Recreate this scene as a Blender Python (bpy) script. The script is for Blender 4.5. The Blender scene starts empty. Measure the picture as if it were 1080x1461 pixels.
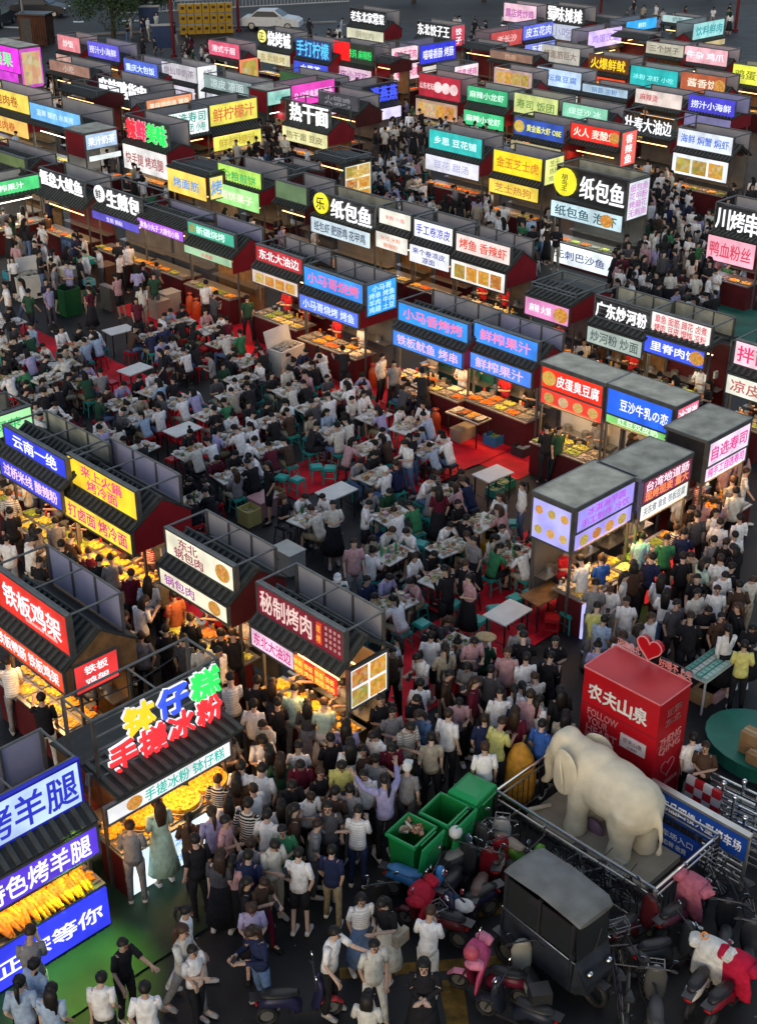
import bpy, math, random
import numpy as np
from mathutils import Vector, Matrix, Euler, noise
from math import sin, cos, pi, radians, atan, atan2, hypot, degrees
rnd = random.Random(7)
S = bpy.context.scene
C = S.collection
# ------------------------------------------------------------------ camera, world, sun, exposure
FPX, CX, CY, H = 1883.0, 540.0, 730.5, 15.0
TH = atan(1015.5 / FPX)                      # camera pitch below the horizon
cam_d = bpy.data.cameras.new('camera'); cam = bpy.data.objects.new('camera', cam_d); C.objects.link(cam)
cam_d.sensor_fit = 'VERTICAL'; cam_d.sensor_height = 24.0; cam_d.lens = 24.0 * FPX / 1461.0
cam_d.clip_end = 3000; cam_d.clip_start = .1
cam.location = (0, 0, H); cam.rotation_euler = (pi / 2 - TH, 0, 0); S.camera = cam
S.view_settings.view_transform = 'Standard'; S.view_settings.look = 'None'
S.view_settings.exposure = 0.0; S.view_settings.gamma = 1.0; S.view_settings.use_curve_mapping = False
W = bpy.data.worlds.new('World'); S.world = W; W.use_nodes = True
wn = W.node_tree.nodes; wl = W.node_tree.links
sky = wn.new('ShaderNodeTexSky'); sky.sky_type = 'NISHITA'; sky.sun_disc = False
sky.sun_elevation = radians(20.0); sky.sun_rotation = radians(200); sky.air_density = 1.0; sky.dust_density = 1.5; sky.ozone_density = 1.0
wn['Background'].inputs[1].default_value = 0.15
wl.new(sky.outputs[0], wn['Background'].inputs[0])
sun_d = bpy.data.lights.new('sun', 'SUN'); sun_d.energy = 0.7; sun_d.angle = radians(60); sun_d.color = (1, .97, .92)
sun = bpy.data.objects.new('sun', sun_d); C.objects.link(sun); sun.rotation_euler = (radians(35), 0, radians(160))
S.cycles.max_bounces = 5; S.cycles.diffuse_bounces = 2; S.cycles.glossy_bounces = 2; S.cycles.transmission_bounces = 3
S.cycles.transparent_max_bounces = 6
S.cycles.sample_clamp_indirect = 2.0; S.cycles.use_denoising = True; S.cycles.caustics_reflective = False; S.cycles.caustics_refractive = False

def P(px, py, z=0.0):
    """photo pixel -> point of the place at height z"""
    u = (px - CX) / FPX; v = (CY - py) / FPX
    Y = cos(TH) + v * sin(TH); Z = -sin(TH) + v * cos(TH); t = (z - H) / Z
    return Vector((u * t, Y * t, z))
def proj(p):
    d = p[1] * cos(TH) + (H - p[2]) * sin(TH)
    return CX + FPX * p[0] / d, CY - FPX * (p[1] * sin(TH) - (H - p[2]) * cos(TH)) / d
def V3(*a): return Vector(a)
ANG = {'A': radians(-45.5), 'B': radians(44.5)}
# ------------------------------------------------------------------ materials
MATS = {}
def nodes(name):
    m = bpy.data.materials.new(name); m.use_nodes = True
    return m, m.node_tree.nodes, m.node_tree.links, m.node_tree.nodes['Principled BSDF']
def mat(name, col, rough=.6, metal=0., var=.15, scale=8., bump=0.0, spec=.3):
    if name in MATS: return MATS[name]
    m, n, l, b = nodes(name)
    tc = n.new('ShaderNodeTexCoord'); nz = n.new('ShaderNodeTexNoise'); nz.inputs['Scale'].default_value = scale; nz.inputs['Detail'].default_value = 5
    geo = n.new('ShaderNodeNewGeometry'); l.new(geo.outputs['Position'], nz.inputs['Vector'])
    r = n.new('ShaderNodeMapRange'); r.inputs[1].default_value = .3; r.inputs[2].default_value = .7
    r.inputs[3].default_value = 1 - var; r.inputs[4].default_value = 1 + var; l.new(nz.outputs[0], r.inputs[0])
    mx = n.new('ShaderNodeVectorMath'); mx.operation = 'SCALE'; mx.inputs[0].default_value = col; l.new(r.outputs[0], mx.inputs['Scale'])
    l.new(mx.outputs[0], b.inputs['Base Color'])
    b.inputs['Roughness'].default_value = rough; b.inputs['Metallic'].default_value = metal; b.inputs['Specular IOR Level'].default_value = spec
    if bump:
        bp = n.new('ShaderNodeBump'); bp.inputs['Strength'].default_value = bump; bp.inputs['Distance'].default_value = .02
        l.new(nz.outputs[0], bp.inputs['Height']); l.new(bp.outputs[0], b.inputs['Normal'])
    MATS[name] = m; return m
def objcol(name, rough=.7, metal=0, var=.2, scale=14., emit=0., spec=.3, attr=False, bump=0, stripe=False):
    """material whose colour is the object's own colour (obj.color)"""
    if name in MATS: return MATS[name]
    m, n, l, b = nodes(name)
    if attr:
        oi = n.new('ShaderNodeAttribute'); oi.attribute_name = 'tint'; src = oi.outputs['Color']
    else:
        oi = n.new('ShaderNodeObjectInfo'); src = oi.outputs['Color']
    geo = n.new('ShaderNodeNewGeometry'); nz = n.new('ShaderNodeTexNoise'); nz.inputs['Scale'].default_value = scale; nz.inputs['Detail'].default_value = 4
    l.new(geo.outputs['Position'], nz.inputs['Vector'])
    r = n.new('ShaderNodeMapRange'); r.inputs[1].default_value = .3; r.inputs[2].default_value = .7
    r.inputs[3].default_value = 1 - var; r.inputs[4].default_value = 1 + var; l.new(nz.outputs[0], r.inputs[0])
    if stripe:
        tc = n.new('ShaderNodeTexCoord'); wv = n.new('ShaderNodeTexWave'); wv.bands_direction = 'Z'; wv.inputs['Scale'].default_value = 6.5; l.new(tc.outputs['Object'], wv.inputs['Vector'])
        st = n.new('ShaderNodeMath'); st.operation = 'GREATER_THAN'; st.inputs[1].default_value = .55; l.new(wv.outputs['Fac'], st.inputs[0])
        ms = n.new('ShaderNodeMix'); ms.data_type = 'RGBA'; l.new(st.outputs[0], ms.inputs[0]); l.new(src, ms.inputs[6]); ms.inputs[7].default_value = (.6, .6, .58, 1); src = ms.outputs[2]
    if bump:
        bp = n.new('ShaderNodeBump'); bp.inputs['Strength'].default_value = bump; bp.inputs['Distance'].default_value = .03; l.new(nz.outputs[0], bp.inputs['Height']); l.new(bp.outputs[0], b.inputs['Normal'])
    mx = n.new('ShaderNodeVectorMath'); mx.operation = 'SCALE'; l.new(src, mx.inputs[0]); l.new(r.outputs[0], mx.inputs['Scale'])
    if emit:
        b.inputs['Base Color'].default_value = (.02, .02, .02, 1); b.inputs['Specular IOR Level'].default_value = .2
        l.new(mx.outputs[0], b.inputs['Emission Color']); b.inputs['Emission Strength'].default_value = emit
    else:
        l.new(mx.outputs[0], b.inputs['Base Color'])
    b.inputs['Roughness'].default_value = rough; b.inputs['Metallic'].default_value = metal
    if not emit: b.inputs['Specular IOR Level'].default_value = spec
    MATS[name] = m; return m
LIT = objcol('lit_board', var=.26, scale=1.7, emit=1.3, rough=.4)
LITT = objcol('lit_lettering', var=.04, scale=3, emit=1.3, rough=.5)
try: LITT.cycles.emission_sampling = 'NONE'
except Exception: pass
TUBE = objcol('lamp_glow', var=0.0, emit=5.0)
try: TUBE.cycles.emission_sampling = 'NONE'
except Exception: pass
PAINT = objcol('paint', rough=.45, var=.12, scale=3)
CLOTH = objcol('cloth', rough=.85, var=.2, scale=11, bump=.9, spec=.1)
CLOTHS = objcol('striped_cloth', rough=.85, var=.15, scale=11, bump=.6, stripe=True, spec=.1)
SKIN = objcol('skin', rough=.6, var=.08)
HAIR = objcol('hair', rough=.5, var=.3, scale=60)
PLAS = objcol('plastic', rough=.35, var=.08, scale=5)
FOOD = objcol('food', rough=.45, var=.5, scale=22)
TILE = mat('roof_tile', (.055, .06, .056), .6, 0, .25, 6)
TILE2 = mat('roof_tile_sheet', (.04, .044, .042), .7, 0, .2, 5)
STEEL = mat('frame_steel', (.16, .165, .16), .45, .6, .2, 5)
CHROME = mat('chrome', (.7, .71, .7), .18, 1., .05, 5)
STAIN = mat('stainless', (.42, .42, .4), .35, .8, .12, 4)
REARP = mat('rear_panel', (.36, .35, .38), .6, 0, .1, 2)
REARL = mat('rear_panel_lilac', (.34, .34, .50), .6, 0, .08, 2)
FLATR = mat('flat_roof', (.46, .44, .35), .75, 0, .35, 2.4, .3)
FLATG = mat('flat_roof_green', (.36, .36, .29), .75, 0, .36, 2.4, .3)
REDP = mat('red_panel', (.24, .012, .02), .5, 0, .15, 2)
REDD = mat('dark_red_panel', (.09, .012, .015), .5, 0, .2, 2)
WOOD = mat('wood', (.22, .12, .05), .6, 0, .3, 6)
WHITE = mat('white_laminate', (.62, .62, .58), .4, 0, .1, 3)
BLACK = mat('black_rubber', (.02, .02, .022), .6, 0, .2, 8)
DARK = mat('dark_metal', (.05, .05, .055), .4, .5, .2, 5)
STATUE = mat('cream_fibreglass', (.73, .655, .48), .62, 0, .14, 3.5, .35)
CARD = mat('cardboard', (.36, .22, .1), .8, 0, .15, 4)
# a photographed dish printed on a panel: coloured blobs
def food_print():
    m, n, l, b = nodes('food_picture')
    tc = n.new('ShaderNodeTexCoord'); v = n.new('ShaderNodeTexVoronoi'); v.inputs['Scale'].default_value = 4.5; oi = n.new('ShaderNodeObjectInfo'); ad = n.new('ShaderNodeVectorMath'); ad.operation = 'ADD'; sc_ = n.new('ShaderNodeMath'); sc_.operation = 'MULTIPLY'; sc_.inputs[1].default_value = 37; l.new(oi.outputs['Random'], sc_.inputs[0]); l.new(tc.outputs['Object'], ad.inputs[0]); l.new(sc_.outputs[0], ad.inputs[1]); l.new(ad.outputs[0], v.inputs['Vector']); v.inputs['Randomness'].default_value = 1
    cr = n.new('ShaderNodeValToRGB'); e = cr.color_ramp.elements
    e[0].color = (.75, .10, .02, 1); e[1].color = (.8, .72, .5, 1)
    for p, c in ((.25, (.85, .35, .03, 1)), (.45, (.9, .62, .12, 1)), (.6, (.25, .3, .04, 1)), (.75, (.8, .2, .04, 1))):
        x = e.new(p); x.color = c
    sp = n.new('ShaderNodeSeparateColor'); l.new(v.outputs['Color'], sp.inputs[0]); l.new(sp.outputs[0], cr.inputs[0])
    mx = n.new('ShaderNodeMix'); mx.data_type = 'RGBA'; mx.inputs[0].default_value = .45
    l.new(cr.outputs[0], mx.inputs[6]); l.new(oi.outputs['Color'], mx.inputs[7])
    b.inputs['Base Color'].default_value = (.02, .02, .02, 1)
    l.new(mx.outputs[2], b.inputs['Emission Color']); b.inputs['Emission Strength'].default_value = .85
    return m
PIC = food_print()
# ------------------------------------------------------------------ mesh library
LIB = {}
def raw(name, verts, faces, smooth=False, mats=1, fmat=None):
    me = bpy.data.meshes.new(name); me.from_pydata([tuple(v) for v in verts], [], faces)
    for i in range(mats): me.materials.append(None)
    if smooth: me.shade_smooth()
    if fmat: me.polygons.foreach_set('material_index', fmat)
    me.update(); return me
def lib(key, fn):
    if key not in LIB: LIB[key] = fn()
    return LIB[key]
def cube_mesh(b=0.0):
    v = [(x, y, z) for x in (-.5, .5) for y in (-.5, .5) for z in (-.5, .5)]
    f = [(0, 1, 3, 2), (4, 6, 7, 5), (0, 4, 5, 1), (2, 3, 7, 6), (0, 2, 6, 4), (1, 5, 7, 3)]
    return raw('box', v, f)
def cyl_mesh(n=10, r2=1.0, cap=True):
    v, f = [], []
    for i in range(n):
        a = 2 * pi * i / n
        v += [(cos(a), sin(a), -.5), (cos(a) * r2, sin(a) * r2, .5)]
    for i in range(n):
        j = (i + 1) % n; f.append((2 * i, 2 * j, 2 * j + 1, 2 * i + 1))
    if cap: f.append(tuple(2 * i for i in range(n))[::-1]); f.append(tuple(2 * i + 1 for i in range(n)))
    return raw('cylinder_shape', v, f)
def sphere_mesh(n=10, m=7):
    v = [(0, 0, -1)]; f = []
    for j in range(1, m):
        t = pi * j / m
        for i in range(n):
            a = 2 * pi * i / n; v.append((sin(t) * cos(a), sin(t) * sin(a), -cos(t)))
    v.append((0, 0, 1)); top = len(v) - 1
    for i in range(n):
        k = (i + 1) % n; f.append((0, 1 + k, 1 + i)); f.append((top, 1 + (m - 2) * n + i, 1 + (m - 2) * n + k))
        for j in range(m - 2):
            a = 1 + j * n; f.append((a + i, a + k, a + n + k, a + n + i))
    return raw('ball_shape', v, f, True)
def torus_mesh(R=1, r=.1, n=20, m=6):
    v, f = [], []
    for i in range(n):
        a = 2 * pi * i / n
        for j in range(m):
            t = 2 * pi * j / m; v.append(((R + r * cos(t)) * cos(a), (R + r * cos(t)) * sin(a), r * sin(t)))
    for i in range(n):
        for j in range(m):
            f.append((i * m + j, ((i + 1) % n) * m + j, ((i + 1) % n) * m + (j + 1) % m, i * m + (j + 1) % m))
    return raw('ring_shape', v, f, True)
CUBE = lambda: lib('cube', cube_mesh)
CYL = lambda n=10: lib(('cyl', n), lambda: cyl_mesh(n))
BALL = lambda: lib('ball', sphere_mesh)
RING = lambda r=.1: lib(('ring', r), lambda: torus_mesh(1, r))
def put(name, me, parent=None, m=None, loc=(0, 0, 0), rot=(0, 0, 0), sc=(1, 1, 1), col=None):
    o = bpy.data.objects.new(name, me); C.objects.link(o)
    if parent is not None: o.parent = parent
    o.location = loc
    if isinstance(rot, (Matrix,)): o.rotation_euler = rot.to_euler()
    elif hasattr(rot, 'to_euler'): o.rotation_euler = rot.to_euler()
    else: o.rotation_euler = rot
    o.scale = sc
    if m is not None:
        if not isinstance(m, (list, tuple)): m = [m]
        for i, mm in enumerate(m):
            if i < len(o.material_slots):
                o.material_slots[i].link = 'OBJECT'; o.material_slots[i].material = mm
    if col is not None: o.color = (col[0], col[1], col[2], 1)
    return o
def box(name, parent, m, c, s, rot=(0, 0, 0), col=None): return put(name, CUBE(), parent, m, c, rot, s, col)
def cyl(name, parent, m, c, r, h, rot=(0, 0, 0), col=None, n=10): return put(name, CYL(n), parent, m, c, rot, (r, r, h), col)
def bar(name, parent, m, p, q, r, col=None, n=6):
    p = Vector(p); q = Vector(q); d = q - p
    return put(name, CYL(n), parent, m, (p + q) / 2, d.to_track_quat('Z', 'Y'), (r, r, d.length), col)
def empty(name, loc, rz=0):
    o = bpy.data.objects.new(name, None); C.objects.link(o); o.location = loc; o.rotation_euler = (0, 0, rz); o.empty_display_size = .1; return o
def tag(o, label=None, cat=None, group=None, kind=None):
    if label: o['label'] = label
    if cat: o['category'] = cat
    if group: o['group'] = group
    if kind: o['kind'] = kind
    return o
def join(name, pieces, nm=1):
    """pieces: list of (verts Nx3, faces list, material index) -> one mesh"""
    V, Fc, M, off = [], [], [], 0
    for v, f, mi in pieces:
        V.extend(v); Fc.extend([tuple(i + off for i in q) for q in f]); M.extend([mi] * len(f)); off += len(v)
    return raw(name, V, Fc, False, nm, M)
def boxp(c, s, mi=0, R=None):
    v = []
    for x in (-.5, .5):
        for y in (-.5, .5):
            for z in (-.5, .5):
                p = Vector((x * s[0], y * s[1], z * s[2]))
                if R is not None: p = R @ p
                v.append((p.x + c[0], p.y + c[1], p.z + c[2]))
    return v, [(0, 1, 3, 2), (4, 6, 7, 5), (0, 4, 5, 1), (2, 3, 7, 6), (0, 2, 6, 4), (1, 5, 7, 3)], mi
def loft(rings, n=10, cap=True, mi=0):
    """rings: (centre, rx, ry, xaxis, tangent)"""
    v, f = [], []
    for c, rx, ry, xa, t in rings:
        c = Vector(c); t = Vector(t).normalized(); xa = Vector(xa); xa = (xa - t * xa.dot(t)).normalized(); ya = t.cross(xa)
        for i in range(n):
            a = 2 * pi * i / n; p = c + xa * (rx * cos(a)) + ya * (ry * sin(a)); v.append(tuple(p))
    for k in range(len(rings) - 1):
        for i in range(n):
            j = (i + 1) % n; f.append((k * n + i, k * n + j, (k + 1) * n + j, (k + 1) * n + i))
    if cap:
        f.append(tuple(range(n))[::-1]); f.append(tuple((len(rings) - 1) * n + i for i in range(n)))
    return v, f, mi
def path_loft(pts, radii, xa, n=8, flat=1.0, mi=0):
    pts = [Vector(p) for p in pts]; rings = []
    for i, p in enumerate(pts):
        a = pts[max(i - 1, 0)]; b = pts[min(i + 1, len(pts) - 1)]
        r = radii[i]; rx, ry = r if isinstance(r, tuple) else (r, r * flat)
        rings.append((p, rx, ry, xa, b - a))
    return loft(rings, n, True, mi)
TS = bpy.data.scenes.new('workbench')          # small side scene: shapes are evaluated here, then it is removed
def bake(o):
    TS.collection.objects.link(o); vl = TS.view_layers[0]; vl.update(); dg = vl.depsgraph
    me = bpy.data.meshes.new_from_object(o.evaluated_get(dg)); bpy.data.objects.remove(o); return me
# ------------------------------------------------------------------ lettering
def text_mesh(s, bold=.018, ext=.02, align='CENTER'):
    def mk():
        c = bpy.data.curves.new('lettering', 'FONT'); c.body = s.replace('|', '\n'); c.extrude = ext; c.offset = 0; c.bevel_depth = bold * .75; c.bevel_resolution = 0; c.resolution_u = 2
        c.align_x = align; c.space_line = .95
        o = bpy.data.objects.new('tmp', c)
        me = bake(o); bpy.data.curves.remove(c)
        n = len(me.vertices)
        if n == 0: return me, 1, 1
        a = np.empty(n * 3); me.vertices.foreach_get('co', a); a = a.reshape(-1, 3)
        lo = a.min(0); hi = a.max(0); ce = (lo + hi) / 2; ce[2] = 0
        a -= ce; b = np.stack([a[:, 0], -a[:, 2], a[:, 1]], 1)       # stand it up, facing -y
        me.vertices.foreach_set('co', b.ravel()); me.materials.clear(); me.materials.append(None); me.update()
        me.name = 'lettering'
        return me, float(hi[0] - lo[0]), float(hi[1] - lo[1])
    return lib(('txt', s, bold, ext, align), mk)
def write(name, parent, s, c, w, h, col, rz=0, m=None, stretch=1.35, depth=1.0, bold=.018, ext=.02):
    me, tw, th = text_mesh(s, bold, ext)
    k = min(w / tw, h / th); kx = min(w / tw, k * stretch); ky = min(h / th, k * stretch)
    return put(name, me, parent, m or LITT, c, (0, 0, rz), (kx, depth * k, ky), col)
# ------------------------------------------------------------------ ground, road, carpets
def ground_mat():
    m, n, l, b = nodes('asphalt')
    geo = n.new('ShaderNodeNewGeometry')
    a = n.new('ShaderNodeTexNoise'); a.inputs['Scale'].default_value = .7; a.inputs['Detail'].default_value = 6; l.new(geo.outputs[0], a.inputs['Vector'])
    c = n.new('ShaderNodeTexNoise'); c.inputs['Scale'].default_value = 60; c.inputs['Detail'].default_value = 3; l.new(geo.outputs[0], c.inputs['Vector'])
    cr = n.new('ShaderNodeValToRGB'); e = cr.color_ramp.elements; e[0].position = .35; e[1].position = .7
    e[0].color = (.009, .0095, .011, 1); e[1].color = (.034, .034, .037, 1); l.new(a.outputs[0], cr.inputs[0])
    mx = n.new('ShaderNodeMix'); mx.data_type = 'RGBA'; mx.blend_type = 'OVERLAY'; mx.inputs[0].default_value = .5
    l.new(cr.outputs[0], mx.inputs[6]); l.new(c.outputs[0], mx.inputs[7]); l.new(mx.outputs[2], b.inputs['Base Color'])
    rr = n.new('ShaderNodeMapRange'); rr.inputs[3].default_value = .38; rr.inputs[4].default_value = .8; l.new(a.outputs[0], rr.inputs[0]); l.new(rr.outputs[0], b.inputs['Roughness'])
    bp = n.new('ShaderNodeBump'); bp.inputs['Strength'].default_value = .3; bp.inputs['Distance'].default_value = .01; l.new(c.outputs[0], bp.inputs['Height']); l.new(bp.outputs[0], b.inputs['Normal']); b.inputs['Specular IOR Level'].default_value = .25
    return m
tag(put('ground', raw('ground', [(-400, -60, 0), (400, -60, 0), (400, 900, 0), (-400, 900, 0)], [(0, 1, 2, 3)]), None, ground_mat()), kind='structure')
RED = mat('red_carpet', (.62, .006, .022), .75, 0, .45, 1.1, .2); GREEN = mat('green_light_tint', (.016, .045, .023), .55, 0, .75, .9)  # green floor colour carries the tint of the projected green light
TEALF = mat('teal_floor', (.02, .14, .10), .6, 0, .25, 1.5)
YEL = mat('worn_yellow_paint', (.13, .075, .012), .8, 0, .6, 5)
def quad(name, pts, m, z):
    v = [P(*p, z) for p in pts]; return tag(put(name, raw(name, v, [tuple(range(len(v)))[::-1]]), None, m), kind='structure')
quad('yellow_line', [(470, 1382), (725, 1362), (728, 1378), (470, 1398)], YEL, .004)
quad('yellow_line', [(628, 1300), (760, 1282), (766, 1296), (634, 1316)], YEL, .004)
quad('yellow_line', [(625, 1400), (660, 1395), (670, 1470), (640, 1475)], YEL, .004)
LAY = [0]
def mat_strip(name, p0, p1, width, m, step=.25):
    """a length of carpet or matting laid between two points of the ground, slightly wrinkled"""
    a_, b_ = P(*p0), P(*p1); d = b_ - a_; ang = atan2(d.y, d.x); g = min((ANG['A'], ANG['B'], ANG['A'] + pi, ANG['B'] + pi, ANG['B'] - pi), key=lambda q: abs(q - ang))
    L = d.length; nx, ny = int(L / step), max(4, int(width / step)); v, f = [], []; LAY[0] += 1; z0 = .004 + .0035 * LAY[0]
    ux, uy = V3(cos(g), sin(g), 0), V3(-sin(g), cos(g), 0)
    for i in range(nx + 1):
        for j in range(ny + 1):
            ed = .06 * noise.noise(V3(i * .35, j * .35, LAY[0] * 7)) if i in (0, nx) or j in (0, ny) else 0
            q = a_ + ux * (L * i / nx + ed) + uy * (width * (j / ny - .5) + ed); v.append((q.x, q.y, z0 + .012 * abs(noise.noise(V3(q.x * 1.3, q.y * 1.3, LAY[0]))) + .008 * abs(noise.noise(V3(q.x * 3, q.y * 3, 1)))))
    for i in range(nx):
        for j in range(ny): k = i * (ny + 1) + j; f.append((k, k + ny + 1, k + ny + 2, k + 1))
    return tag(put(name, raw(name, v, f, True), None, m), kind='structure')
mat_strip('red_carpet', (215, 425), (800, 655), 3.2, RED); mat_strip('red_carpet', (60, 500), (330, 650), 2.2, RED); mat_strip('red_carpet', (0, 470), (150, 540), 1.6, RED)
mat_strip('red_carpet', (395, 700), (545, 560), 1.5, RED); mat_strip('red_carpet', (520, 1005), (815, 850), 2.0, RED); mat_strip('red_carpet', (610, 870), (790, 775), 1.4, RED)
mat_strip('red_carpet', (0, 690), (330, 870), 1.5, RED); mat_strip('red_carpet', (560, 690), (760, 610), 1.6, RED)
mat_strip('green_light_strip', (-60, 1420), (420, 1170), 3.0, GREEN); mat_strip('green_light_strip', (870, 880), (985, 800), 1.6, GREEN)  # strips of ground coloured green to stand for the green light on it
mat_strip('teal_mat', (720, 330), (850, 380), 2.2, TEALF); mat_strip('teal_mat', (970, 440), (1100, 520), 3.0, TEALF);
ROADM = mat('road_asphalt', (.034, .034, .037), .7, 0, .15, .5); KERB = mat('kerb_stone', (.25, .25, .24), .8, 0, .2, 3)
rz = radians(-6)
ra, rb = P(0, 40), P(470, 18)
quad('road', [(-900, 52), (0, 58), (250, 48), (480, 30), (1080, 6), (1080, -70), (0, -70), (-900, -70)], ROADM, .004)
for i, (x0, y0, x1, y1) in enumerate([(-60, 36, 45, 40), (105, 31, 120, 31), (175, 30, 210, 29)]):
    quad('road_marking', [(x0, y0 - 1), (x1, y1 - 1), (x1, y1 + 1), (x0, y0 + 1)], WHITE, .008)
kb = tag(put('kerb', None), kind='structure')
p, q = P(-60, 60), P(480, 32); d = q - p
tag(box('kerb_stones', kb, KERB, (p + q) / 2 + Vector((0, 0, .06)), (d.length, .3, .12), (0, 0, atan2(d.y, d.x))))

# the green pool of light thrown on the paving by a projector on the ice jelly stall
def projector(px, py, z, tx, ty, col, e, size, label):
    p = P(px, py, z); q = P(tx, ty, 0); t = empty('floor_projector', p); tag(t, label, 'projector')
    d = (q - p); rq = d.to_track_quat('-Z', 'Y')
    put('housing', CYL(12), t, DARK, (0, 0, 0), rq, (.05, .05, .16)); 
    ld = bpy.data.lights.new('projector_beam', 'SPOT'); ld.energy = e; ld.color = col; ld.spot_size = radians(size); ld.spot_blend = .9; ld.shadow_soft_size = .03
    lo = bpy.data.objects.new('projector_beam', ld); C.objects.link(lo); lo.parent = t; lo.rotation_euler = rq.to_euler(); lo.location = d.normalized() * .12
    bar('bracket', t, STEEL, (0, 0, 0), (-.05, .05, -.5), .015)
projector(128, 1112, 3.0, 122, 1400, (.42, 1, .05), 750, 50, 'small dark floor projector on the blue roast lamb stall corner post')
projector(310, 1060, 2.1, 255, 1310, (.05, 1, .35), 260, 70, 'small dark floor projector at the right end of the ice jelly stall')
projector(905, 735, 2.2, 905, 850, (.35, 1, .12), 60, 60, 'small dark floor projector under the lilac snack stall roof')
# litter trodden into the paving
def litter():
    r = random.Random(11); pc = []
    for i in range(420):
        q = P(r.uniform(0, 1080), r.uniform(420, 1455), .012); s = r.uniform(.008, .05) * r.uniform(.5, 1); pc.append(boxp(q, (s, s * r.uniform(.4, 1), .004), 0, Matrix.Rotation(r.uniform(0, 3), 3, 'Z')))
    return join('litter', pc)
tag(put('litter', litter(), None, mat('pale_litter', (.17, .16, .14), .8, 0, .6, 30)), 'scraps of paper and food trodden into the paving', 'litter', kind='stuff')
# ------------------------------------------------------------------ market stalls
cW, cK, cY, cR, cB, cL, cT, cG, cP, cM, cN = (.80, .80, .84), (.015, .015, .02), (.95, .62, .04), (.80, .035, .03), (.035, .06, .85), (.10, .36, .92), (.04, .55, .52), (.07, .62, .20), (.92, .45, .62), (.85, .06, .6), (.03, .04, .25)
cV, cO, cS, cLY, cDG, cDR, cGY = (.46, .40, .95), (1.0, .35, .03), (.45, .75, .95), (.85, .8, .35), (.02, .28, .15), (.35, .02, .03), (.35, .35, .36)
GREYW = mat('grey_wall_panel', (.13, .13, .135), .6, 0, .2, 2)
STALLS = []        # (nick, centre) used to say where things stand
CHUNKS = {}
def heap(kind):
    def mk():
        r = random.Random(kind); pcs = []
        for i in range(34 if kind < 2 else 26):
            R = Euler((r.uniform(-.4, .4), r.uniform(-.4, .4), r.uniform(-.5, .5) if kind == 0 else r.uniform(0, 3))).to_matrix()
            s = [(.07, .42, .07), (.16, .2, .14), (.3, .12, .06)][kind % 3]
            x = r.uniform(-.42, .42); y = r.uniform(-.3, .3) if kind == 0 else r.uniform(-.42, .42)
            k = r.uniform(.8, 1.3)
            pcs.append(boxp((x, y, .12 + r.uniform(0, .3) * (1 - 2 * abs(x) * .8)), [q * k for q in s], 0, R))
        return join('food_heap', pcs)
    return lib(('heap', kind), mk)
FOODC = [(.85, .32, .03), (.9, .5, .08), (.75, .16, .02), (.85, .65, .2), (.45, .5, .1), (.5, .14, .03), (.8, .7, .5), (.25, .35, .06), (.92, .42, .04)]
def board(t, name, c, s, bg, fg, text, rz=0, casing=None, tsize=.72, pics=0, near=True, border=None, twidth=.88, tshift=0, m=None, strength=1.0):
    """a lit sign board facing local -y (rz turns it); its lettering stands 1 cm proud"""
    g = strength
    e = box(name, t, m or LIT, c, s, (0, 0, rz), [x * g for x in bg])
    R = Matrix.Rotation(rz, 3, 'Z'); f = lambda x, y, z: Vector(c) + R @ Vector((x, y, z))
    if near and casing is not None:
        for nm, cc, ss in (('top', (0, .0, s[2] / 2 + .02), (s[0] + .08, s[1] + .03, .04)), ('bottom', (0, 0, -s[2] / 2 - .02), (s[0] + .08, s[1] + .03, .04)),
                           ('l', (-s[0] / 2 - .02, 0, 0), (.04, s[1] + .03, s[2])), ('r', (s[0] / 2 + .02, 0, 0), (.04, s[1] + .03, s[2]))):
            box('sign_frame', t, STEEL if border is None else PAINT, f(*cc), ss, (0, 0, rz), border or (1, 1, 1))
    if near:
        back = box('sign_back', t, DARK, f(0, s[1] / 2 + .016, 0), (s[0] * .995, .03, s[2] * .99), (0, 0, rz))
    if text:
        lines = text.split('|'); n = len(lines); tw = s[0] * twidth; th = s[2] * tsize / n
        for i, ln in enumerate(lines):
            cc = fg[i % len(fg)] if isinstance(fg, list) else fg
            write('lettering', t, ln, f(tshift * s[0], -s[1] / 2 - .012, s[2] * ((n - 1) / 2 - i) * .9 / n), tw, th, [x * g for x in cc], rz, depth=.3)
    if pics:
        pw = s[0] * .9 / pics
        for i in range(pics):
            box('food_picture', t, PIC, f((i - (pics - 1) / 2) * pw, -s[1] / 2 - .006, -.02), (pw * .86, .012, s[2] * .72), (0, 0, rz), rnd.choice(FOODC))
    return e
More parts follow.
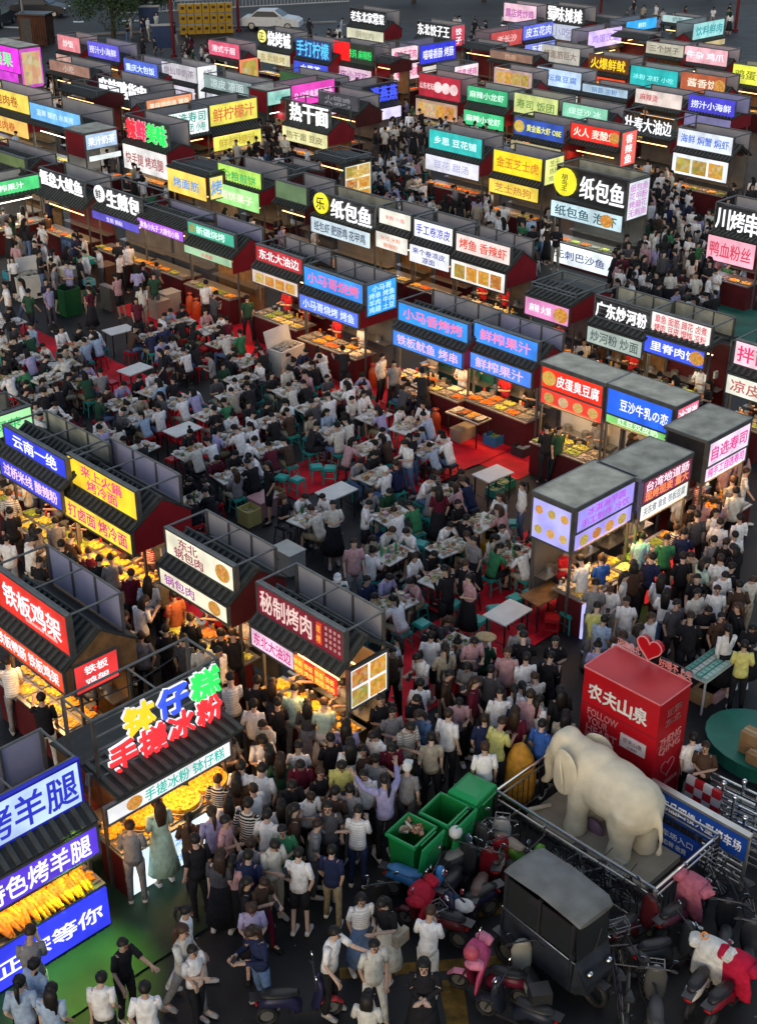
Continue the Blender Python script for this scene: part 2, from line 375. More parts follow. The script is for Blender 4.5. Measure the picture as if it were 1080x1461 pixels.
def stall(d, xl, yl, xr, nick, label, up, low, z=3.1, dep=.9, roof='tile', oh=.22, sides=None, end=REDP, rear=REARP, body=REDD, warm=1.0,
          gap=.28, lamp=(1, .52, .19), front=None, trays=True, rails=0, vendor=True, bodyd=None, lowoff=0, food=None, upy=0, cback=None):
    food = food or rnd.sample(FOODC, 3) + [(.3, .28, .25)]; cback = cback or rnd.choice([GREYW, GREYW, REDD, WOOD])
    a = ANG[d]; p = P(xl, yl, z); cx, sx = cos(a), sin(a)
    u = (xr - CX) / FPX; k = cos(TH)
    w = (u * (p.y * k + (H - z) * sin(TH)) - p.x) / (cx - u * k * sx)
    if w < .8: print('narrow', nick, w)
    dist = p.y; near = dist < 42; mid = dist < 62
    t = empty('market_stall', (p.x, p.y, 0), a); tag(t, label, 'market stall', 'food stalls of the night market')
    STALLS.append((nick, p.x + cx * w / 2, p.y + sx * w / 2, t, w, a, dep, z, near))
    bd = bodyd or dep
    uh = up[0] if up else .1; lh = low[0] if low else .0
    zl = z - uh - gap                                  # top of the lower sign
    ze = zl + .06 if roof == 'tile' else z
    r = .022 if near else .028
    # posts
    for (x, y) in ((0, 0), (w, 0), (0, dep), (w, dep)):
        box('post', t, STEEL, (x, y, z / 2), (.05, .05, z))
    # top frame rails
    if roof != 'flat':
        for (q1, q2) in (((0, 0, z), (w, 0, z)), ((0, dep, z), (w, dep, z)), ((0, 0, z - .01), (0, dep, z - .01)), ((w, 0, z - .01), (w, dep, z - .01))):
            bar('rail', t, STEEL, q1, q2, r)
        if near:
            bar('rail', t, STEEL, (w / 2, 0, z - .015), (w / 2, dep, z - .015), r * .8)
            bar('rail', t, STEEL, (0, 0, z - uh), (w, 0, z - uh), r)
    if rear is not None:
        ph = max(uh, .5)
        box('rear_panel', t, rear, (w / 2, dep + .03, z - ph / 2 - .02), (w - .02, .02, ph))
        if near:
            for x in (w * .33, w * .66): box('panel_stud', t, STEEL, (x, dep - .002, z - ph / 2), (.03, .03, ph))
    # roof
    if roof == 'tile':
        yr = dep * .5; sl = max(.04, (z - uh - .05 - ze)) / (oh + .05); zr = min(ze + sl * (yr + oh + .05), ze + .5, z - .12)
        for s_, (y0, y1) in enumerate(((-oh - .05, yr), (dep + oh, yr))):
            dy = y1 - y0; L = hypot(dy, zr - ze); an = atan2(zr - ze, dy)
            sheet = box('roof', t, TILE2, (w / 2, (y0 + y1) / 2, (ze + zr) / 2), (w + .12, L, .03), (an if dy > 0 else an, 0, 0))
            n = max(6, int(w / .155))
            if dist < 33:
                for i in range(n):
                    x = -.5 + (i + .5) / n
                    put('roof_tile', CUBE(), sheet, TILE, (x, 0, 1.1), (0, 0, 0), (.42 / n, 1.0, 1.6))
            else:
                me = lib(('ribs', n), lambda: join('roof_ribs', [boxp((-.5 + (i + .5) / n, 0, 1.1), (.42 / n, 1.0, 1.6)) for i in range(n)]))
                tag(put('roof_tiles', me, sheet, TILE), kind='stuff')
        bar('ridge', t, TILE, (-.06, yr, zr + .03), (w + .06, yr, zr + .03), .035)
        if end is not None:
            for x in ((w + .02) if d == 'A' else -.02,):
                v = [(x, -oh, ze - .02), (x, yr, zr - .02), (x, dep + oh * .8, ze - .02), (x, dep + oh * .8, ze - .5), (x, -oh, ze - .5)]
                v2 = [(q[0] + .02, q[1], q[2]) for q in v]
                put('end_panel', raw('end_panel', v + v2, [(0, 1, 2, 3, 4), (9, 8, 7, 6, 5)] + [(i, (i + 1) % 5, 5 + (i + 1) % 5, 5 + i) for i in range(5)]), t, end)
    elif roof == 'flat':
        box('roof', t, FLATR if d == 'B' and rnd.random() < .5 or d == 'A' else FLATG, (w / 2, dep / 2, z + .03), (w + .1, dep + .1, .06))
        for (c_, s_) in (((w / 2, -.06, z + .03), (w + .14, .03, .075)), ((w / 2, dep + .06, z + .03), (w + .14, .03, .075)), ((-.06, dep / 2, z + .03), (.03, dep + .14, .075)), ((w + .06, dep / 2, z + .03), (.03, dep + .14, .075))):
            box('roof_edge', t, STEEL, c_, s_)
        if sides is None or not sides.get('full'):
            x = w + .01 if d == 'A' else -.01
            box('end_panel', t, end or DARK, (x, dep / 2, z - .5), (.02, dep, 1.0))
    elif roof == 'open':
        box('roof', t, TILE2, (w / 2, dep / 2, z - uh - .1), (w, dep, .04))
    # upper sign
    if up:
        uh, bg, fg, text = up[:4]; ex = up[4] if len(up) > 4 else {}
        zc = z - uh / 2 - .03
        if bg is None:
            for i in range(5 if near else 3): bar('rail', t, STEEL if near else DARK, (0, -.02, z - .05 - i * uh / 4.3), (w, -.02, z - .05 - i * uh / 4.3), .017)
            box('sign_back', t, DARK, (w / 2, .0, z - uh * .5), (w, .012, uh * .9)) if ex.get('solid') else None
            x0 = ex.get('x0', 0.04) * w; x1 = ex.get('x1', .97) * w
            if ex.get('disc'):
                rr = ex.get('dr', uh * .42)
                put('sign_disc', CYL(16), t, LIT, (x0 + rr * .6, -.08, zc + .05), (pi / 2, 0, 0), (rr, rr, .06), ex['disc'])
                write('lettering', t, ex.get('dt', '正'), (x0 + rr * .6, -.125, zc + .05), rr * 1.2, rr * 1.2, ex.get('dc', cK), m=LITT, depth=.3); x0 += rr * 1.9
            lines = text.split('|'); nl = len(lines)
            for li, ln in enumerate(lines):
                cw = (x1 - x0) / len(ln); chh = uh / nl
                sh = (ex.get('shift', 0)) * (nl - 1 - li) * w
                if ex.get('short') and li == 0: xs = x0 + (x1 - x0) * (1 - ex['short']); cw = (x1 - xs) / len(ln)
                else: xs = x0
                for i, ch in enumerate(ln):
                    cc = fg[li][i % len(fg[li])] if isinstance(fg[0], (list, tuple)) and isinstance(fg[0][0], (list, tuple)) else fg
                    lt = write('letter', t, ch, (xs + cw * (i + .5), -.07, z - .03 - chh * (li + .5)), cw * .92, chh * ex.get('ts', .95), cc, stretch=1.3, bold=(.018 if near else .008) if not ex.get('halo') else .03, depth=2.0)
                    if ex.get('halo'):
                        me, _, _ = text_mesh(ch, .042, .012)
                        hc = ex['halo']; put('letter_edge', me, t, LIT, (lt.location.x, -.04, lt.location.z), (0, 0, 0), lt.scale, hc)
        else:
            board(t, 'sign_board', (w / 2 + (up[4].get('xo', 0) if len(up) > 4 else 0), -.05, zc), (w - .04, .05, uh), bg, fg, text, casing=1, near=mid, pics=ex.get('pics', 0),
                  tsize=ex.get('ts', .72), border=ex.get('border'), twidth=ex.get('tw', .88), tshift=ex.get('tx', 0), strength=ex.get('g', .95))
            if ex.get('pic'):
                put('food_picture', CYL(16), t, PIC, (w * ex['pic'], -.085, zc), (pi / 2, 0, 0), (uh * .4, uh * .36, .015), ex.get('pc', FOODC[0]))
    if low:
        lh, bg, fg, text = low[:4]; ex = low[4] if len(low) > 4 else {}
        wl_ = ex.get('w', 1.0) * w; xo = ex.get('x', 0) * w
        board(t, 'lower_sign', (w / 2 + xo + lowoff, -oh - .03, zl - lh / 2), (wl_ - .02, .045, lh), bg, fg, text, near=mid, casing=1 if near else None, pics=ex.get('pics', 0),
              tsize=ex.get('ts', .66), twidth=ex.get('tw', .88), tshift=ex.get('tx', 0), strength=ex.get('g', .95), border=ex.get('border'))
        if ex.get('pic'):
            put('food_picture', CYL(16), t, PIC, (w * ex['pic'], -oh - .065, zl - lh / 2), (pi / 2, 0, 0), (lh * .5, lh * .42, .015), FOODC[0])
    if sides:
        sx0, sx1, z0, z1, bg, fg, text, pc = sides['b']
        x = (w + .05) if d == 'A' else -.05
        board(t, 'side_sign', (x, (sx0 + sx1) / 2, (z0 + z1) / 2), (sx1 - sx0, .045, z1 - z0), bg, fg, text, rz=pi / 2 if d == 'A' else -pi / 2, near=mid, casing=1, pics=0, tsize=sides.get('ts', .7))
        if pc:
            Rr = pi / 2 if d == 'A' else -pi / 2; xx = x + (.03 if d == 'A' else -.03)
            cols, rows = pc
            for i in range(cols):
                for j in range(rows):
                    yy = sx0 + (sx1 - sx0) * (i + .5) / cols; zz = z0 + (z1 - z0) * (j + .5) / rows
                    if sides.get('round'):
                        put('food_picture', CYL(14), t, PIC, (xx, yy, zz), (0, pi / 2, 0), ((z1 - z0) / rows * .22, (sx1 - sx0) / cols * .3, .012), rnd.choice(FOODC))
                    else: box('food_picture', t, PIC, (xx, yy, zz), (.012, (sx1 - sx0) / cols * .86, (z1 - z0) / rows * .84), (0, 0, 0), rnd.choice(FOODC))
    # body: front counter, work top, back wall
    f0 = -.38
    box('counter', t, body, (w / 2, (f0 + .25) / 2, .42), (w - .04, .25 - f0, .84))
    box('worktop', t, STAIN, (w / 2, (f0 + .4) / 2, .86), (w, .46 - f0, .035))
    box('back_wall', t, cback, (w / 2, bd - .03, 1.15), (w - .06, .03, 2.1 if roof == 'tile' else 1.9))
    box('back_shelf', t, STAIN, (w / 2, bd - .2, .95), (w - .1, .3, .03))
    if front:
        board(t, 'front_panel', (w / 2, f0 - .03, .45), (w - .02, .04, .72), front[0], front[1], front[2], near=mid, pics=front[3] if len(front) > 3 else 0, casing=None, tsize=.45)
    if trays:
        n = max(2, int(w / .42)) if mid else 2
        for row in range(2 if near else 1):
            for i in range(n):
                x = w * (i + .5) / n; y = f0 + .2 + row * .36
                tr = box('tray', t, STAIN, (x, y, .895), (w / n * .88, .3, .03))
                put('food', heap(rnd.randrange(3)), tr, FOOD, (0, 0, .4), (0, 0, 0), (.95, .95, 3.2), rnd.choice(food or FOODC))
        for k in range(4 if near else 0):
            cyl('pot', t, STAIN if k % 2 else DARK, (w * rnd.uniform(.08, .92), .33 + rnd.uniform(-.06, .06), .95), rnd.uniform(.06, .1), rnd.uniform(.08, .16))
        if near:
            for k in range(5): cyl('sauce_jar', t, PLAS, (w * rnd.uniform(.05, .95), rnd.uniform(.3, .42), .95), .03, .13, (0, 0, 0), rnd.choice([(.6, .05, .02), (.7, .6, .4), (.5, .5, .5), (.6, .35, .05)]), n=8)
            for i in range(3):
                cyl('pot', t, STAIN, (w * (.2 + .3 * i), bd - .2, 1.04), .1, .16)
    # lamps under the roof
    zt = zl - lh + .06 if low else zl - .25
    zt = max(zt, 1.75)
    bar('lamp_tube', t, TUBE, (w * .12, .05, zt), (w * .88, .05, zt), .018, col=lamp)
    if near: bar('lamp_tube', t, TUBE, (w * .12, .5, zt + .05), (w * .88, .5, zt + .05), .018, col=lamp)
    ld = bpy.data.lights.new('stall_lamp', 'AREA'); ld.shape = 'RECTANGLE'; ld.size = w * .85; ld.size_y = .3
    ld.energy = 23 * warm * w / 2.2; ld.color = lamp; lo = bpy.data.objects.new('stall_lamp', ld); C.objects.link(lo); lo.parent = t
    lo.location = (w / 2, .0, zt - .03); lo.rotation_euler = (radians(-14), 0, 0)
    return t, w
# ------------------------------------------------------------------ the stalls, nearest first
wht = (.95, .95, .97)
# bottom left
t, w = stall('B', -75, 1175, 107, 'blue roast lamb stall', 'stall with blue framed white sign and a counter heaped with orange roast meat',
      (.72, (.50, .66, .95), (.02, .03, .5), '烤羊腿', {'border': (.03, .04, .7), 'ts': .8, 'tw': .8, 'tx': .08}), (.5, (.10, .04, .65), wht, '特色烤羊腿', {'ts': .8}),
      z=3.0, rear=REARL, front=((.03, .04, .75), wht, '正宗等你', 0), food=[(.95, .38, .03)], warm=1.6, oh=.3, gap=.33)
stall('B', 132, 1029, 310, 'ice jelly stall', 'stall with big yellow, blue, green and red glowing letters above a fruit counter',
      (1.06, None, [[(1, .62, .02), (.04, .10, 1), (.03, .85, .12)], [(1, .03, .04)]], '钵仔糕|手搓冰粉', {'x0': .06, 'short': .86, 'halo': (.8, .8, .85), 'ts': .98, 'x1': 1.0}),
      (.28, (.85, .85, .88), (.02, .45, .35), '手搓冰粉 钵仔糕', {'ts': .8, 'tw': .66, 'tx': .12, 'pic': .09}), z=3.25, dep=.78, oh=.5, rear=None, front=((.7, .85, .95), (.1, .3, .8), '冰粉|凉爽', 0),
      warm=1.7, gap=.10, food=[(.98, .5, .04), (.98, .36, .03)], lowoff=-.27, end=WOOD)
# left middle
t, w = stall('A', -3, 805, 100, 'red iron plate chicken stall', 'stall with red sign reading iron plate chicken in white and orange lower sign',
      (.78, (.72, .03, .02), wht, '铁板鸡架', {'ts': .6, 'tw': .82}), (.42, (.80, .07, .02), wht, '铁板鸭肠 铁板鸡架', {'ts': .65}), z=3.15, end=WOOD, rear=REARL,
      sides={'b': (-.1, .75, 1.6, 2.15, (.75, .04, .04), wht, '铁板|鸡架', None), 'ts': .62}, dep=1.0, warm=1.5, food=[(.95, .5, .06)])
stall('A', 9, 604, 98, 'blue noodle stall', 'long blue sign with white writing over a purple lettered lower sign at the left edge',
      (.42, (.03, .05, .72), wht, '云南一绝', {'ts': .75}), (.42, (.05, .06, .7), (.95, .65, .85), '过桥米线 酸辣粉', {'ts': .7}), z=3.1, dep=1.0, rear=FLATG, end=None, food=[(.75, .62, .08), (.3, .4, .05)], warm=1.2)
stall('A', 100, 645, 198, 'yellow cold noodle stall', 'stall with yellow sign reading grilled cold noodles and brightly lit counter',
      (.62, (.95, .62, .03), (.75, .05, .2), '来上火鍋 |       烤冷面', {'ts': .85, 'tw': .9}), (.46, (.95, .66, .05), (.65, .03, .2), '打卤面 烤冷面', {'ts': .7}), z=3.1, dep=1.0, rear=REARL, warm=2.4,
      food=[(.98, .6, .1), (.95, .45, .05)])
stall('A', 240, 750, 338, 'white braised pork stall', 'stall with cream sign of two lines of dark writing and greens on its counter',
      (.5, (.86, .80, .62), (.30, .05, .08), '东北|锅包肉', {'ts': .85, 'tw': .5, 'tx': -.16, 'pic': .84}), (.34, (.88, .80, .6), (.35, .08, .35), '锅包肉', {'tw': .5, 'tx': -.2, 'pic': .82}),
      z=3.05, dep=.9, warm=1.5, food=[(.55, .6, .12), (.8, .3, .08), (.75, .7, .3)], end=REDD)
stall('A', 371, 828, 495, 'dark red barbecue stall', 'stall with dark red unlit sign and a lit picture menu on its right end',
      (.56, (.16, .006, .02), (.78, .55, .5), '秘制烤肉', {'ts': .78, 'tw': .62, 'tx': -.16}), (.36, (.85, .55, .70), (.55, .02, .2), '东北大油边', {'w': .52, 'x': -.24, 'ts': .85}), z=3.1, dep=.84,  # board glows faintly in place of light falling on the unlit sign
      sides={'b': (0, .84, 1.55, 2.32, (.85, .86, .9), None, None, (2, 2))}, warm=2.2, food=[(.95, .5, .05)], oh=.2, end=None, cback=STAIN)
b_ = STALLS[-1][3]; w_ = STALLS[-1][4]
for i in range(4):
    board(b_, 'price_sign', (w_ * (.58 + .12 * i), -.25, 2.08), (w_ * .115, .04, .33), [(.9, .2, .02), (.75, .03, .02)][i % 2], (1, .7, .1), '铁板|烤肉', near=False)
for i in range(4):
    for j in range(4):
        box('price_mark', b_, PAINT, (w_ * (.81 + .048 * i), -.082, 2.98 - .115 * j), (.05, .01, .06), (0, 0, 0), (.75, .5, .48))
board(b_, 'sign_board', (w_ * .73, -.085, 2.8), (.12, .012, .42), (.55, .05, .02), (.9, .35, .05), '现|烤', near=False)
# right middle, flat box stalls
stall('B', 819, 727, 902, 'lilac snack stall', 'flat roofed stall with glowing lilac sign boards on both faces', (.48, (.36, .30, .88), (.45, .08, .7), '冰淇淋芋圆|手工制作 冷饮', {'ts': .75, 'g': .9}),
      (.40, (.38, .32, .88), (.9, .5, .5), '', {'pics': 0}), z=2.85, dep=.95, roof='flat', oh=0, gap=.05, rear=None, warm=2.4,
      sides={'b': (0, .95, 1.92, 2.8, (.40, .38, .88), (.3, .25, .7), None, (3, 2)), 'full': 1, 'round': 1}, food=[(.9, .7, .3), (.95, .6, .1), (.8, .75, .6)])
b_ = STALLS[-1][3]; w_ = STALLS[-1][4]
for i in range(4):
    put('food_picture', CYL(14), b_, PIC, (w_ * (.16 + .22 * i), -.07, 2.08), (pi / 2, 0, 0), (.14, .12, .012), rnd.choice(FOODC))
box('front_light_box', b_, LIT, (.14, -.42, .45), (.34, .05, .8), (0, 0, 0), (.45, .45, .85))
stall('B', 914, 686, 983, 'pink framed sausage stall', 'flat roofed stall with pink and orange lettered sign over a pale picture sign', (.5, (.25, .03, .08), [(1, .75, .85), (1, .3, .1)], '台湾地道肠|现烤现卖 量大', {'ts': .9, 'tw': .92}),
      (.38, (.78, .8, .74), (.25, .25, .3), '关东煮 章鱼 铁板豆腐', {'ts': .6}), z=2.85, dep=1.0, roof='flat', oh=0, gap=.06, rear=None, warm=2.2, end=DARK, front=((.6, .02, .02), wht, None))
stall('B', 1008, 631, 1067, 'pink sushi stall', 'flat roofed stall with pale pink sign of magenta writing at the right edge', (.55, (.88, .70, .88), (.75, .02, .25), '自选寿司', {'ts': .6}),
      (.36, (.88, .68, .86), (.7, .03, .4), '纯手工自选寿司', {'ts': .65}), z=2.85, dep=1.0, roof='flat', oh=0, gap=.05, rear=None, warm=2.4, end=DARK)
stall('A', 776, 519, 864, 'red tofu stall', 'flat roofed stall with bright red sign reading tofu in white', (.52, (.85, .03, .01), wht, '皮蛋臭豆腐', {'ts': .6, 'tw': .7, 'tx': .1, 'pic': .13, 'pc': (.95, .6, .05)}),
      (.40, (.80, .05, .03), (1, .55, .4), '', {'pics': 0}), z=2.85, dep=.85, roof='flat', oh=0, gap=.06, rear=None, warm=2.4, end=DARK, cback=WHITE)
b_ = STALLS[-1][3]; w_ = STALLS[-1][4]
for i in range(4):
    put('food_picture', CYL(14), b_, PIC, (w_ * (.14 + .24 * i), -.07, 2.05), (pi / 2, 0, 0), (.15, .13, .012), rnd.choice(FOODC))
stall('A', 870, 550, 963, 'blue bean milk stall', 'flat roofed stall with blue sign over a green strip, pink sign on its end', (.62, (.02, .13, .85), wht, '豆沙牛乳の恋', {'ts': .5, 'tw': .75, 'tx': .08}),
      (.25, (.2, .55, .15), (.85, 1, .8), '红豆双皮奶', {}), z=2.85, dep=.85, roof='flat', oh=0, gap=.03, rear=None, warm=2.2,
      sides={'b': (0, .85, 2.42, 2.82, (.8, .15, .25), wht, '冰淇淋', None)}, end=WHITE, cback=WHITE)
# centre rows
xm = [(1, .1, .35), (.95, .95, 1), (.2, .9, 1)]
stall('A', 571, 428, 671, 'left blue grill stall', 'stall with bright blue sign boards of pink writing, left of its twin', (.5, (.03, .28, .85), (.9, .2, .4), '小马香烤烤', {'ts': .62}), (.42, (.06, .25, .9), (.8, .5, 1), '铁板鱿鱼 烤串', {'ts': .7}),
      z=3.0, dep=1.3, warm=1.5, rear=REARP, bodyd=1.1, cback=TEALF)
stall('A', 679, 457, 771, 'right blue juice stall', 'stall with bright blue sign boards reading fresh juice, right of its twin', (.5, (.04, .25, .88), (.9, .25, .5), '鲜榨果汁', {'ts': .62}), (.42, (.08, .25, .9), (.8, .5, 1), '鲜榨果汁', {'ts': .7}),
      z=3.0, dep=.95, warm=1.7, rear=REARL)
stall('A', 368, 347, 434, 'red grill stall', 'stall with red sign of white writing and a row of food pictures below', (.46, (.5, .03, .04), wht, '东北大油边', {'ts': .66}), (.4, (.62, .5, .46), (.5, .1, .1), '', {'pics': 4}),
      z=3.05, dep=1.1, warm=1.2, rear=REARP, end=None)
stall('A', 436, 377, 521, 'blue corner grill stall', 'stall with bright blue signs on front and end and a red end wall', (.55, (.04, .28, .88), (.9, .15, .3), '小马哥烧烤', {'ts': .6}), (.42, (.10, .18, .85), (.7, .8, 1), '小马哥烧烤 烤鱼', {'ts': .66}),
      z=3.05, dep=1.2, warm=1.4, sides={'b': (0, 1.15, 2.1, 3.0, (.03, .30, .9), (.5, .8, 1), '小马哥|烤串 烤鱼|羊肉 牛肉|鸡翅 土豆', None), 'ts': .8})
stall('A', 451, 272, 535, 'yellow disc fish stall', 'stall with white letters and small yellow disc above a long pale blue lower sign', (.75, None, wht, '纸包鱼', {'disc': (.85, .75, .03), 'dr': .36, 'dt': '乐', 'solid': 1, 'ts': .85}), (.5, (.55, .66, .72), (.05, .07, .12), '纸包虾 肥肠鸡 花甲鸡', {'ts': .75}),
      z=3.2, dep=1.0, gap=.1, rear=FLATG, warm=1.0, end=None)
stall('A', 543, 294, 589, 'cream blank sign stall', 'narrow stall with cream sign boards with tiny red writing', (.5, (.78, .76, .66), (.7, .2, .2), '米粉 小面', {'ts': .3}), (.52, (.78, .75, .68), (.7, .25, .15), '米线 米粉|酸辣粉', {'ts': .6, 'tw': .7}), z=3.1, dep=1.0, rear=REARP, end=None)
stall('A', 593, 310, 649, 'rolled cold noodle stall', 'stall with white signs in dark blue writing for rolled cold noodles', (.55, (.85, .86, .95), (.03, .04, .5), '手工卷凉皮', {'ts': .6}), (.55, (.80, .82, .86), (.05, .06, .3), '来个卷凉皮|凉面', {'ts': .75}), z=3.1, dep=1.0, rear=REARP, end=None)
stall('A', 653, 330, 731, 'grilled shrimp stall', 'stall with pale sign in red writing and four orange dishes pictured on the lower sign', (.55, (.80, .68, .64), (.7, .06, .03), '烤鱼 香辣虾', {'ts': .62}), (.6, (.85, .8, .75), None, None, {'pics': 4}), z=3.1, dep=1.0, rear=REARP)
stall('A', 137, 262, 203, 'fried bun stall', 'stall with big white glowing letters reading fried buns and a white disc', (.62, None, wht, '生煎包', {'disc': (.85, .85, .85), 'dr': .3, 'dt': '鲜', 'solid': 1}), (.25, (.10, .08, .5), (.8, .7, 1), '生煎 锅贴', {}), z=3.1, dep=1.1, rear=None, end=None)
stall('A', 204, 292, 268, 'purple strip sign stall', 'stall with long glowing purple lower sign under a dark ribbed roof', None, (.3, (.42, .12, .8), (.95, .8, 1), '章鱼小丸子 大肠包小肠', {'ts': .75}), z=2.85, dep=1.1, rear=REARL, end=None, gap=.3)
stall('A', 270, 313, 337, 'green new grill stall', 'stall with lit green sign at the red gable end of a long dark roof', (.38, (.05, .38, .25), (.7, 1, .85), '新疆烧烤', {'ts': .7, 'pic': .1, 'pc': (.05, .5, .2)}), (.22, (.35, .55, .35), (.7, .1, .1), '羊肉串', {}), z=2.95, dep=1.1, rear=REARL, gap=.42)
stall('A', 56, 238, 121, 'squid stall', 'stall with white glowing letters for big squid on a dark board', (.55, None, wht, '惬怠大鱿鱼', {'solid': 1}), None, z=3.1, dep=1.1, rear=REARP, end=None, gap=.5, warm=1.2)
stall('B', -40, 266, 54, 'green juice stall', 'stall with a bright green strip sign at the left edge', (.5, (.08, .62, .2), wht, '鲜榨果汁', {'ts': .5}), None, z=2.6, dep=1.2, roof='tile', rear=WHITE, end=None, gap=.2, lamp=(1, .95, .8))
stall('B', -30, 600, 42, 'green tea stall', 'stall with glowing green and white sign boards at the left edge', (.5, (.35, .75, .35), (.02, .4, .1), '绿茶', {'ts': .5}), (.5, (.7, .85, .8), (.1, .5, .2), '柠檬茶', {}), z=2.9, dep=1.0, rear=FLATG, end=None)
# right side centre
stall('A', 850, 420, 929, 'fried rice noodle stall', 'stall with white glowing letters reading fried rice noodles above a dim green board', (.62, None, wht, '广东炒河粉', {'solid': 1, 'ts': .8}), (.45, (.35, .42, .38), (.08, .1, .1), '炒河粉 炒面', {'ts': .7}), z=3.0, dep=1.0, rear=FLATG, gap=.22, end=None, warm=.9)
stall('A', 932, 441, 1018, 'cream menu stall', 'stall with cream sign of many small red characters over a bright blue lower sign', (.55, (.82, .78, .74), (.6, .06, .08), '章鱼 面筋 蹄花 卤煮|烤肉 豆皮 馄饨 凉粉', {'ts': .85}), (.45, (.05, .10, .8), wht, '里脊肉饼', {'ts': .6, 'pic': .88}), z=3.0, dep=1.0, rear=FLATG, gap=.1, end=None, lamp=(1, .85, .6))
stall('A', 1052, 483, 1110, 'pink edge stall', 'stall with pink sign of red writing cut off by the right edge', (.6, (.88, .60, .70), (.8, .03, .15), '拌面', {'ts': .7}), (.5, (.7, .7, .6), (.5, .1, .1), '凉皮', {}), z=3.0, dep=1.0, rear=REARP)
stall('A', 759, 402, 822, 'small tiled pink stall', 'small stall with a ribbed roof and pink and purple sign between two rows', None, (.52, (.70, .25, .50), wht, '麻辣 火锅', {'ts': .6, 'tw': .5, 'tx': -.15, 'pic': .82}), z=2.75, dep=1.4, rear=None, gap=.26, lamp=(1, .5, .35))
stall('A', 796, 234, 898, 'big paper fish stall', 'large stall with very large white letters reading paper fish and a yellow disc', (1.15, None, wht, '纸包鱼', {'disc': (.9, .8, .03), 'dr': .5, 'dt': '胡|鸟|王', 'solid': 1, 'ts': .9}), (.55, (.50, .66, .72), (.03, .08, .1), '纸包鱼 泡虾', {'ts': .7, 'pic': .8}), z=3.5, dep=1.2,
      gap=.1, roof='open', rear=FLATG, sides={'b': (-.1, 1.1, 2.1, 3.4, (.62, .66, .72), (.5, .2, .5), '纸包鱼|花甲粉|烤脑花|无刺鱼', None), 'ts': .85}, front=((.75, .82, .85), (.05, .06, .2), '无刺巴沙鱼', 0), lamp=(.9, .95, .8))
stall('A', 706, 211, 776, 'yellow two faced stall', 'stall with bright yellow signs on its front and end under a flat dark roof', (.82, (.92, .68, .02), (.6, .2, .02), '金玉芝士虎', {'ts': .5}), (.5, (.85, .62, .08), (.5, .2, .05), '芝士热狗', {}), z=3.2, dep=1.2, rear=REARP, sides={'b': (0, 1.1, 2.2, 3.15, (.75, .75, .25), (.2, .3, .05), '芝士|热狗|鸡排', None)}, gap=.3, end=None)
stall('A', 614, 182, 690, 'teal tofu pudding stall', 'stall with turquoise sign of white writing over a white lower sign and red end wall', (.75, (.03, .50, .48), (.75, 1, 1), '乡思 豆花铺', {'ts': .42}), (.6, (.72, .72, .82), (.4, .4, .6), '豆花 甜汤', {'ts': .55}), z=3.1, dep=1.2, rear=REARP, warm=1.2)
stall('A', 1022, 288, 1090, 'white lettered skewer stall', 'stall with big white letters over a pink lower sign at the right edge', (.9, None, wht, '川烤串', {'solid': 1}), (.8, (.85, .4, .5), (.6, .05, .1), '鸭血粉丝', {'ts': .7}), z=3.3, dep=1.2, rear=REARP, gap=.15, lamp=(1, .5, .4))
stall('A', 969, 181, 1048, 'blue lettered stall', 'stall with pale sign in blue writing and three seafood pictures below', (.7, (.72, .78, .88), (.05, .15, .6), '海鲜 焖蟹 焖虾', {'ts': .5}), (.8, (.80, .84, .88), None, None, {'pics': 3}), z=3.2, dep=1.2, rear=REARP, gap=.3, end=None)
stall('A', 984, 133, 1050, 'indigo seafood stall', 'stall with deep indigo sign of white writing near the right edge', (.75, (.06, .05, .55), (.8, .85, 1), '捞汁小海鲜', {'ts': .45}), (.5, (.16, .15, .3), None, None), z=3.2, dep=1.2, rear=REARL, gap=.1)
stall('A', 890, 157, 963, 'black rail stall', 'stall with white glowing letters on a black roof of rails', (.85, None, wht, '壮春大油边', {'ts': .8}), None, z=3.2, dep=1.6, rear=None, gap=.1, warm=.8)
stall('A', 816, 173, 886, 'red fire letters stall', 'stall with glowing red sign of white writing and a tall red side sign', (.62, (.85, .03, .02), (1, .85, .7), '火人 麦酸鱼', {'ts': .6, 'pic': .9}), None, z=3.2, dep=1.0, rear=REARP, gap=.3,
      sides={'b': (0, 1.0, 1.75, 3.1, (.82, .12, .10), wht, '香|辣|鱼', None), 'ts': .8}, end=None)
stall('A', 736, 165, 807, 'navy and yellow stall', 'stall with navy sign in yellow writing and a yellow square picture', (.7, (.03, .08, .4), (.85, .85, .1), '黄金酱大虾 OBE', {'ts': .42, 'tw': .7, 'tx': .1, 'pic': .1, 'pc': (.95, .8, .1)}), (.35, (.4, .35, .2), None, None), z=3.1, dep=1.2, rear=REARP)
stall('A', 804, 144, 869, 'pale green dim stall', 'stall with a pale green sign faded at its right, before the black letter stall', (.6, (.22, .55, .38), (.6, .9, .75), '绿豆沙 冰', {'ts': .5}), (.3, (.2, .3, .25), None, None), z=3.1, dep=1.2, rear=REARP)
stall('A', 735, 131, 797, 'lime sushi stall', 'stall with sign half lime green and half white', (.85, (.55, .62, .22), (.12, .25, .05), '寿司 饭团', {'ts': .5}), None, z=3.1, dep=1.2, rear=REARP, gap=.2)
stall('A', 668, 121, 725, 'green double sign stall', 'stall with two green signs of white writing one over the other', (.65, (.04, .42, .18), (.7, 1, .8), '麻辣小龙虾', {'ts': .5}), (.65, (.05, .5, .2), (.8, 1, .85), '麻辣小龙虾', {'ts': .5}), z=3.1, dep=1.2, rear=REARP, gap=.45)
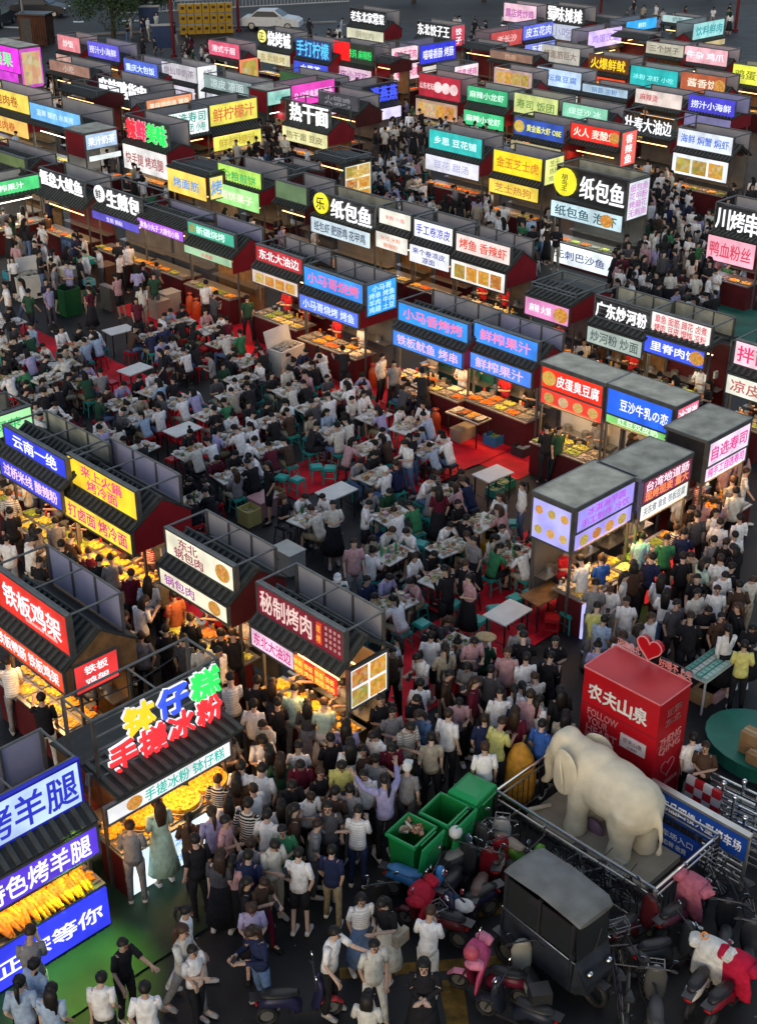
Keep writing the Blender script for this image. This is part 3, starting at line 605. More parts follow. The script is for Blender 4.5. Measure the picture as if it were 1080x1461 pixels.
stall('A', 908, 125, 974, 'white spicy soup stall', 'stall with a cream sign of red and black writing before the black letter stall', (.62, (.72, .60, .55), (.5, .08, .1), '麻辣烫', {'ts': .5, 'tw': .4, 'tx': -.2}), None, z=3.1, dep=1.2, rear=REARP)
stall('A', 973, 101, 1036, 'brown pancake stall', 'stall with brownish red sign with round cream emblem and large characters', (.85, (.42, .10, .04), (.85, .75, .6), '酱香饼', {'ts': .5, 'pic': .88}), None, z=3.1, dep=1.2, rear=REARP)
stall('A', 901, 92, 968, 'teal far stall', 'stall with wide teal sign of small pale writing in the far right block', (.95, (.02, .42, .42), (.3, .85, .85), '冰粉 凉虾 小吃', {'ts': .28}), (.4, (.04, .4, .4), None, None, {'w': .35, 'x': -.3}), z=3.1, dep=1.2, rear=REARP)
stall('A', 841, 76, 898, 'yellow lettered squid stall', 'stall with black sign in glowing yellow writing over a red glowing panel', (.75, (.10, .03, .01), (1, .68, .02), '火爆鲜鱿', {'ts': .75}), (.9, (.72, .06, .01), (.95, .4, .05), '鱿鱼', {'ts': .5}), z=3.3, dep=1.2, rear=REARP, gap=.3, end=None)
stall('A', 767, 94, 830, 'pale blue tofu stall', 'stall with pale blue sign in dark blue writing', (.8, (.50, .66, .88), (.1, .2, .55), '老坛臭豆腐', {'ts': .42}), (.3, (.55, .55, .5), None, None), z=3.1, dep=1.2, rear=REARP, gap=.3)
stall('A', 706, 95, 760, 'red food picture stall', 'stall with a long row of red and white food pictures', (.75, (.45, .3, .28), None, None, {'pics': 4}), None, z=3.1, dep=1.2, rear=REARP)
stall('A', 978, 64, 1039, 'far pink stall', 'stall with pale pink sign of red writing near the top right', (.8, (.80, .42, .48), (.85, .9, 1), '牛杂 鸡爪', {'ts': .5}), None, z=3.1, dep=1.2, rear=REARP)
stall('A', 923, 58, 976, 'far beige stall', 'stall with dim beige sign of dark writing', (.6, (.45, .42, .33), (.15, .13, .1), '三个饼子', {'ts': .6}), None, z=3.1, dep=1.2, rear=REARP)
stall('A', 774, 62, 828, 'far grey sign stall', 'stall with grey beige sign of brown writing behind the pale blue tofu stall', (.85, (.42, .40, .36), (.2, .14, .1), '烤面筋巨大', {'ts': .5}), None, z=3.1, dep=1.2, rear=REARP)
stall('A', 780, 5, 834, 'far white letter stall', 'stall with white glowing letters at the top edge', (1.0, None, wht, '蜀味摊摊', {'solid': 1}), (.9, (.42, .45, .55), (.3, .3, .45), '小吃', {}), z=3.6, dep=1.2, rear=REARP, gap=.1)
stall('A', 720, 3, 766, 'far pink top stall', 'stall with pale pink sign of purple writing at the top edge', (1.1, (.78, .5, .6), (.4, .08, .35), '露店烤炒鸡', {'ts': .5}), (.5, (.7, .5, .6), None, None), z=3.3, dep=1.2, rear=REARP)
stall('B', 700, 47, 744, 'far dim red stall', 'stall with a dim red sign turned to the right, beside the grey sign stall', (.85, (.50, .07, .07), (.85, .5, .5), '老长沙', {'ts': .5}), (.6, (.3, .06, .06), None, None), z=3.1, dep=1.2, rear=REARP)
stall('B', 746, 37, 788, 'far blue noodle stall', 'small stall with pale blue sign turned to the right', (.8, (.12, .15, .7), (.75, .8, 1), '皮五花肉', {'ts': .7}), (.6, (.2, .25, .75), wht, '五花肉', {}), z=3.1, dep=1.2, rear=REARP)
stall('B', 839, 45, 886, 'far lilac stall', 'stall with glowing lilac sign turned to the right', (.95, (.68, .52, .9), (.35, .2, .7), '鸡蛋汉堡', {'ts': .5}), None, z=3.1, dep=1.2, rear=REARP)
stall('B', 893, 31, 936, 'far cyan strip stall', 'stall with a slim bright cyan sign near the top', (.6, (.04, .38, .85), (.6, .9, 1), '鲜奶', {'ts': .5}), None, z=3.1, dep=1.2, rear=REARP)
stall('B', 989, 34, 1032, 'far teal white stall', 'stall with teal and white sign turned to the right near the top', (.9, (.30, .62, .62), (.03, .3, .35), '饮料鲜肉', {'ts': .6}), (.3, (.5, .4, .2), None, None), z=3.1, dep=1.2, rear=REARP)
stall('A', 1047, 90, 1100, 'yellow edge stall', 'stall with yellow green sign cut off by the right edge', (.9, (.75, .78, .08), (.2, .2, .02), '鸡蛋饼', {'ts': .5}), None, z=3.1, dep=1.2, rear=REARP)
# top centre
stall('A', 499, 10, 551, 'home cooking stall', 'stall with white glowing letters over a cream lower sign at the top', (.9, None, wht, '老东北家常菜', {'solid': 1}), (.6, (.6, .58, .42), (.3, .3, .2), '锅包肉', {}), z=3.4, dep=1.2, gap=.3, rear=REARP)
stall('A', 595, 29, 644, 'far dumpling stall', 'stall with white glowing letters reading dumpling king', (.8, None, wht, '东北饺子王', {'solid': 1}), None, z=3.3, dep=1.2, rear=REARP, sides={'b': (0, 1.1, 2.1, 3.2, (.55, .06, .1), wht, '饺|子', None)})
stall('A', 370, 40, 417, 'white barbecue stall', 'stall with white letters, a yellow disc and a cream lower sign', (.85, None, wht, '烧烤城', {'disc': (.8, .75, .2), 'dr': .35, 'solid': 1}), (.6, (.6, .55, .35), (.4, .3, .1), '东北烧烤', {}), z=3.3, dep=1.2, gap=.35, rear=REARP, warm=1.3)
stall('A', 423, 53, 472, 'far cyan letters stall', 'stall with cyan and blue glowing letters', (.95, (.02, .05, .2), (.1, .6, 1), '手打柠檬', {'ts': .9, 'tw': .95}), (.6, (.05, .08, .6), wht, '水果茶', {}), z=3.2, dep=1.2, rear=REARP)
stall('A', 477, 57, 534, 'red square stall', 'stall with a glowing red square beside green letters over a pink lower sign', (1.0, (.02, .03, .02), (.03, .75, .15), '铁妈 麻辣粉', {'ts': .85, 'tw': .6, 'tx': .17}), (.8, (.72, .5, .62), (.3, .08, .3), '重庆小豆花', {'ts': .6}), z=3.2, dep=1.2, rear=REARP)
b_ = STALLS[-1][3]; w_ = STALLS[-1][4]; box('sign_board', b_, LIT, (w_ * .22, -.1, 2.72), (w_ * .4, .04, .95), (0, 0, 0), (1, .01, .01))
stall('B', 558, 69, 595, 'pink pork stall', 'stall with two pink signs in red writing turned to the right', (.8, (.85, .62, .68), (.6, .05, .2), '鲁皮五花肉', {'ts': .6}), (.8, (.85, .60, .68), (.6, .05, .2), '鲁皮五花肉', {'ts': .6}), z=3.2, dep=1.6, rear=REARP, gap=.12)
stall('B', 599, 65, 649, 'deep blue barbecue stall', 'stall with deep blue sign of glowing white characters turned to the right', (1.0, (.03, .04, .62), (.85, .85, 1), '喵喵香肠 烤肠', {'ts': .55}), (.3, (.6, .55, .5), None, None), z=3.2, dep=1.6, rear=REARP, gap=.12)
stall('A', 599, 103, 658, 'three circle stall', 'stall with red sign bearing three pale circles over food pictures', (1.05, (.42, .02, .04), (.9, .6, .6), '山东老坛', {'ts': .3, 'tw': .35, 'tx': -.3}), (.8, (.45, .28, .2), None, None, {'pics': 4}), z=3.2, dep=1.2, rear=REARP, gap=.15)
b_ = STALLS[-1][3]; w_ = STALLS[-1][4]
for i in range(3): put('sign_disc', CYL(14), b_, LIT, (w_ * (.48 + .19 * i), -.1, 2.66), (pi / 2, 0, 0), (.26, .26, .03), (.8, .55, .55))
stall('B', 648, 95, 681, 'small pink white stall', 'small stall with white pink sign above the green double sign stall', (.7, (.85, .7, .75), (.6, .1, .3), '四喜烤鸡', {'ts': .6}), None, z=3.1, dep=1.2, rear=REARP)
stall('B', 415, 122, 476, 'magenta stall', 'stall with bright magenta sign turned to the right', (.95, (.72, .06, .45), (.95, .7, .9), 'D-12纸盒蛋糕甜品', {'ts': .35}), (.4, (.75, .5, .7), None, None), z=3.1, dep=1.2, rear=REARP)
stall('A', 408, 141, 472, 'hot dry noodle stall', 'stall with white glowing letters reading hot dry noodles over a yellow lower sign', (.85, None, wht, '热干面', {'solid': 1, 'x0': .1}), (.6, (.72, .68, .35), (.2, .18, .08), '热干面 豆皮', {'ts': .55}), z=3.1, dep=1.2, rear=None, gap=.3)
stall('B', 381, 131, 414, 'mint kiosk', 'small kiosk with mint green sign under a dark roof', (.6, (.3, .6, .52), (.1, .4, .35), '奶茶', {'ts': .4}), None, z=2.8, dep=1.3, roof='flat', rear=WHITE, lamp=(.8, 1, .9))
stall('B', 516, 124, 567, 'blue flake letters stall', 'stall with glowing royal blue letters and a white flake sign', (.9, None, (.06, .10, 1), '漫燕燕', {'disc': (.8, .85, .9), 'dr': .22, 'dt': '雪', 'solid': 1}), (.5, (.65, .6, .82), None, None), z=3.1, dep=1.4, rear=REARP, gap=.25, lamp=(.8, .9, 1))
stall('A', 449, 216, 493, 'tiled drink kiosk', 'small kiosk with a ribbed tiled roof and tall lit side panel', None, None, z=2.6, dep=1.4, rear=None, gap=.15, end=None, sides={'b': (-.1, 1.3, .8, 2.3, (.72, .70, .55), (.6, .4, .1), '茶|饮', (2, 3))})
# top left
stall('B', 237, 163, 295, 'white sushi stall', 'stall with white sign in teal writing turned to the right', (1.0, (.82, .88, .88), (.02, .32, .25), '自选寿司|寿司 饭团 小卷', {'ts': .9}), None, z=3.1, dep=1.3, rear=REARP, gap=.2)
stall('B', 297, 150, 365, 'yellow lemon stall', 'stall with mustard yellow signs in red and green writing', (.9, (.75, .66, .10), (.6, .15, .05), '鲜柠檬汁', {'ts': .65}), (.6, (.78, .72, .12), (.5, .35, .05), '鲜柠檬汁', {}), z=3.1, dep=1.3, rear=REARP, gap=.5)
stall('A', 179, 162, 241, 'red green letter stall', 'stall with bright red and green glowing letters over a white lower sign', (1.0, None, [[(1, .02, .04), (1, .03, .1), (.02, .9, .1), (.02, .95, .12)]], '辣鲜美味', {'halo': (.4, .4, .4), 'solid': 1}), (1.0, (.75, .72, .70), (.35, .1, .1), '快手腿 烤鸡腿', {'ts': .5}), z=3.4, dep=1.0, rear=REARP, gap=.2, warm=1.5)
stall('A', 246, 230, 300, 'tiled yellow sign stall', 'stall with a ribbed roof over a yellow and blue sign', None, (.85, (.90, .65, .12), (.1, .3, .7), '烤面筋', {'ts': .45}), z=2.9, dep=1.2, rear=None, gap=.1, warm=1.5, sides={'b': (-.1, .5, 1.9, 2.7, (.85, .7, .2), (.1, .3, .7), '烤', None)})
stall('A', 313, 230, 375, 'lime green stall', 'stall with tall lime green and yellow sign', (.7, (.45, .75, .12), (.05, .4, .1), '杂粮煎饼', {'ts': .5}), (.7, (.35, .75, .25), (.9, 1, .7), '煎饼果子', {'ts': .5}), z=3.1, dep=1.2, rear=REARP, gap=.03, warm=1.2)
stall('A', 44, 144, 117, 'long light blue stall', 'stall with long light blue sign and white lit shop front', (.7, (.16, .46, .88), (.6, .8, 1), '蓝莓 酸奶 水果捞', {'ts': .4}), None, z=3.1, dep=1.6, rear=REARP, gap=.3, lamp=(1, .95, .85), warm=1.5, cback=WHITE)
stall('B', 120, 192, 165, 'small blue white stall', 'small stall with slim blue and white sign beside the long light blue stall', (.6, (.40, .55, .75), wht, '果汁奶茶', {'ts': .6}), (.2, (.75, .8, .8), None, None), z=2.8, dep=1.4, roof='flat', rear=None, lamp=(1, .95, .85), cback=WHITE)
stall('A', -30, 118, 41, 'yellow chicken bun stall', 'stall with yellow signs in brown writing at the left edge', (.8, (.85, .62, .10), (.4, .1, .02), '鸡包肉卷', {'ts': .6}), (.7, (.80, .5, .12), (.5, .1, .02), '鸡包肉卷', {'ts': .6}), z=3.2, dep=1.2, rear=REARL, gap=.4)
stall('A', 139, 106, 213, 'white duck letter stall', 'stall with white letters for spicy duck on a dark rail', (.85, None, wht, '麻辣鸭货串', {'solid': 1}), None, z=3.1, dep=1.4, rear=REARP, gap=.4, warm=1.2)
stall('A', 232, 86, 281, 'grey white end sign stall', 'stall with dim white sign and a tall white sign on its end', (.75, (.50, .48, .52), (.25, .2, .25), '烧仙草奶茶', {'ts': .5}), (.75, (.55, .52, .6), (.3, .2, .3), '烧仙草', {'ts': .5}), z=3.1, dep=1.2, rear=REARP, gap=.3, sides={'b': (0, 1.2, 1.2, 3.1, (.68, .70, .72), (.3, .3, .35), '烧|仙|草', None)}, end=None)
stall('B', 207, 143, 272, 'orange strip stall', 'stall with orange strip sign turned right above the sushi stall', (.55, (.72, .28, .14), (.9, .8, .6), '美味烤肉串 飘香', {'ts': .5}), None, z=3.1, dep=1.2, rear=REARP)
stall('A', 178, 82, 225, 'twin blue sign stall', 'stall with two blue signs of white glowing writing', (.75, (.08, .14, .62), (.75, .9, 1), '重庆大包饭', {'ts': .5}), (.8, (.05, .10, .55), (.75, .85, 1), '大包饭', {'ts': .6}), z=3.1, dep=1.2, rear=REARP, gap=.2)
stall('A', 126, 57, 170, 'indigo small seafood stall', 'stall with violet blue sign of pale writing near the street', (.8, (.12, .10, .65), (.75, .75, 1), '捞汁小海鲜', {'ts': .5}), None, z=3.1, dep=1.2, rear=REARP)
stall('A', 83, 48, 114, 'small pale red stall', 'small stall with pale red sign near the street', (.8, (.68, .22, .25), (.9, .8, .8), '炒饭', {'ts': .5}), (.5, (.5, .3, .25), None, None), z=3.1, dep=1.2, rear=REARP)
stall('A', 299, 56, 342, 'pink red handmade stall', 'stall with pinkish red sign of white writing and a lit picture on its end', (.75, (.68, .10, .18), (1, .8, .85), '港式千层', {'ts': .5}), None, z=3.1, dep=1.2, rear=REARP, sides={'b': (-.1, 1.2, 1.1, 2.3, (.8, .2, .1), None, None, (1, 1))})
stall('A', -20, 59, 27, 'magenta corner stall', 'stall glowing magenta and green on both faces by the street', (1.3, (.78, .04, .72), (.2, .9, .3), '糖果', {'ts': .6}), (.5, (.6, .05, .6), None, None), z=3.1, dep=1.2, roof='flat', gap=.02, sides={'b': (0, 1.3, 1.0, 3.05, (.5, .08, .45), (.9, .4, .1), None, (1, 1)), 'full': 1})

# unlit or half lit stalls that fill the rows behind
DK = (.03, .03, .035)
for d_, x0, y0, x1, nick, lb, lo, kw in [
    ('A', 88, 118, 138, 'unlit ribbed stall', 'dark stall with a ribbed roof and warm lit interior left of the duck letters', None, dict(warm=1.6, rear=None)),
    ('A', 72, 84, 128, 'dim brown stall', 'unlit stall with a dim pinkish board behind the duck letter stall', (.5, (.3, .16, .12), (.5, .4, .35), '小吃', {}), dict(warm=1.5)),
    ('A', 292, 105, 360, 'grey green board stall', 'stall with a dim grey green board above the yellow lemon stall', (.6, (.22, .3, .3), (.5, .6, .6), '凉皮 凉面', {}), dict(warm=.8)),
    ('A', 400, 100, 470, 'green roofed stall', 'stall with an unlit dark green roof edge behind the magenta stall', (.5, (.03, .09, .03), (.1, .25, .1), None, {}), dict(warm=1.4)),
    ('A', 395, 255, 440, 'dim green box stall', 'low stall with dim green board beside the lime green stall', (.6, (.10, .16, .08), (.2, .3, .2), None, {}), dict(warm=.6)),
    ('A', 380, 232, 420, 'bare grey parapet stall', 'stall showing only a grey parapet right of the lime green stall', None, dict(warm=1.0)),
    ('A', 868, 42, 925, 'far unlit stall', 'unlit stall with grey parapet beside the far lilac stall', None, dict(warm=.8)),
    ('A', 946, 20, 990, 'far ribbed stall', 'dark ribbed roof stall near the top right', (.4, (.35, .5, .5), (.1, .2, .2), '奶茶', {}), dict(warm=1.2)),
    ('A', 820, 20, 880, 'far dark top stall', 'dark stall right of the far white letter stall', None, dict(warm=.7)),
    ('A', 660, 58, 704, 'far maroon stall', 'dark maroon stall left of the dim red sign', None, dict(warm=1.0)),
    ('A', 832, 118, 896, 'strip lit stall', 'stall with a slim pale blue strip behind the pale green stall', (.35, (.35, .48, .6), (.1, .2, .4), '锅盔 凉粉', {}), dict(warm=1.0)),
    ('A', 700, 70, 760, 'far brown board stall', 'dim brown board stall above the food picture stall', (.4, (.25, .14, .1), (.5, .3, .2), '炸串', {}), dict(warm=1.0)),
    ('A', 536, 78, 560, 'far narrow stall', 'narrow dark red stall between two lit stalls', None, dict(warm=1.2)),
    ('A', 455, 128, 512, 'black railed stall', 'stall of black rails left of the blue flake letters', (.6, (.05, .05, .06), (.2, .2, .22), '火锅鸡', {}), dict(warm=1.0)),
    ('A', -30, 205, 38, 'olive roofed stall', 'stall with olive roof edge and white strip light at the left edge', (.4, (.10, .14, .05), (.2, .3, .1), None, {}), dict(warm=2.0, lamp=(1, .9, .75)))]:
    stall(d_, x0, y0, x1, nick, lb, lo, None, z=2.95, dep=1.3, end=REDD, **kw)  # dim boards and unlit roof edges here are drawn by a faint glow

# small second line under the red chicken sign, and drooping power cables between near stalls
cs = [s for s in STALLS if s[0] == 'red iron plate chicken stall'][0]
write('lettering', cs[3], '招牌铁板鸡架 现烤现卖', (cs[4] * .62, -.09, 2.47), cs[4] * .5, .07, (.9, .5, .45))
nr = [s for s in STALLS if s[2] < 34]
for i, s in enumerate(nr):
    w_ = s[4]; dep_ = s[6]; z_ = s[7]; r_ = random.Random(i)
    pts = []
    y_ = dep_ + .06; n_ = 8
    for k in range(n_ + 1):
        q = k / n_; pts.append((q * w_, y_ + .02 * sin(9 * q), z_ - .25 - .5 * q * (1 - q) - r_.uniform(0, .03)))
    put('power_cable', join('power_cable', [path_loft(pts, [.012] * len(pts), V3(0, 0, 1), 5)]), s[3], BLACK)
    pts = [(w_ * .3, .1, z_ - .9), (w_ * .32, .15, z_ - 1.2), (w_ * .3, .12, z_ - 1.5)]
    box('socket_box', s[3], PAINT, (w_ - .06, dep_ * .5, 1.5), (.06, .14, .2), (0, 0, 0), (.4, .4, .38))
# ------------------------------------------------------------------ people
def skin_mesh(name, verts, edges, rad, root=0, sub=1):
    me = bpy.data.meshes.new(name); me.from_pydata(verts, edges, [])
    o = bpy.data.objects.new('tmp', me)
    md = o.modifiers.new('s', 'SKIN'); md.use_smooth_shade = True
    for i, v in enumerate(me.skin_vertices[0].data): v.radius = (rad[i], rad[i]) if not isinstance(rad[i], tuple) else rad[i]; v.use_root = (i == root)
    sb = o.modifiers.new('u', 'SUBSURF'); sb.levels = sub; sb.render_levels = sub
    r = bake(o)
    r.materials.clear(); r.materials.append(None); r.shade_smooth(); r.name = name
    return r
def V3(*a): return Vector(a)
def pose(kind):
    """joints of a figure facing local -y, origin on the ground between the feet (or under the seat)"""
    J = {}
    var = int(kind[-1]) if kind[-1].isdigit() else 0; kind = kind.rstrip('0123456789')
    sit = kind.startswith('sit')
    lean = {'stand': 0, 'phone': .06, 'walk': .04, 'reach': .12, 'sit': .12, 'siteat': .38, 'sitphone': .22, 'wave': 0, 'fold': .0, 'bend': .75, 'ride': .1}[kind]
    if kind == 'ride': sit = True
    ph = .5 if sit else (.93 if kind != 'bend' else .88)
    if kind == 'ride': ph = .78
    pel = V3(0, .02, ph); dirv = V3(0, -sin(lean), cos(lean))
    J['pel'] = pel; J['waist'] = pel + dirv * .16; J['chest'] = pel + dirv * .34; J['neck'] = pel + dirv * .51; J['dir'] = dirv
    hl = lean * .5 + {'phone': .45, 'sitphone': .5, 'siteat': .35}.get(kind, .08)
    hd = V3(0, -sin(hl), cos(hl)); J['hdir'] = hd; J['head'] = J['neck'] + hd * .10 + V3(0, -.012, 0); J['top'] = J['head'] + hd * .135; J['hl'] = hl
    for s, n in ((1, 'L'), (-1, 'R')):
        sh = pel + dirv * .455 + V3(.145 * s, 0, 0); J['sh' + n] = sh
        dn = -dirv
        if kind in ('stand', 'bend'): el = sh + V3(.05 * s, .03, -.27); ha = el + V3(.0, -.09, -.23)
        elif kind == 'walk': el = sh + V3(.05 * s, .10 * s, -.25); ha = el + V3(0, -.10 + .06 * s, -.21)
        elif kind == 'phone': el = sh + V3(.05 * s, -.04, -.26); ha = el + V3(-.08 * s, -.22, .08)
        elif kind == 'fold': el = sh + V3(.06 * s, .02, -.25); ha = el + V3(-.16 * s, -.18, .02)
        elif kind == 'reach': el = sh + (V3(.05 * s, -.2, -.16) if s > 0 else V3(.05 * s, .0, -.27)); ha = el + (V3(-.03, -.24, .05) if s > 0 else V3(0, -.15, -.18))
        elif kind == 'wave': el = sh + V3(.14 * s, -.18, -.02); ha = el + V3(.06 * s, -.2, .12)
        elif kind == 'siteat': el = sh + V3(.07 * s, -.1, -.22); ha = el + V3(-.1 * s, -.22, .02)
        elif kind == 'ride': el = sh + V3(.1 * s, -.16, -.18); ha = el + V3(.04 * s, -.24, -.02)
        else: el = sh + V3(.06 * s, -.06, -.25); ha = el + V3(-.09 * s, -.2, .04 if kind == 'sit' else .1)
        J['el' + n] = el; J['wr' + n] = ha
        J['hip' + n] = pel + V3(.085 * s, 0, -.04)
        if sit:
            hp = pel + V3(.09 * s, -.02, -.02); J['hip' + n] = hp; kz = .47 if kind != 'ride' else .62
            kn = V3(.14 * s, -.40, kz); an = V3(.13 * s, -.38 - .05 * s, .09 if kind != 'ride' else .24)
        elif kind == 'walk': kn = pel + V3(.09 * s, -.16 * s - .02, -.44); an = V3(.09 * s, -.26 * s + .06, .10 if s > 0 else .14)
        else: kn = V3(.10 * s, -.01, .50); an = V3(.11 * s, .04, .09)
        J['kn' + n] = kn; J['an' + n] = an; J['toe' + n] = an + V3(.015 * s, -.15, -.05)
    if var:
        q = random.Random(var * 17 + len(kind)); u = lambda s: V3(q.uniform(-s, s), q.uniform(-s, s), q.uniform(-s, s) * .5)
        sw = q.uniform(-.035, .035); J['waist'] += V3(sw, 0, 0); J['chest'] += V3(sw * .5, 0, 0)
        hs_ = V3(q.uniform(-.03, .03), q.uniform(-.03, .015), -abs(q.uniform(0, .015))); J['head'] += hs_; J['top'] += hs_ * 1.5
        for n in 'LR':
            J['el' + n] += u(.04); J['wr' + n] += u(.07)
            if not sit: k_ = V3(q.uniform(-.03, .03), q.uniform(-.06, .06), 0); J['kn' + n] += k_; J['an' + n] += k_ * 2; J['toe' + n] += k_ * 2 + V3(q.uniform(-.04, .04), 0, 0)
            else: k_ = V3(q.uniform(-.04, .05), q.uniform(-.05, .05), 0); J['kn' + n] += k_ * .5; J['an' + n] += k_; J['toe' + n] += k_
    return J
def body_mesh(kind, hands=True):
    J = pose(kind); vs, es, rd = [], [], []
    def a(p, r, par=None):
        vs.append(tuple(p)); rd.append(r)
        if par is not None: es.append((par, len(vs) - 1))
        return len(vs) - 1
    pel = a(J['pel'], .095); wa = a(J['waist'], .082, pel); ch = a(J['chest'], .09, wa); nk0 = a(J['neck'] - J['dir'] * .03, .06, ch)
    nk = a(J['neck'] + J['hdir'] * .02, .046, nk0); jw = a(J['head'] - J['hdir'] * .035 + V3(0, -.020, 0), .056, nk); hd = a(J['head'] + J['hdir'] * .04, .075, jw); tp = a(J['top'] - J['hdir'] * .022, .056, hd)
    for n, s in (('L', 1), ('R', -1)):
        sh = a(J['sh' + n], .046, ch); el = a(J['el' + n], .034, sh); wr = a(J['wr' + n], .026, el)
        d = (J['wr' + n] - J['el' + n]).normalized(); side = V3(1, 0, 0); up = d.cross(side).normalized()
        pm = a(J['wr' + n] + d * .06, .030, wr)
        if hands:
            for k in range(4):
                o = side * ((k - 1.5) * .021); b = a(J['wr' + n] + d * .105 + o, .0095, pm); a(J['wr' + n] + d * (.15 + .008 * (1 - abs(k - 1.5))) + o - up * .02, .008, b)
            th = a(J['wr' + n] + d * .05 - side * (.045 * s), .011, wr); a(J['wr' + n] + d * .085 - side * (.06 * s) - up * .01, .009, th)
        hp = a(J['hip' + n], .07, pel); kn = a(J['kn' + n], .045, hp); an = a(J['an' + n], .034, kn); a(J['toe' + n], .03, an)
    me = skin_mesh('person', vs, es, rd, 0, 1)
    # nose and ears as bumps of the same surface
    return me
def feat_mesh(kind):
    """eyes, brows and mouth of a near figure"""
    J = pose(kind); R = Euler((J['hl'], 0, 0)).to_matrix(); c = J['head'] + J['hdir'] * .03; pcs = []
    for x in (-.032, .032):
        p = c + R @ V3(x * .9, -.074, .010); pcs.append(boxp(p, (.022, .012, .009), 0, R)); p = c + R @ V3(x * .9, -.072, .030); pcs.append(boxp(p, (.03, .01, .006), 0, R))
    p = c + R @ V3(0, -.076, -.052); pcs.append(boxp(p, (.036, .012, .008), 1, R))
    p = c + R @ V3(0, -.084, -.018); pcs.append(boxp(p, (.018, .028, .036), 1, R))
    return join('face', pcs, 2)
def shirt_mesh(kind, style='tee'):
    J = pose(kind); d = J['dir']; xa = V3(1, 0, 0); pc = []
    hem = J['pel'] - d * .05 if not kind.startswith('sit') else J['pel'] - d * .03
    rings = [(hem, .152, .112), (J['pel'] + d * .05, .146, .105), (J['waist'], .136, .096), (J['chest'], .155, .106), (J['chest'] + d * .07, .160, .100), (J['neck'] - d * .045, .118, .075), (J['neck'] - d * .012, .068, .062)]
    pc.append(loft([(c, rx, ry, xa, d) for c, rx, ry in rings], 12))
    for n in 'LR':
        sh, el, wr = J['sh' + n], J['el' + n], J['wr' + n]
        if style == 'long': pts = [sh.lerp(J['chest'], .3), sh, sh.lerp(el, .5), el, el.lerp(wr, .9)]; rr = [.062, .064, .054, .046, .038]
        else: pts = [sh.lerp(J['chest'], .3), sh, sh.lerp(el, .45), sh.lerp(el, .8)]; rr = [.058, .057, .052, .052]
        pc.append(path_loft(pts, rr, V3(0, 1, 0.1), 8))
    me = join('shirt', pc); me.shade_smooth(); return me
def trouser_mesh(kind, style='long'):
    J = pose(kind); pc = []; xa = V3(1, 0, 0)
    pc.append(loft([(J['pel'] - J['dir'] * .09,   .135, .10, xa, J['dir']), (J['pel'], .140, .104, xa, J['dir']), (J['pel'] + J['dir'] * .07, .132, .095, xa, J['dir'])], 12))
    for n in 'LR':
        hp, kn, an = J['hip' + n], J['kn' + n], J['an' + n]
        if style == 'short': pts = [hp, hp.lerp(kn, .5), hp.lerp(kn, .95)]; rr = [.088, .080, .078]
        else: pts = [hp, hp.lerp(kn, .5), kn, kn.lerp(an, .5), an]; rr = [.085, .074, .058, .052, .048]
        pc.append(path_loft(pts, rr, V3(1, 0, 0.01), 8))
    me = join('trousers', pc); me.shade_smooth(); return me
def skirt_mesh(kind):
    J = pose(kind); xa = V3(1, 0, 0); d = J['dir']
    if 'sit' in kind:
        k = (J['knL'] + J['knR']) / 2; m = J['pel'].lerp(k, .5)
        pc = [loft([(J['pel'] + V3(0, .08, .0), .15, .12, xa, V3(0, -1, 0)), (m, .2, .13, xa, V3(0, -1, 0)), (k + V3(0, -.05, 0), .22, .12, xa, V3(0, -1, -.3)), (k + V3(0, -.1, -.25), .23, .1, xa, V3(0, 0, -1))], 12)]
    else: pc = [loft([(V3(0, .02, .32), .27, .23, xa, V3(0, 0, 1)), (V3(0, .02, .6), .22, .18, xa, V3(0, 0, 1)), (J['pel'], .17, .13, xa, V3(0, 0, 1)), (J['pel'] + d * .1, .15, .11, xa, V3(0, 0, 1))], 14)]
    me = join('skirt', pc); me.shade_smooth(); return me
def shoe_mesh(kind):
    J = pose(kind); pc = []
    for n in 'LR': pc.append(path_loft([J['an' + n] + V3(0, .05, -.045), J['an' + n] + V3(0, 0, -.04), J['toe' + n] + V3(0, 0, -.0), J['toe' + n] + V3(0, -.05, -.005)], [(.035, .04), (.044, .045), (.046, .035), (.03, .02)], V3(1, 0, 0), 8))
    me = join('shoes', pc); me.shade_smooth(); return me
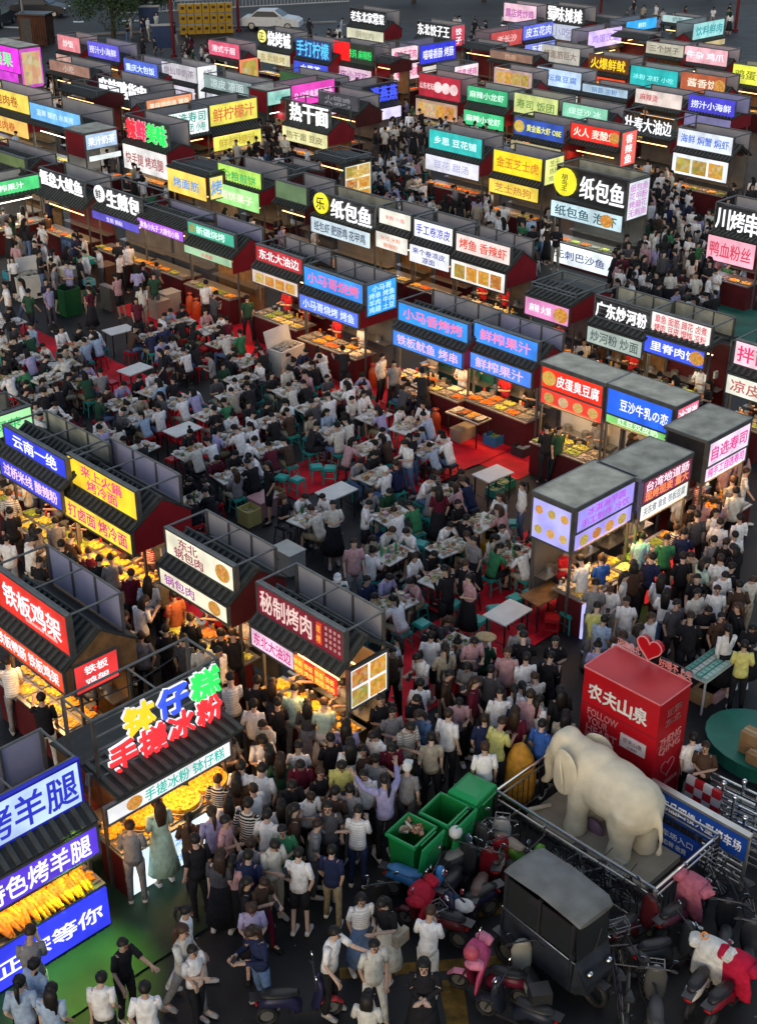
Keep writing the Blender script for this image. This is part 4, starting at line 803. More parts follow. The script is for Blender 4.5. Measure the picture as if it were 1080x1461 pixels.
def hair_mesh(style, kind):
    J = pose(kind); R = Euler((J['hl'], 0, 0)).to_matrix(); c = J['head'] + J['hdir'] * .045; pc = []
    v, f = [], []; n, m = 12, 8
    for j in range(m + 1):
        t = pi * .5 * j / m * (1.32)
        for i in range(n):
            a = 2 * pi * i / n; back = (1 + sin(a)) / 2           # a=pi/2 -> back (+y)
            tt = min(t, pi * (.36 + .34 * back)); k = 1.0 + .05 * sin(5 * a + j * 1.3) + .03 * sin(9 * a - 2 * j)
            p = V3(.084 * sin(tt) * cos(a), .094 * sin(tt) * sin(a) + .006, .098 * cos(tt) + .008) * k
            v.append(tuple(c + R @ p))
    for j in range(m):
        for i in range(n):
            k = (i + 1) % n; f.append((j * n + i, (j + 1) * n + i, (j + 1) * n + k, j * n + k))
    pc.append((v, f, 0))
    L = lambda x, y, z: c + R @ V3(x, y, z)
    if style == 'long':
        pc.append(path_loft([L(0, .06, .05), L(0, .095, -.05), L(0, .10, -.05) + V3(0, .01, -.12), L(0, .10, -.05) + V3(0, .02, -.30)], [(.07, .05), (.098, .05), (.10, .04), (.07, .02)], V3(1, 0, 0), 8))
    elif style == 'tail':
        pc.append(path_loft([L(0, .09, .04), L(0, .15, .03), L(0, .16, -.02) + V3(0, .01, -.08), L(0, .15, 0) + V3(0, .0, -.26)], [.03, .035, .033, .012], V3(1, 0, 0), 7))
    elif style == 'bun':
        pc.append(path_loft([L(0, .07, .09), L(0, .09, .12), L(0, .11, .15)], [.03, .05, .02], V3(1, 0, 0), 7))
    elif style == 'cap':
        pc.append(path_loft([L(0, -.04, .055), L(0, -.16, .045)], [(.085, .03), (.07, .008)], V3(1, 0, 0), 8))
    elif style == 'hat':
        pc.append(loft([(L(0, 0, .04), .2, .2, V3(1, 0, 0), R @ V3(0, 0, 1)), (L(0, 0, .055), .2, .2, V3(1, 0, 0), R @ V3(0, 0, 1))], 14))
    me = join('hair', pc); me.shade_smooth(); return me
BM = lambda k, h=True: lib(('body', k, h), lambda: body_mesh(k, h))
COL = {'white': (.80, .80, .80), 'off white': (.62, .61, .55), 'black': (.018, .018, .022), 'grey': (.22, .22, .23), 'dark grey': (.07, .07, .08), 'navy': (.02, .028, .075),
       'blue': (.04, .12, .42), 'pale blue': (.35, .46, .62), 'lilac': (.36, .34, .56), 'mint': (.45, .62, .52), 'green': (.04, .20, .09), 'dark green': (.02, .07, .04), 'maroon': (.10, .012, .028),
       'red': (.5, .02, .03), 'pink': (.50, .30, .32), 'beige': (.36, .32, .25), 'brown': (.07, .042, .03), 'terracotta': (.42, .13, .06), 'yellow': (.62, .60, .20), 'denim': (.09, .15, .28),
       'khaki': (.25, .21, .13), 'orange': (.75, .25, .02), 'teal': (.03, .25, .25)}
HAIRC = [(.012, .010, .009)] * 5 + [(.03, .017, .01), (.05, .025, .014)]
SKINC = [(.50, .33, .25), (.56, .39, .30), (.44, .29, .21)]
PEOPLE = []          # dicts gathered first, built after sorting by distance
def person(x, y, z, rz, kind, shirt, low, hair, style='tee', where=None, extra=None, sc=None, bag=None):
    if kind == 'stand' and rnd.random() < .25: kind = rnd.choice(['walk', 'fold', 'phone'])
    kind += rnd.choice(['', '1', '2', '3', '4'] if kind in ('stand', 'siteat', 'phone') else ['', '2'])
    PEOPLE.append(dict(x=x, y=y, z=z, rz=rz, kind=kind, shirt=shirt, low=low, hair=hair, style=style, where=where, extra=extra, sc=sc or rnd.uniform(.9, 1.02), bag=bag))
    return PEOPLE[-1]
def near_words(x, y, n=1):
    s = sorted(STALLS, key=lambda s: (s[1] - x) ** 2 + (s[2] - y) ** 2); return s[:n]
def build_person(p, detail):
    b = put('person', BM(p['kind'], detail), None, SKIN, (p['x'], p['y'], p['z']), (0, 0, p['rz']), (p['sc'],) * 3, rnd.choice(SKINC))
    b['who'] = 1
    k = p['kind']; stp = rnd.random() < .035; p['striped'] = stp
    put('shirt', lib(('shirt', k, p['style']), lambda: shirt_mesh(k, p['style'])), b, CLOTHS if stp else CLOTH, col=COL[p['shirt']])
    ls = p['low'].split()[-1]; lc = ' '.join(p['low'].split()[:-1])
    if ls == 'skirt' or ls == 'dress': put('skirt', lib(('skirt', k), lambda: skirt_mesh(k)), b, CLOTH, col=COL[lc])
    elif ls == 'shorts': put('shorts', lib(('tr', k, 's'), lambda: trouser_mesh(k, 'short')), b, CLOTH, col=COL[lc])
    else: put('trousers', lib(('tr', k, 'l'), lambda: trouser_mesh(k)), b, CLOTH, col=COL[lc])
    hs = p['hair']; hc = rnd.choice(HAIRC)
    if hs in ('cap', 'hat'):
        hc = (.7, .7, .68) if hs == 'cap' else (.5, .36, .18)
        if p['extra'] and 'black cap' in p['extra']: hc = (.02, .02, .02)
    put({'cap': 'cap', 'hat': 'hat'}.get(hs, 'hair'), lib(('hair', hs, k), lambda: hair_mesh(hs, k)), b, HAIR, col=hc)
    if p['y'] < 34:
        put('shoes', lib(('shoe', k), lambda: shoe_mesh(k)), b, CLOTH, col=rnd.choice([(.6, .6, .58), (.02, .02, .02), (.3, .3, .3), (.7, .7, .7)]))
    if detail:
        put('face', lib(('feat', k), lambda: feat_mesh(k)), b, [HAIR, SKIN], col=(.16, .07, .05))
    J = pose(k)
    if k.rstrip('0123456789') in ('phone', 'sitphone') and detail:
        q = (J['wrL'] + J['wrR']) / 2 + V3(0, -.1, .03); tagged = box('phone', None, PAINT, (0, 0, 0), (.075, .012, .15), (radians(-40), 0, 0), (.02, .02, .025))
        M_ = Matrix.Translation((p['x'], p['y'], p['z'])) @ Matrix.Rotation(p['rz'], 4, 'Z') @ Matrix.Scale(p['sc'], 4)
        tagged.location = M_ @ q; tagged.rotation_euler = (radians(-40), 0, p['rz']); p['phone'] = tagged
    if p['bag']:
        c = COL[p['bag']]; d = J['dir']
        bg = box('shoulder_bag', None, CLOTH, (0, 0, 0), (.1, .26, .22), (0, 0, 0), c)
        M_ = Matrix.Translation((p['x'], p['y'], p['z'])) @ Matrix.Rotation(p['rz'], 4, 'Z') @ Matrix.Scale(p['sc'], 4)
        bg.location = M_ @ (J['pel'] + V3(.24, .03, .02)); bg.rotation_euler = (0, 0, p['rz'])
        st = bar('strap', bg, CLOTH, (0, 0, .5), (-2.9, -.1, 2.3), .05, c); p['bagobj'] = bg
        st.scale = (.12, .12, st.scale[2])
    p['obj'] = b
    return b
# hand placed standing people: head pixel in the photograph, facing (degrees, 0 = towards the camera, 180 = back turned), pose, shirt, lower, hair
PH = """362 997 180 stand white black-trousers short|395 993 190 stand black black-trousers short|418 980 190 phone mint beige-trousers short|438 993 185 stand dark_grey grey-skirt long|462 999 180 stand mint off_white-skirt short
494 1030 170 stand lilac black-trousers long|471 1043 200 fold black black-trousers short|544 997 20 fold black dark_grey-trousers short|581 1030 10 phone beige khaki-shorts short|605 1006 -30 phone denim black-trousers long long
640 1015 175 stand white black-trousers short|616 1045 190 stand beige black-trousers short . black|538 1043 -20 phone white denim-trousers tail|518 1062 20 stand brown black-trousers long long|536 1071 170 stand grey black-trousers bun
558 1056 0 phone maroon black-trousers short|373 1049 10 phone white black-skirt long|384 1067 180 stand white grey-trousers long|425 1056 170 stand white pink-skirt short|429 1082 0 phone maroon black-trousers short
457 1093 30 fold black black-trousers short|486 1084 -10 phone yellow denim-trousers short|521 1095 10 stand white black-trousers short . black|499 1115 150 fold grey grey-trousers short|549 1112 200 wave lilac black-trousers tail long
581 1086 185 stand grey dark_grey-trousers cap|344 1092 175 stand white black-shorts short|373 1093 180 stand white black-trousers short|414 1112 0 phone black black-trousers short|401 1133 170 stand white dark_grey-skirt long
447 1162 90 reach grey dark_grey-trousers short|468 1149 20 stand dark_grey black-trousers short|510 1149 190 phone white navy-trousers short|353 1146 180 stand black black-trousers short|381 1156 180 stand white denim-shorts short
403 1177 20 fold green black-trousers short|388 1196 10 phone off_white beige-trousers short|425 1210 175 stand white black-shorts short|473 1200 180 stand navy khaki-trousers short|714 988 180 stand white black-trousers short
692 1014 170 stand navy black-trousers short|692 1060 180 stand white black-trousers short|677 971 90 stand maroon black-trousers long|712 1030 150 phone yellow black-trousers short|733 978 170 stand white navy-skirt tail
330 969 180 stand white dark_grey-trousers short|224 1146 180 stand mint mint-dress long|185 1171 180 stand grey grey-trousers short|268 1152 175 stand brown black-trousers tail|302 1156 185 stand lilac black-trousers tail
322 1166 90 fold pink beige-trousers short|278 1192 180 stand black black-trousers short|337 1098 170 stand brown black-trousers long|330 1212 160 stand pink black-skirt long . black|354 1214 180 stand navy black-trousers short
371 1240 20 phone brown maroon-trousers short|358 1278 0 phone lilac black-shorts long|366 1323 -60 phone navy denim-trousers long long|516 1272 10 stand white denim-dress long|551 1275 -30 phone black off_white-skirt long . beige
612 1296 180 phone white off_white-trousers short|534 1340 10 stand off_white off_white-trousers short|471 1325 60 reach white black-trousers short|523 1414 180 phone off_white black-trousers long|605 1378 0 fold black black-skirt long long
170 1333 60 reach black black-trousers short|141 1386 175 stand white black-trousers short|206 1408 180 stand white black-trousers short|274 1342 40 fold white black-trousers short|263 1290 60 walk white off_white-trousers tail
259 1327 50 walk off_white grey-trousers long|41 1331 180 phone grey off_white-trousers short|48 1370 120 stand pale_blue black-trousers short . black|28 1399 180 stand pale_blue black-trousers tail|70 1407 170 stand pale_blue denim-trousers long
352 1245 90 stand black black-trousers long|11 940 180 reach white grey-trousers short|59 996 180 reach black off_white-trousers short|200 901 180 stand grey black-trousers short|183 884 0 phone beige black-trousers short
159 794 180 stand grey black-trousers short|185 809 180 stand maroon black-trousers short|231 817 170 phone khaki black-trousers short|211 828 190 stand pale_blue black-trousers long|200 858 120 phone white black-trousers long
248 847 185 stand terracotta black-trousers short|272 876 180 stand black black-trousers bun|315 897 160 stand black black-trousers short|333 903 170 phone black black-trousers short|141 790 180 stand black black-trousers short
126 777 190 phone maroon black-trousers short|98 757 150 phone brown denim-trousers short|78 739 180 stand grey dark_grey-trousers short|311 929 20 stand white black-trousers short|287 918 0 phone off_white black-trousers short
365 965 180 stand black black-trousers short|389 966 170 stand dark_grey black-trousers long|88 775 190 stand black black-trousers short|108 795 180 phone dark_grey black-trousers short|120 812 175 stand black black-trousers long
12 700 180 stand grey black-trousers short|14 725 180 stand black black-trousers short|45 742 190 phone dark_grey black-trousers long|8 760 180 stand white grey-trousers short|52 790 170 stand black denim-trousers short
176 872 90 stand brown black-trousers short|236 890 180 fold black black-trousers short|262 905 175 stand dark_grey black-trousers short|172 915 10 phone brown black-trousers long|297 945 180 stand black black-trousers short
915 761 190 stand pale_blue black-trousers short|858 789 200 stand blue black-trousers short|832 799 210 phone white beige-trousers short|952 763 190 phone green black-trousers short|966 744 180 stand dark_grey black-trousers short
976 755 170 stand navy black-trousers short|995 733 180 stand dark_grey black-trousers short|1028 740 175 stand white black-trousers short . black|1050 752 180 stand white grey-trousers short|1037 765 180 stand black black-trousers short
1002 800 150 phone mint black-trousers long|952 837 185 stand white denim-trousers long|1010 855 20 phone black black-trousers short|1024 833 -10 stand white black-trousers short|1028 796 180 stand white black-trousers short
895 848 10 stand white beige-trousers short|852 859 180 stand yellow grey-trousers short|861 874 185 stand pale_blue denim-trousers short|891 813 90 stand off_white black-trousers long|871 829 20 phone white beige-trousers tail
889 907 200 stand white black-trousers short|906 889 150 phone grey black-trousers long|928 881 30 stand white denim-trousers short|854 915 180 stand lilac denim-trousers bun|849 833 190 stand grey grey-trousers short
945 815 170 stand pale_blue black-trousers long|991 785 0 phone beige black-trousers short|1063 912 200 fold yellow black-trousers short|691 911 150 sit dark_green black-trousers hat|741 896 180 stand grey black-trousers short
747 907 170 stand black black-trousers short|784 929 180 phone black black-trousers short|793 907 20 fold black black-trousers short|750 937 185 stand white black-trousers short|745 968 175 stand white navy-skirt tail
767 955 190 phone off_white mint-skirt short|724 929 10 stand pink maroon-trousers short|715 985 180 stand navy black-trousers short|991 1040 190 stand white black-trousers short|1008 1056 10 fold brown black-trousers short
806 1014 170 stand beige black-trousers long|774 1022 150 stand blue black-trousers short|1004 706 180 stand pink denim-trousers tail|1026 706 185 stand pink black-trousers tail|1045 684 190 stand grey black-trousers short
780 606 180 stand black black-trousers short|798 606 20 stand dark_green black-trousers short|31 293 170 stand off_white denim-trousers long|65 300 20 stand brown khaki-shorts short|4 295 180 stand dark_grey black-trousers short
168 343 180 stand black black-trousers short|182 347 175 stand white black-trousers short|204 376 180 stand black khaki-trousers short|222 371 170 stand dark_grey black-trousers short|65 395 20 stand navy navy-trousers short
194 421 20 stand maroon black-trousers short|293 399 180 stand white black-trousers short|304 417 150 stand dark_grey black-trousers short|352 417 180 stand dark_green black-trousers short|490 492 200 reach black black-trousers short
603 529 190 reach black black-trousers short|562 510 0 stand grey black-trousers short|545 500 30 stand off_white black-trousers short|636 273 180 stand black black-skirt long|657 280 175 stand black black-skirt long
681 285 180 stand beige grey-trousers short|698 282 190 stand off_white khaki-trousers short|719 288 180 stand white black-trousers short|745 300 160 stand black black-trousers short|758 305 185 stand pale_blue black-trousers short
675 905 10 phone pink black-trousers short|655 985 0 phone pink black-trousers short|770 990 160 stand white mint-skirt long|590 985 20 phone black black-trousers short|735 1010 190 stand maroon black-trousers long
700 945 180 stand dark_grey black-trousers short|640 950 90 stand brown black-trousers tail|668 935 0 phone grey black-trousers long|757 990 150 stand pink black-trousers short|800 985 180 stand black black-trousers long
505 775 0 stand pink grey-trousers short|483 815 180 stand dark_green black-trousers short|445 815 20 stand black black-trousers short|482 812 10 stand white black-trousers cap|560 920 20 stand brown black-trousers short
1050 700 180 stand off_white black-trousers short|1020 760 180 stand grey black-trousers short|975 790 180 stand black black-trousers short|1045 800 150 stand black black-trousers short|965 860 20 stand dark_grey black-trousers short
985 880 180 stand black black-trousers short|1030 870 30 stand brown black-trousers short|1055 830 200 stand brown black-trousers short|930 790 170 stand navy black-trousers short|905 800 180 stand brown black-trousers long
400 1075 180 stand dark_green black-trousers long|358 1195 180 fold grey black-trousers short|310 1100 180 stand black black-trousers short|325 1130 170 stand white black-trousers long|312 1215 180 stand dark_grey black-skirt long
440 1120 20 phone white black-trousers short|420 1150 90 stand brown black-trousers long|478 1120 180 stand brown black-trousers short|560 1010 0 fold grey black-trousers short|500 1060 180 stand white grey-trousers long"""
for ln in PH.replace('\n', '|').split('|'):
    q = ln.split(); px, py, fa = float(q[0]), float(q[1]), float(q[2]); kind = q[3]
    style = 'long' if 'long' in q[7:8] else 'tee'; bag = q[8].replace('_', ' ') if len(q) > 8 else None
    zt = 1.62 if not kind.startswith('sit') else 1.2
    p = P(px, py, zt)
    if len(q) > 7 and q[7] == '.': style = 'tee'
    person(p.x, p.y, 0, radians(fa) + rnd.uniform(-.45, .45) + atan2(p.x, p.y) * -1, kind, q[4].replace('_', ' '), q[5].replace('_', ' ').replace('-', ' '), q[6], style, bag=bag, sc=rnd.uniform(.9, 1.03))
# vendors behind the near counters
for s in STALLS:
    nick, x, y, t, w, a, dep, z, near = s
    if not near: continue
    for i in range(1 if w < 2 else 2):
        xx = rnd.uniform(.25, .75) * w if w < 2 else w * (.3 + .42 * i); yy = .55
        o = Vector((t.location.x + xx * cos(a) - yy * sin(a), t.location.y + xx * sin(a) + yy * cos(a)))
        person(o.x, o.y, 0, a, 'phone', rnd.choice(['white', 'black', 'red', 'grey']), 'black trousers', rnd.choice(['short', 'cap']), where='selling at the ' + nick)
# ------------------------------------------------------------------ tables, stools, seated diners, dishes
TABLES = []
TP = """24 491 1|41 512 1|170 470 0|115 492 1|193 526 0|167 512 1|317 488 1|255 506 1|122 545 1|61 567 1|222 556 1|255 573 1|333 564 1|202 595 1|261 612 0|174 575 1|144 623 1|274 645 1|333 678 1|337 623 1|385 600 1|270 715 1
352 515 1|385 641 1|438 525 1|414 556 1|473 617 1|525 638 1|536 678 1|610 641 1|410 653 1|381 560 1|533 593 1|581 608 1|636 704 1|440 738 1|703 675 2|729 652 2|300 590 1|629 824 1|673 800 1|562 861 1|647 922 1|733 790 1|724 873 0|577 975 0|776 846 3|15 460 1|259 460 1|90 520 1|595 560 1|495 560 1|590 690 1|687 745 1|480 700 0
200 455 1|300 470 1|345 540 1|60 480 1|70 540 1|15 540 1|165 605 1|200 640 1|235 660 1|300 650 1|445 580 1|495 600 1|560 650 1|440 640 1|570 575 1|500 700 1|560 790 1|655 650 1|665 905 1|600 900 1|700 905 1|690 845 1|640 780 1|1047 385 1|987 437 1|960 410 1|599 267 1|560 300 1|530 250 1|620 300 1|590 235 1|310 530 1|215 480 1|420 600 1|300 555 1|80 600 1|560 735 1"""
bx, by = Vector((cos(ANG['B']), sin(ANG['B']), 0)), Vector((cos(ANG['A']), sin(ANG['A']), 0))
def plate_mesh():
    rings = [(V3(0, 0, 0), .5, .5), (V3(0, 0, .12), .9, .9), (V3(0, 0, .2), 1, 1), (V3(0, 0, .14), .8, .8), (V3(0, 0, .06), .4, .4)]
    return join('plate', [loft([(c, a, b, V3(1, 0, 0), V3(0, 0, 1)) for c, a, b in rings], 10, True)])
def bowl_mesh():
    rings = [(V3(0, 0, 0), .5, .5), (V3(0, 0, .5), .9, .9), (V3(0, 0, .8), 1, 1), (V3(0, 0, .78), .9, .9), (V3(0, 0, .45), .7, .7)]
    return join('bowl', [loft([(c, a, b, V3(1, 0, 0), V3(0, 0, 1)) for c, a, b in rings], 10, True)])
def bottle_mesh():
    rings = [(V3(0, 0, 0), .033, .033), (V3(0, 0, .15), .034, .034), (V3(0, 0, .19), .014, .014), (V3(0, 0, .25), .013, .013)]
    return join('bottle', [loft([(c, a, b, V3(1, 0, 0), V3(0, 0, 1)) for c, a, b in rings], 8, True)])
DISH = [(.6, .6, .56), (.7, .7, .68), (.55, .52, .45), (.62, .5, .38), (.42, .32, .2), (.5, .5, .5)]
FD = [(.35, .16, .05), (.5, .3, .1), (.12, .2, .04), (.45, .1, .03), (.6, .5, .35), (.25, .12, .05), (.3, .3, .1)]
NDISH = [0]; farpc = []
def table(px, py, full):
    c = P(px, py, .72); rz = ANG['B'] + rnd.uniform(-.13, .13)
    t = empty('folding_table', (c.x, c.y, 0), rz)
    L, Wd = (.86, .58) if full != 3 else (.9, .55)
    topm = WHITE if full != 3 else WOOD
    box('tabletop', t, topm, (0, 0, .705), (L, Wd, .03))
    for x in (-L / 2 + .07, L / 2 - .07):
        for y in (-Wd / 2 + .06, Wd / 2 - .06): box('leg', t, DARK, (x, y, .345), (.03, .03, .69))
        bar('crossbar', t, DARK, (x, -Wd / 2 + .06, .2), (x, Wd / 2 - .06, .2), .012)
    e = dict(o=t, x=c.x, y=c.y, px=px, py=py, full=full, L=L, W=Wd, rz=rz, items=[]); TABLES.append(e)
    R = Matrix.Rotation(rz, 3, 'Z')
    if full == 1:
        n = rnd.randint(12, 17)
        pts = []
        for k in range(110):
            x = rnd.uniform(-L / 2 + .08, L / 2 - .08); y = rnd.uniform(-Wd / 2 + .08, Wd / 2 - .08)
            if all(hypot(x - a, y - b) > .11 for a, b in pts): pts.append((x, y))
            if len(pts) >= n: break
        for x, y in pts:
            w = Vector((c.x, c.y, .722)) + R @ Vector((x, y, 0)); ty = rnd.random()
            if c.y > 27.5: farpc.append((w, ty, rnd.choice(DISH))); continue
            NDISH[0] += 1
            if ty < .5:
                o = put('plate', lib('plate', plate_mesh), None, PLAS, w, (0, 0, 0), (.085, .085, .10), rnd.choice(DISH)); w2 = 'plate'
                put('food', heap(rnd.randrange(3)), o, FOOD, (0, 0, .12), (0, 0, rnd.uniform(0, 3)), (1.2, 1.2, 1.0), rnd.choice(FD))
            elif ty < .82:
                o = put('bowl', lib('bowl', bowl_mesh), None, PLAS, w, (0, 0, 0), (.07, .07, .08), rnd.choice(DISH)); w2 = 'bowl'
                cyl('soup', o, FOOD, (0, 0, .55), .78, .1, (0, 0, 0), rnd.choice(FD), n=10)
            elif ty < .92:
                o = put('bottle', lib('bottle', bottle_mesh), None, PLAS, w, (0, 0, 0), (1, 1, 1), rnd.choice([(.02, .12, .04), (.05, .3, .12), (.1, .05, .02)])); w2 = 'bottle'
            else:
                o = box('tissue_box', None, PAINT, w + Vector((0, 0, .04)), (.11, .07, .08), (0, 0, rz), rnd.choice([(.6, .6, .55), (.5, .3, .35)])); w2 = 'tissue box'
            e['items'].append((o, w2))
    return e
for q in TP.replace('\n', '|').split('|'):
    a, b, c_ = q.split(); pp = P(float(a) , float(b), .72)
    if any(hypot(pp.x - t_['x'], pp.y - t_['y']) < 1.05 for t_ in TABLES): continue
    if any(hypot(pp.x - p_['x'], pp.y - p_['y']) < .4 for p_ in PEOPLE): continue
    table(float(a), float(b), int(c_))
STOOLC = {'teal': (.03, .33, .29), 'red': (.42, .015, .02), 'dark': (.03, .03, .035)}
def stool_seat():
    return join('seat', [boxp((0, 0, .405), (.29, .29, .03)), boxp((0, 0, .43), (.25, .25, .02)), boxp((0, 0, .385), (.31, .31, .02))])
STOOLS = []
def stool(x, y, rz, c, tab=None, z=0):
    t = empty('plastic_stool', (x, y, z), rz)
    put('seat', lib('stoolseat', stool_seat), t, PLAS, col=STOOLC[c])
    for sx in (-1, 1):
        for sy in (-1, 1): bar('leg', t, PLAS, (.12 * sx, .12 * sy, .39), (.16 * sx, .16 * sy, 0), .018, STOOLC[c])
    if y < 34:
        for sx in (-1, 1): bar('stretcher', t, PLAS, (.14 * sx, -.14, .18), (.14 * sx, .14, .18), .01, STOOLC[c])
    STOOLS.append((t, x, y, c, tab)); return t
SC = ['white'] * 9 + ['black'] * 10 + ['navy', 'grey', 'dark grey', 'dark grey', 'off white', 'off white', 'pale blue', 'beige', 'green', 'pink', 'maroon', 'brown', 'dark green', 'lilac']
for e in TABLES:
    if e['full'] == 2: continue
    R = Matrix.Rotation(e['rz'], 3, 'Z'); c = Vector((e['x'], e['y'], 0))
    slots = [(-.23, -.56, pi), (.23, -.56, pi), (-.23, .56, 0), (.23, .56, 0), (-.7, 0, pi / 2), (.7, 0, -pi / 2)]
    for k, (sx, sy, fa) in enumerate(slots):
        if k >= 4 and rnd.random() < .35: continue
        if e['full'] in (0, 3) and rnd.random() < .75: continue
        w = c + R @ Vector((sx + rnd.uniform(-.04, .04), sy + rnd.uniform(-.05, .05), 0))
        clash = any(hypot(w.x - f['x'], w.y - f['y']) < .55 for f in TABLES if f is not e) or any(hypot(w.x - s[1], w.y - s[2]) < .38 for s in STOOLS)
        if clash: continue
        col = 'red' if w.x < -3.5 and rnd.random() < .6 else ('teal' if rnd.random() < .75 else 'dark')
        a = e['rz'] + fa
        stool(w.x, w.y, a, col, e)
        occupied = rnd.random() < (.95 if e['y'] > 24 else .84) and e['full'] == 1
        if occupied:
            kk = rnd.choice(['siteat', 'siteat', 'sit', 'sitphone'])
            person(w.x, w.y, 0, a, kk, rnd.choice(SC), rnd.choice(['black trousers', 'denim trousers', 'dark grey trousers', 'black shorts', 'khaki shorts', 'beige trousers']),
                   rnd.choice(['short', 'short', 'short', 'long', 'tail', 'bun', 'cap' if rnd.random() < .3 else 'short']), rnd.choice(['tee', 'tee', 'long']), where='TABLE').update(tab=e)
for px, py, c in [(543, 745, 'teal'), (555, 755, 'teal'), (462, 778, 'teal'), (647, 755, 'teal'), (697, 831, 'teal'), (706, 868, 'teal'), (696, 878, 'teal'), (600, 775, 'teal'), (567, 905, 'red'), (787, 880, 'red'), (160, 545, 'red'),
                  (181, 547, 'red'), (290, 515, 'red'), (402, 680, 'teal'), (424, 683, 'teal'), (452, 665, 'teal'), (471, 667, 'teal'), (808, 655, 'dark'), (820, 660, 'dark'), (838, 652, 'dark'), (300, 520, 'red'), (335, 705, 'teal'), (735, 745, 'teal')]:
    p = P(px, py, .42)
    if all(hypot(p.x - s[1], p.y - s[2]) > .34 for s in STOOLS): stool(p.x, p.y, rnd.uniform(0, 1.5), c)
# ------------------------------------------------------------------ random passers by, in the alleys
def free(x, y, r=.42):
    if any(hypot(p['x'] - x, p['y'] - y) < r for p in PEOPLE): return False
    if any(hypot(e['x'] - x, e['y'] - y) < .75 for e in TABLES): return False
    for s in STALLS:
        t, w, a, dep = s[3], s[4], s[5], s[6]; dx, dy = x - t.location.x, y - t.location.y
        lx = dx * cos(a) + dy * sin(a); ly = -dx * sin(a) + dy * cos(a)
        if -.15 < lx < w + .15 and -.5 < ly < dep + .1: return False
    return True
ZONES = [([(0, 280), (60, 290), (240, 400), (330, 440), (200, 450), (0, 440)], 22, 'st'), ([(560, 285), (780, 330), (760, 390), (600, 330)], 14, 'st'), ([(40, 75), (330, 110), (300, 130), (40, 110)], 14, 'st'), ([(0, 450), (330, 450), (560, 540), (760, 700), (640, 860), (430, 720), (200, 590), (0, 540)], 13, 'st'), ([(560, 900), (760, 900), (800, 1000), (600, 1000)], 14, 'st'), ([(500, 60), (560, 60), (580, 200), (500, 190)], 26, 'st'), ([(230, 200), (330, 215), (330, 260), (240, 240)], 10, 'st'), ([(660, 150), (740, 160), (740, 200), (660, 190)], 14, 'st'), ([(150, 20), (260, 20), (260, 70), (160, 60)], 6, 'st'), ([(880, 255), (960, 255), (1000, 330), (880, 330)], 30, 'st'), ([(640, 20), (720, 20), (700, 50), (650, 50)], 12, 'st'), ([(880, 0), (1060, 0), (1060, 40), (900, 30)], 16, 'st'), ([(330, 262), (440, 262), (450, 330), (380, 320)], 12, 'st'),([(480, 200), (610, 200), (620, 320), (500, 290)], 34, 'sit'), ([(330, 185), (420, 185), (460, 235), (350, 240)], 22, 'st'), ([(630, 262), (790, 285), (800, 335), (660, 310)], 16, 'st'),
         ([(890, 300), (1020, 300), (1030, 420), (860, 400)], 60, 'st'), ([(900, 210), (960, 210), (1000, 300), (900, 300)], 22, 'st'), ([(380, 150), (410, 180), (330, 200)], 6, 'st'), ([(560, 130), (730, 170), (730, 210), (560, 190)], 34, 'st'),
         ([(810, 450), (1000, 480), (1030, 560), (950, 545), (820, 505)], 26, 'st'), ([(960, 660), (1065, 640), (1075, 900), (950, 900), (930, 780)], 34, 'st'), ([(0, 165), (40, 175), (60, 240), (0, 240)], 12, 'st'), ([(65, 85), (85, 85), (85, 150), (65, 150)], 9, 'st'),
         ([(190, 15), (215, 15), (225, 60), (195, 60)], 4, 'st'), ([(260, 50), (320, 60), (330, 85), (260, 80)], 16, 'st'), ([(440, 25), (490, 25), (490, 60), (450, 55)], 10, 'st'), ([(380, 110), (480, 200), (460, 215), (370, 180)], 16, 'st'),
         ([(660, 40), (720, 40), (720, 100), (680, 100)], 16, 'st'), ([(1000, 200), (1075, 220), (1075, 290), (1010, 280)], 12, 'st'), ([(140, 180), (180, 190), (175, 235), (130, 225)], 8, 'st'), ([(730, 185), (810, 200), (800, 235), (740, 215)], 8, 'st'),
         ([(120, 200), (230, 255), (330, 300), (420, 320), (410, 345), (300, 320), (130, 235)], 22, 'st'), ([(10, 260), (130, 300), (180, 400), (30, 400)], 12, 'st'), ([(0, 640), (90, 700), (150, 770), (60, 800), (0, 780)], 16, 'st'), ([(300, 990), (520, 1030), (480, 1200), (300, 1210)], 10, 'st'),
         ([(620, 940), (790, 930), (790, 1010), (640, 1020)], 16, 'st')]
def inpoly(x, y, q):
    r = False
    for i in range(len(q)):
        x1, y1 = q[i]; x2, y2 = q[i - 1]
        if (y1 > y) != (y2 > y) and x < (x2 - x1) * (y - y1) / (y2 - y1) + x1: r = not r
    return r
for q, n, ty in ZONES:
    x0, x1 = min(a for a, b in q), max(a for a, b in q); y0, y1 = min(b for a, b in q), max(b for a, b in q); k = 0; tr = 0
    while k < n and tr < n * 14:
        tr += 1; px, py = rnd.uniform(x0, x1), rnd.uniform(y0, y1)
        if not inpoly(px, py, q): continue
        p = P(px, py, 1.5 if ty == 'st' else 1.1)
        if not free(p.x, p.y): continue
        k += 1; kind = rnd.choice(['stand', 'stand', 'phone', 'walk', 'fold']) if ty == 'st' else rnd.choice(['siteat', 'sit', 'sitphone'])
        person(p.x, p.y, 0, rnd.uniform(0, 2 * pi), kind, rnd.choice(SC), rnd.choice(['black trousers', 'denim trousers', 'beige trousers', 'black skirt', 'dark grey trousers', 'black shorts']), rnd.choice(['short', 'short', 'long', 'tail']), rnd.choice(['tee', 'tee', 'long']))
        if ty == 'sit': stool(p.x, p.y, 0, rnd.choice(['red', 'dark', 'teal']))
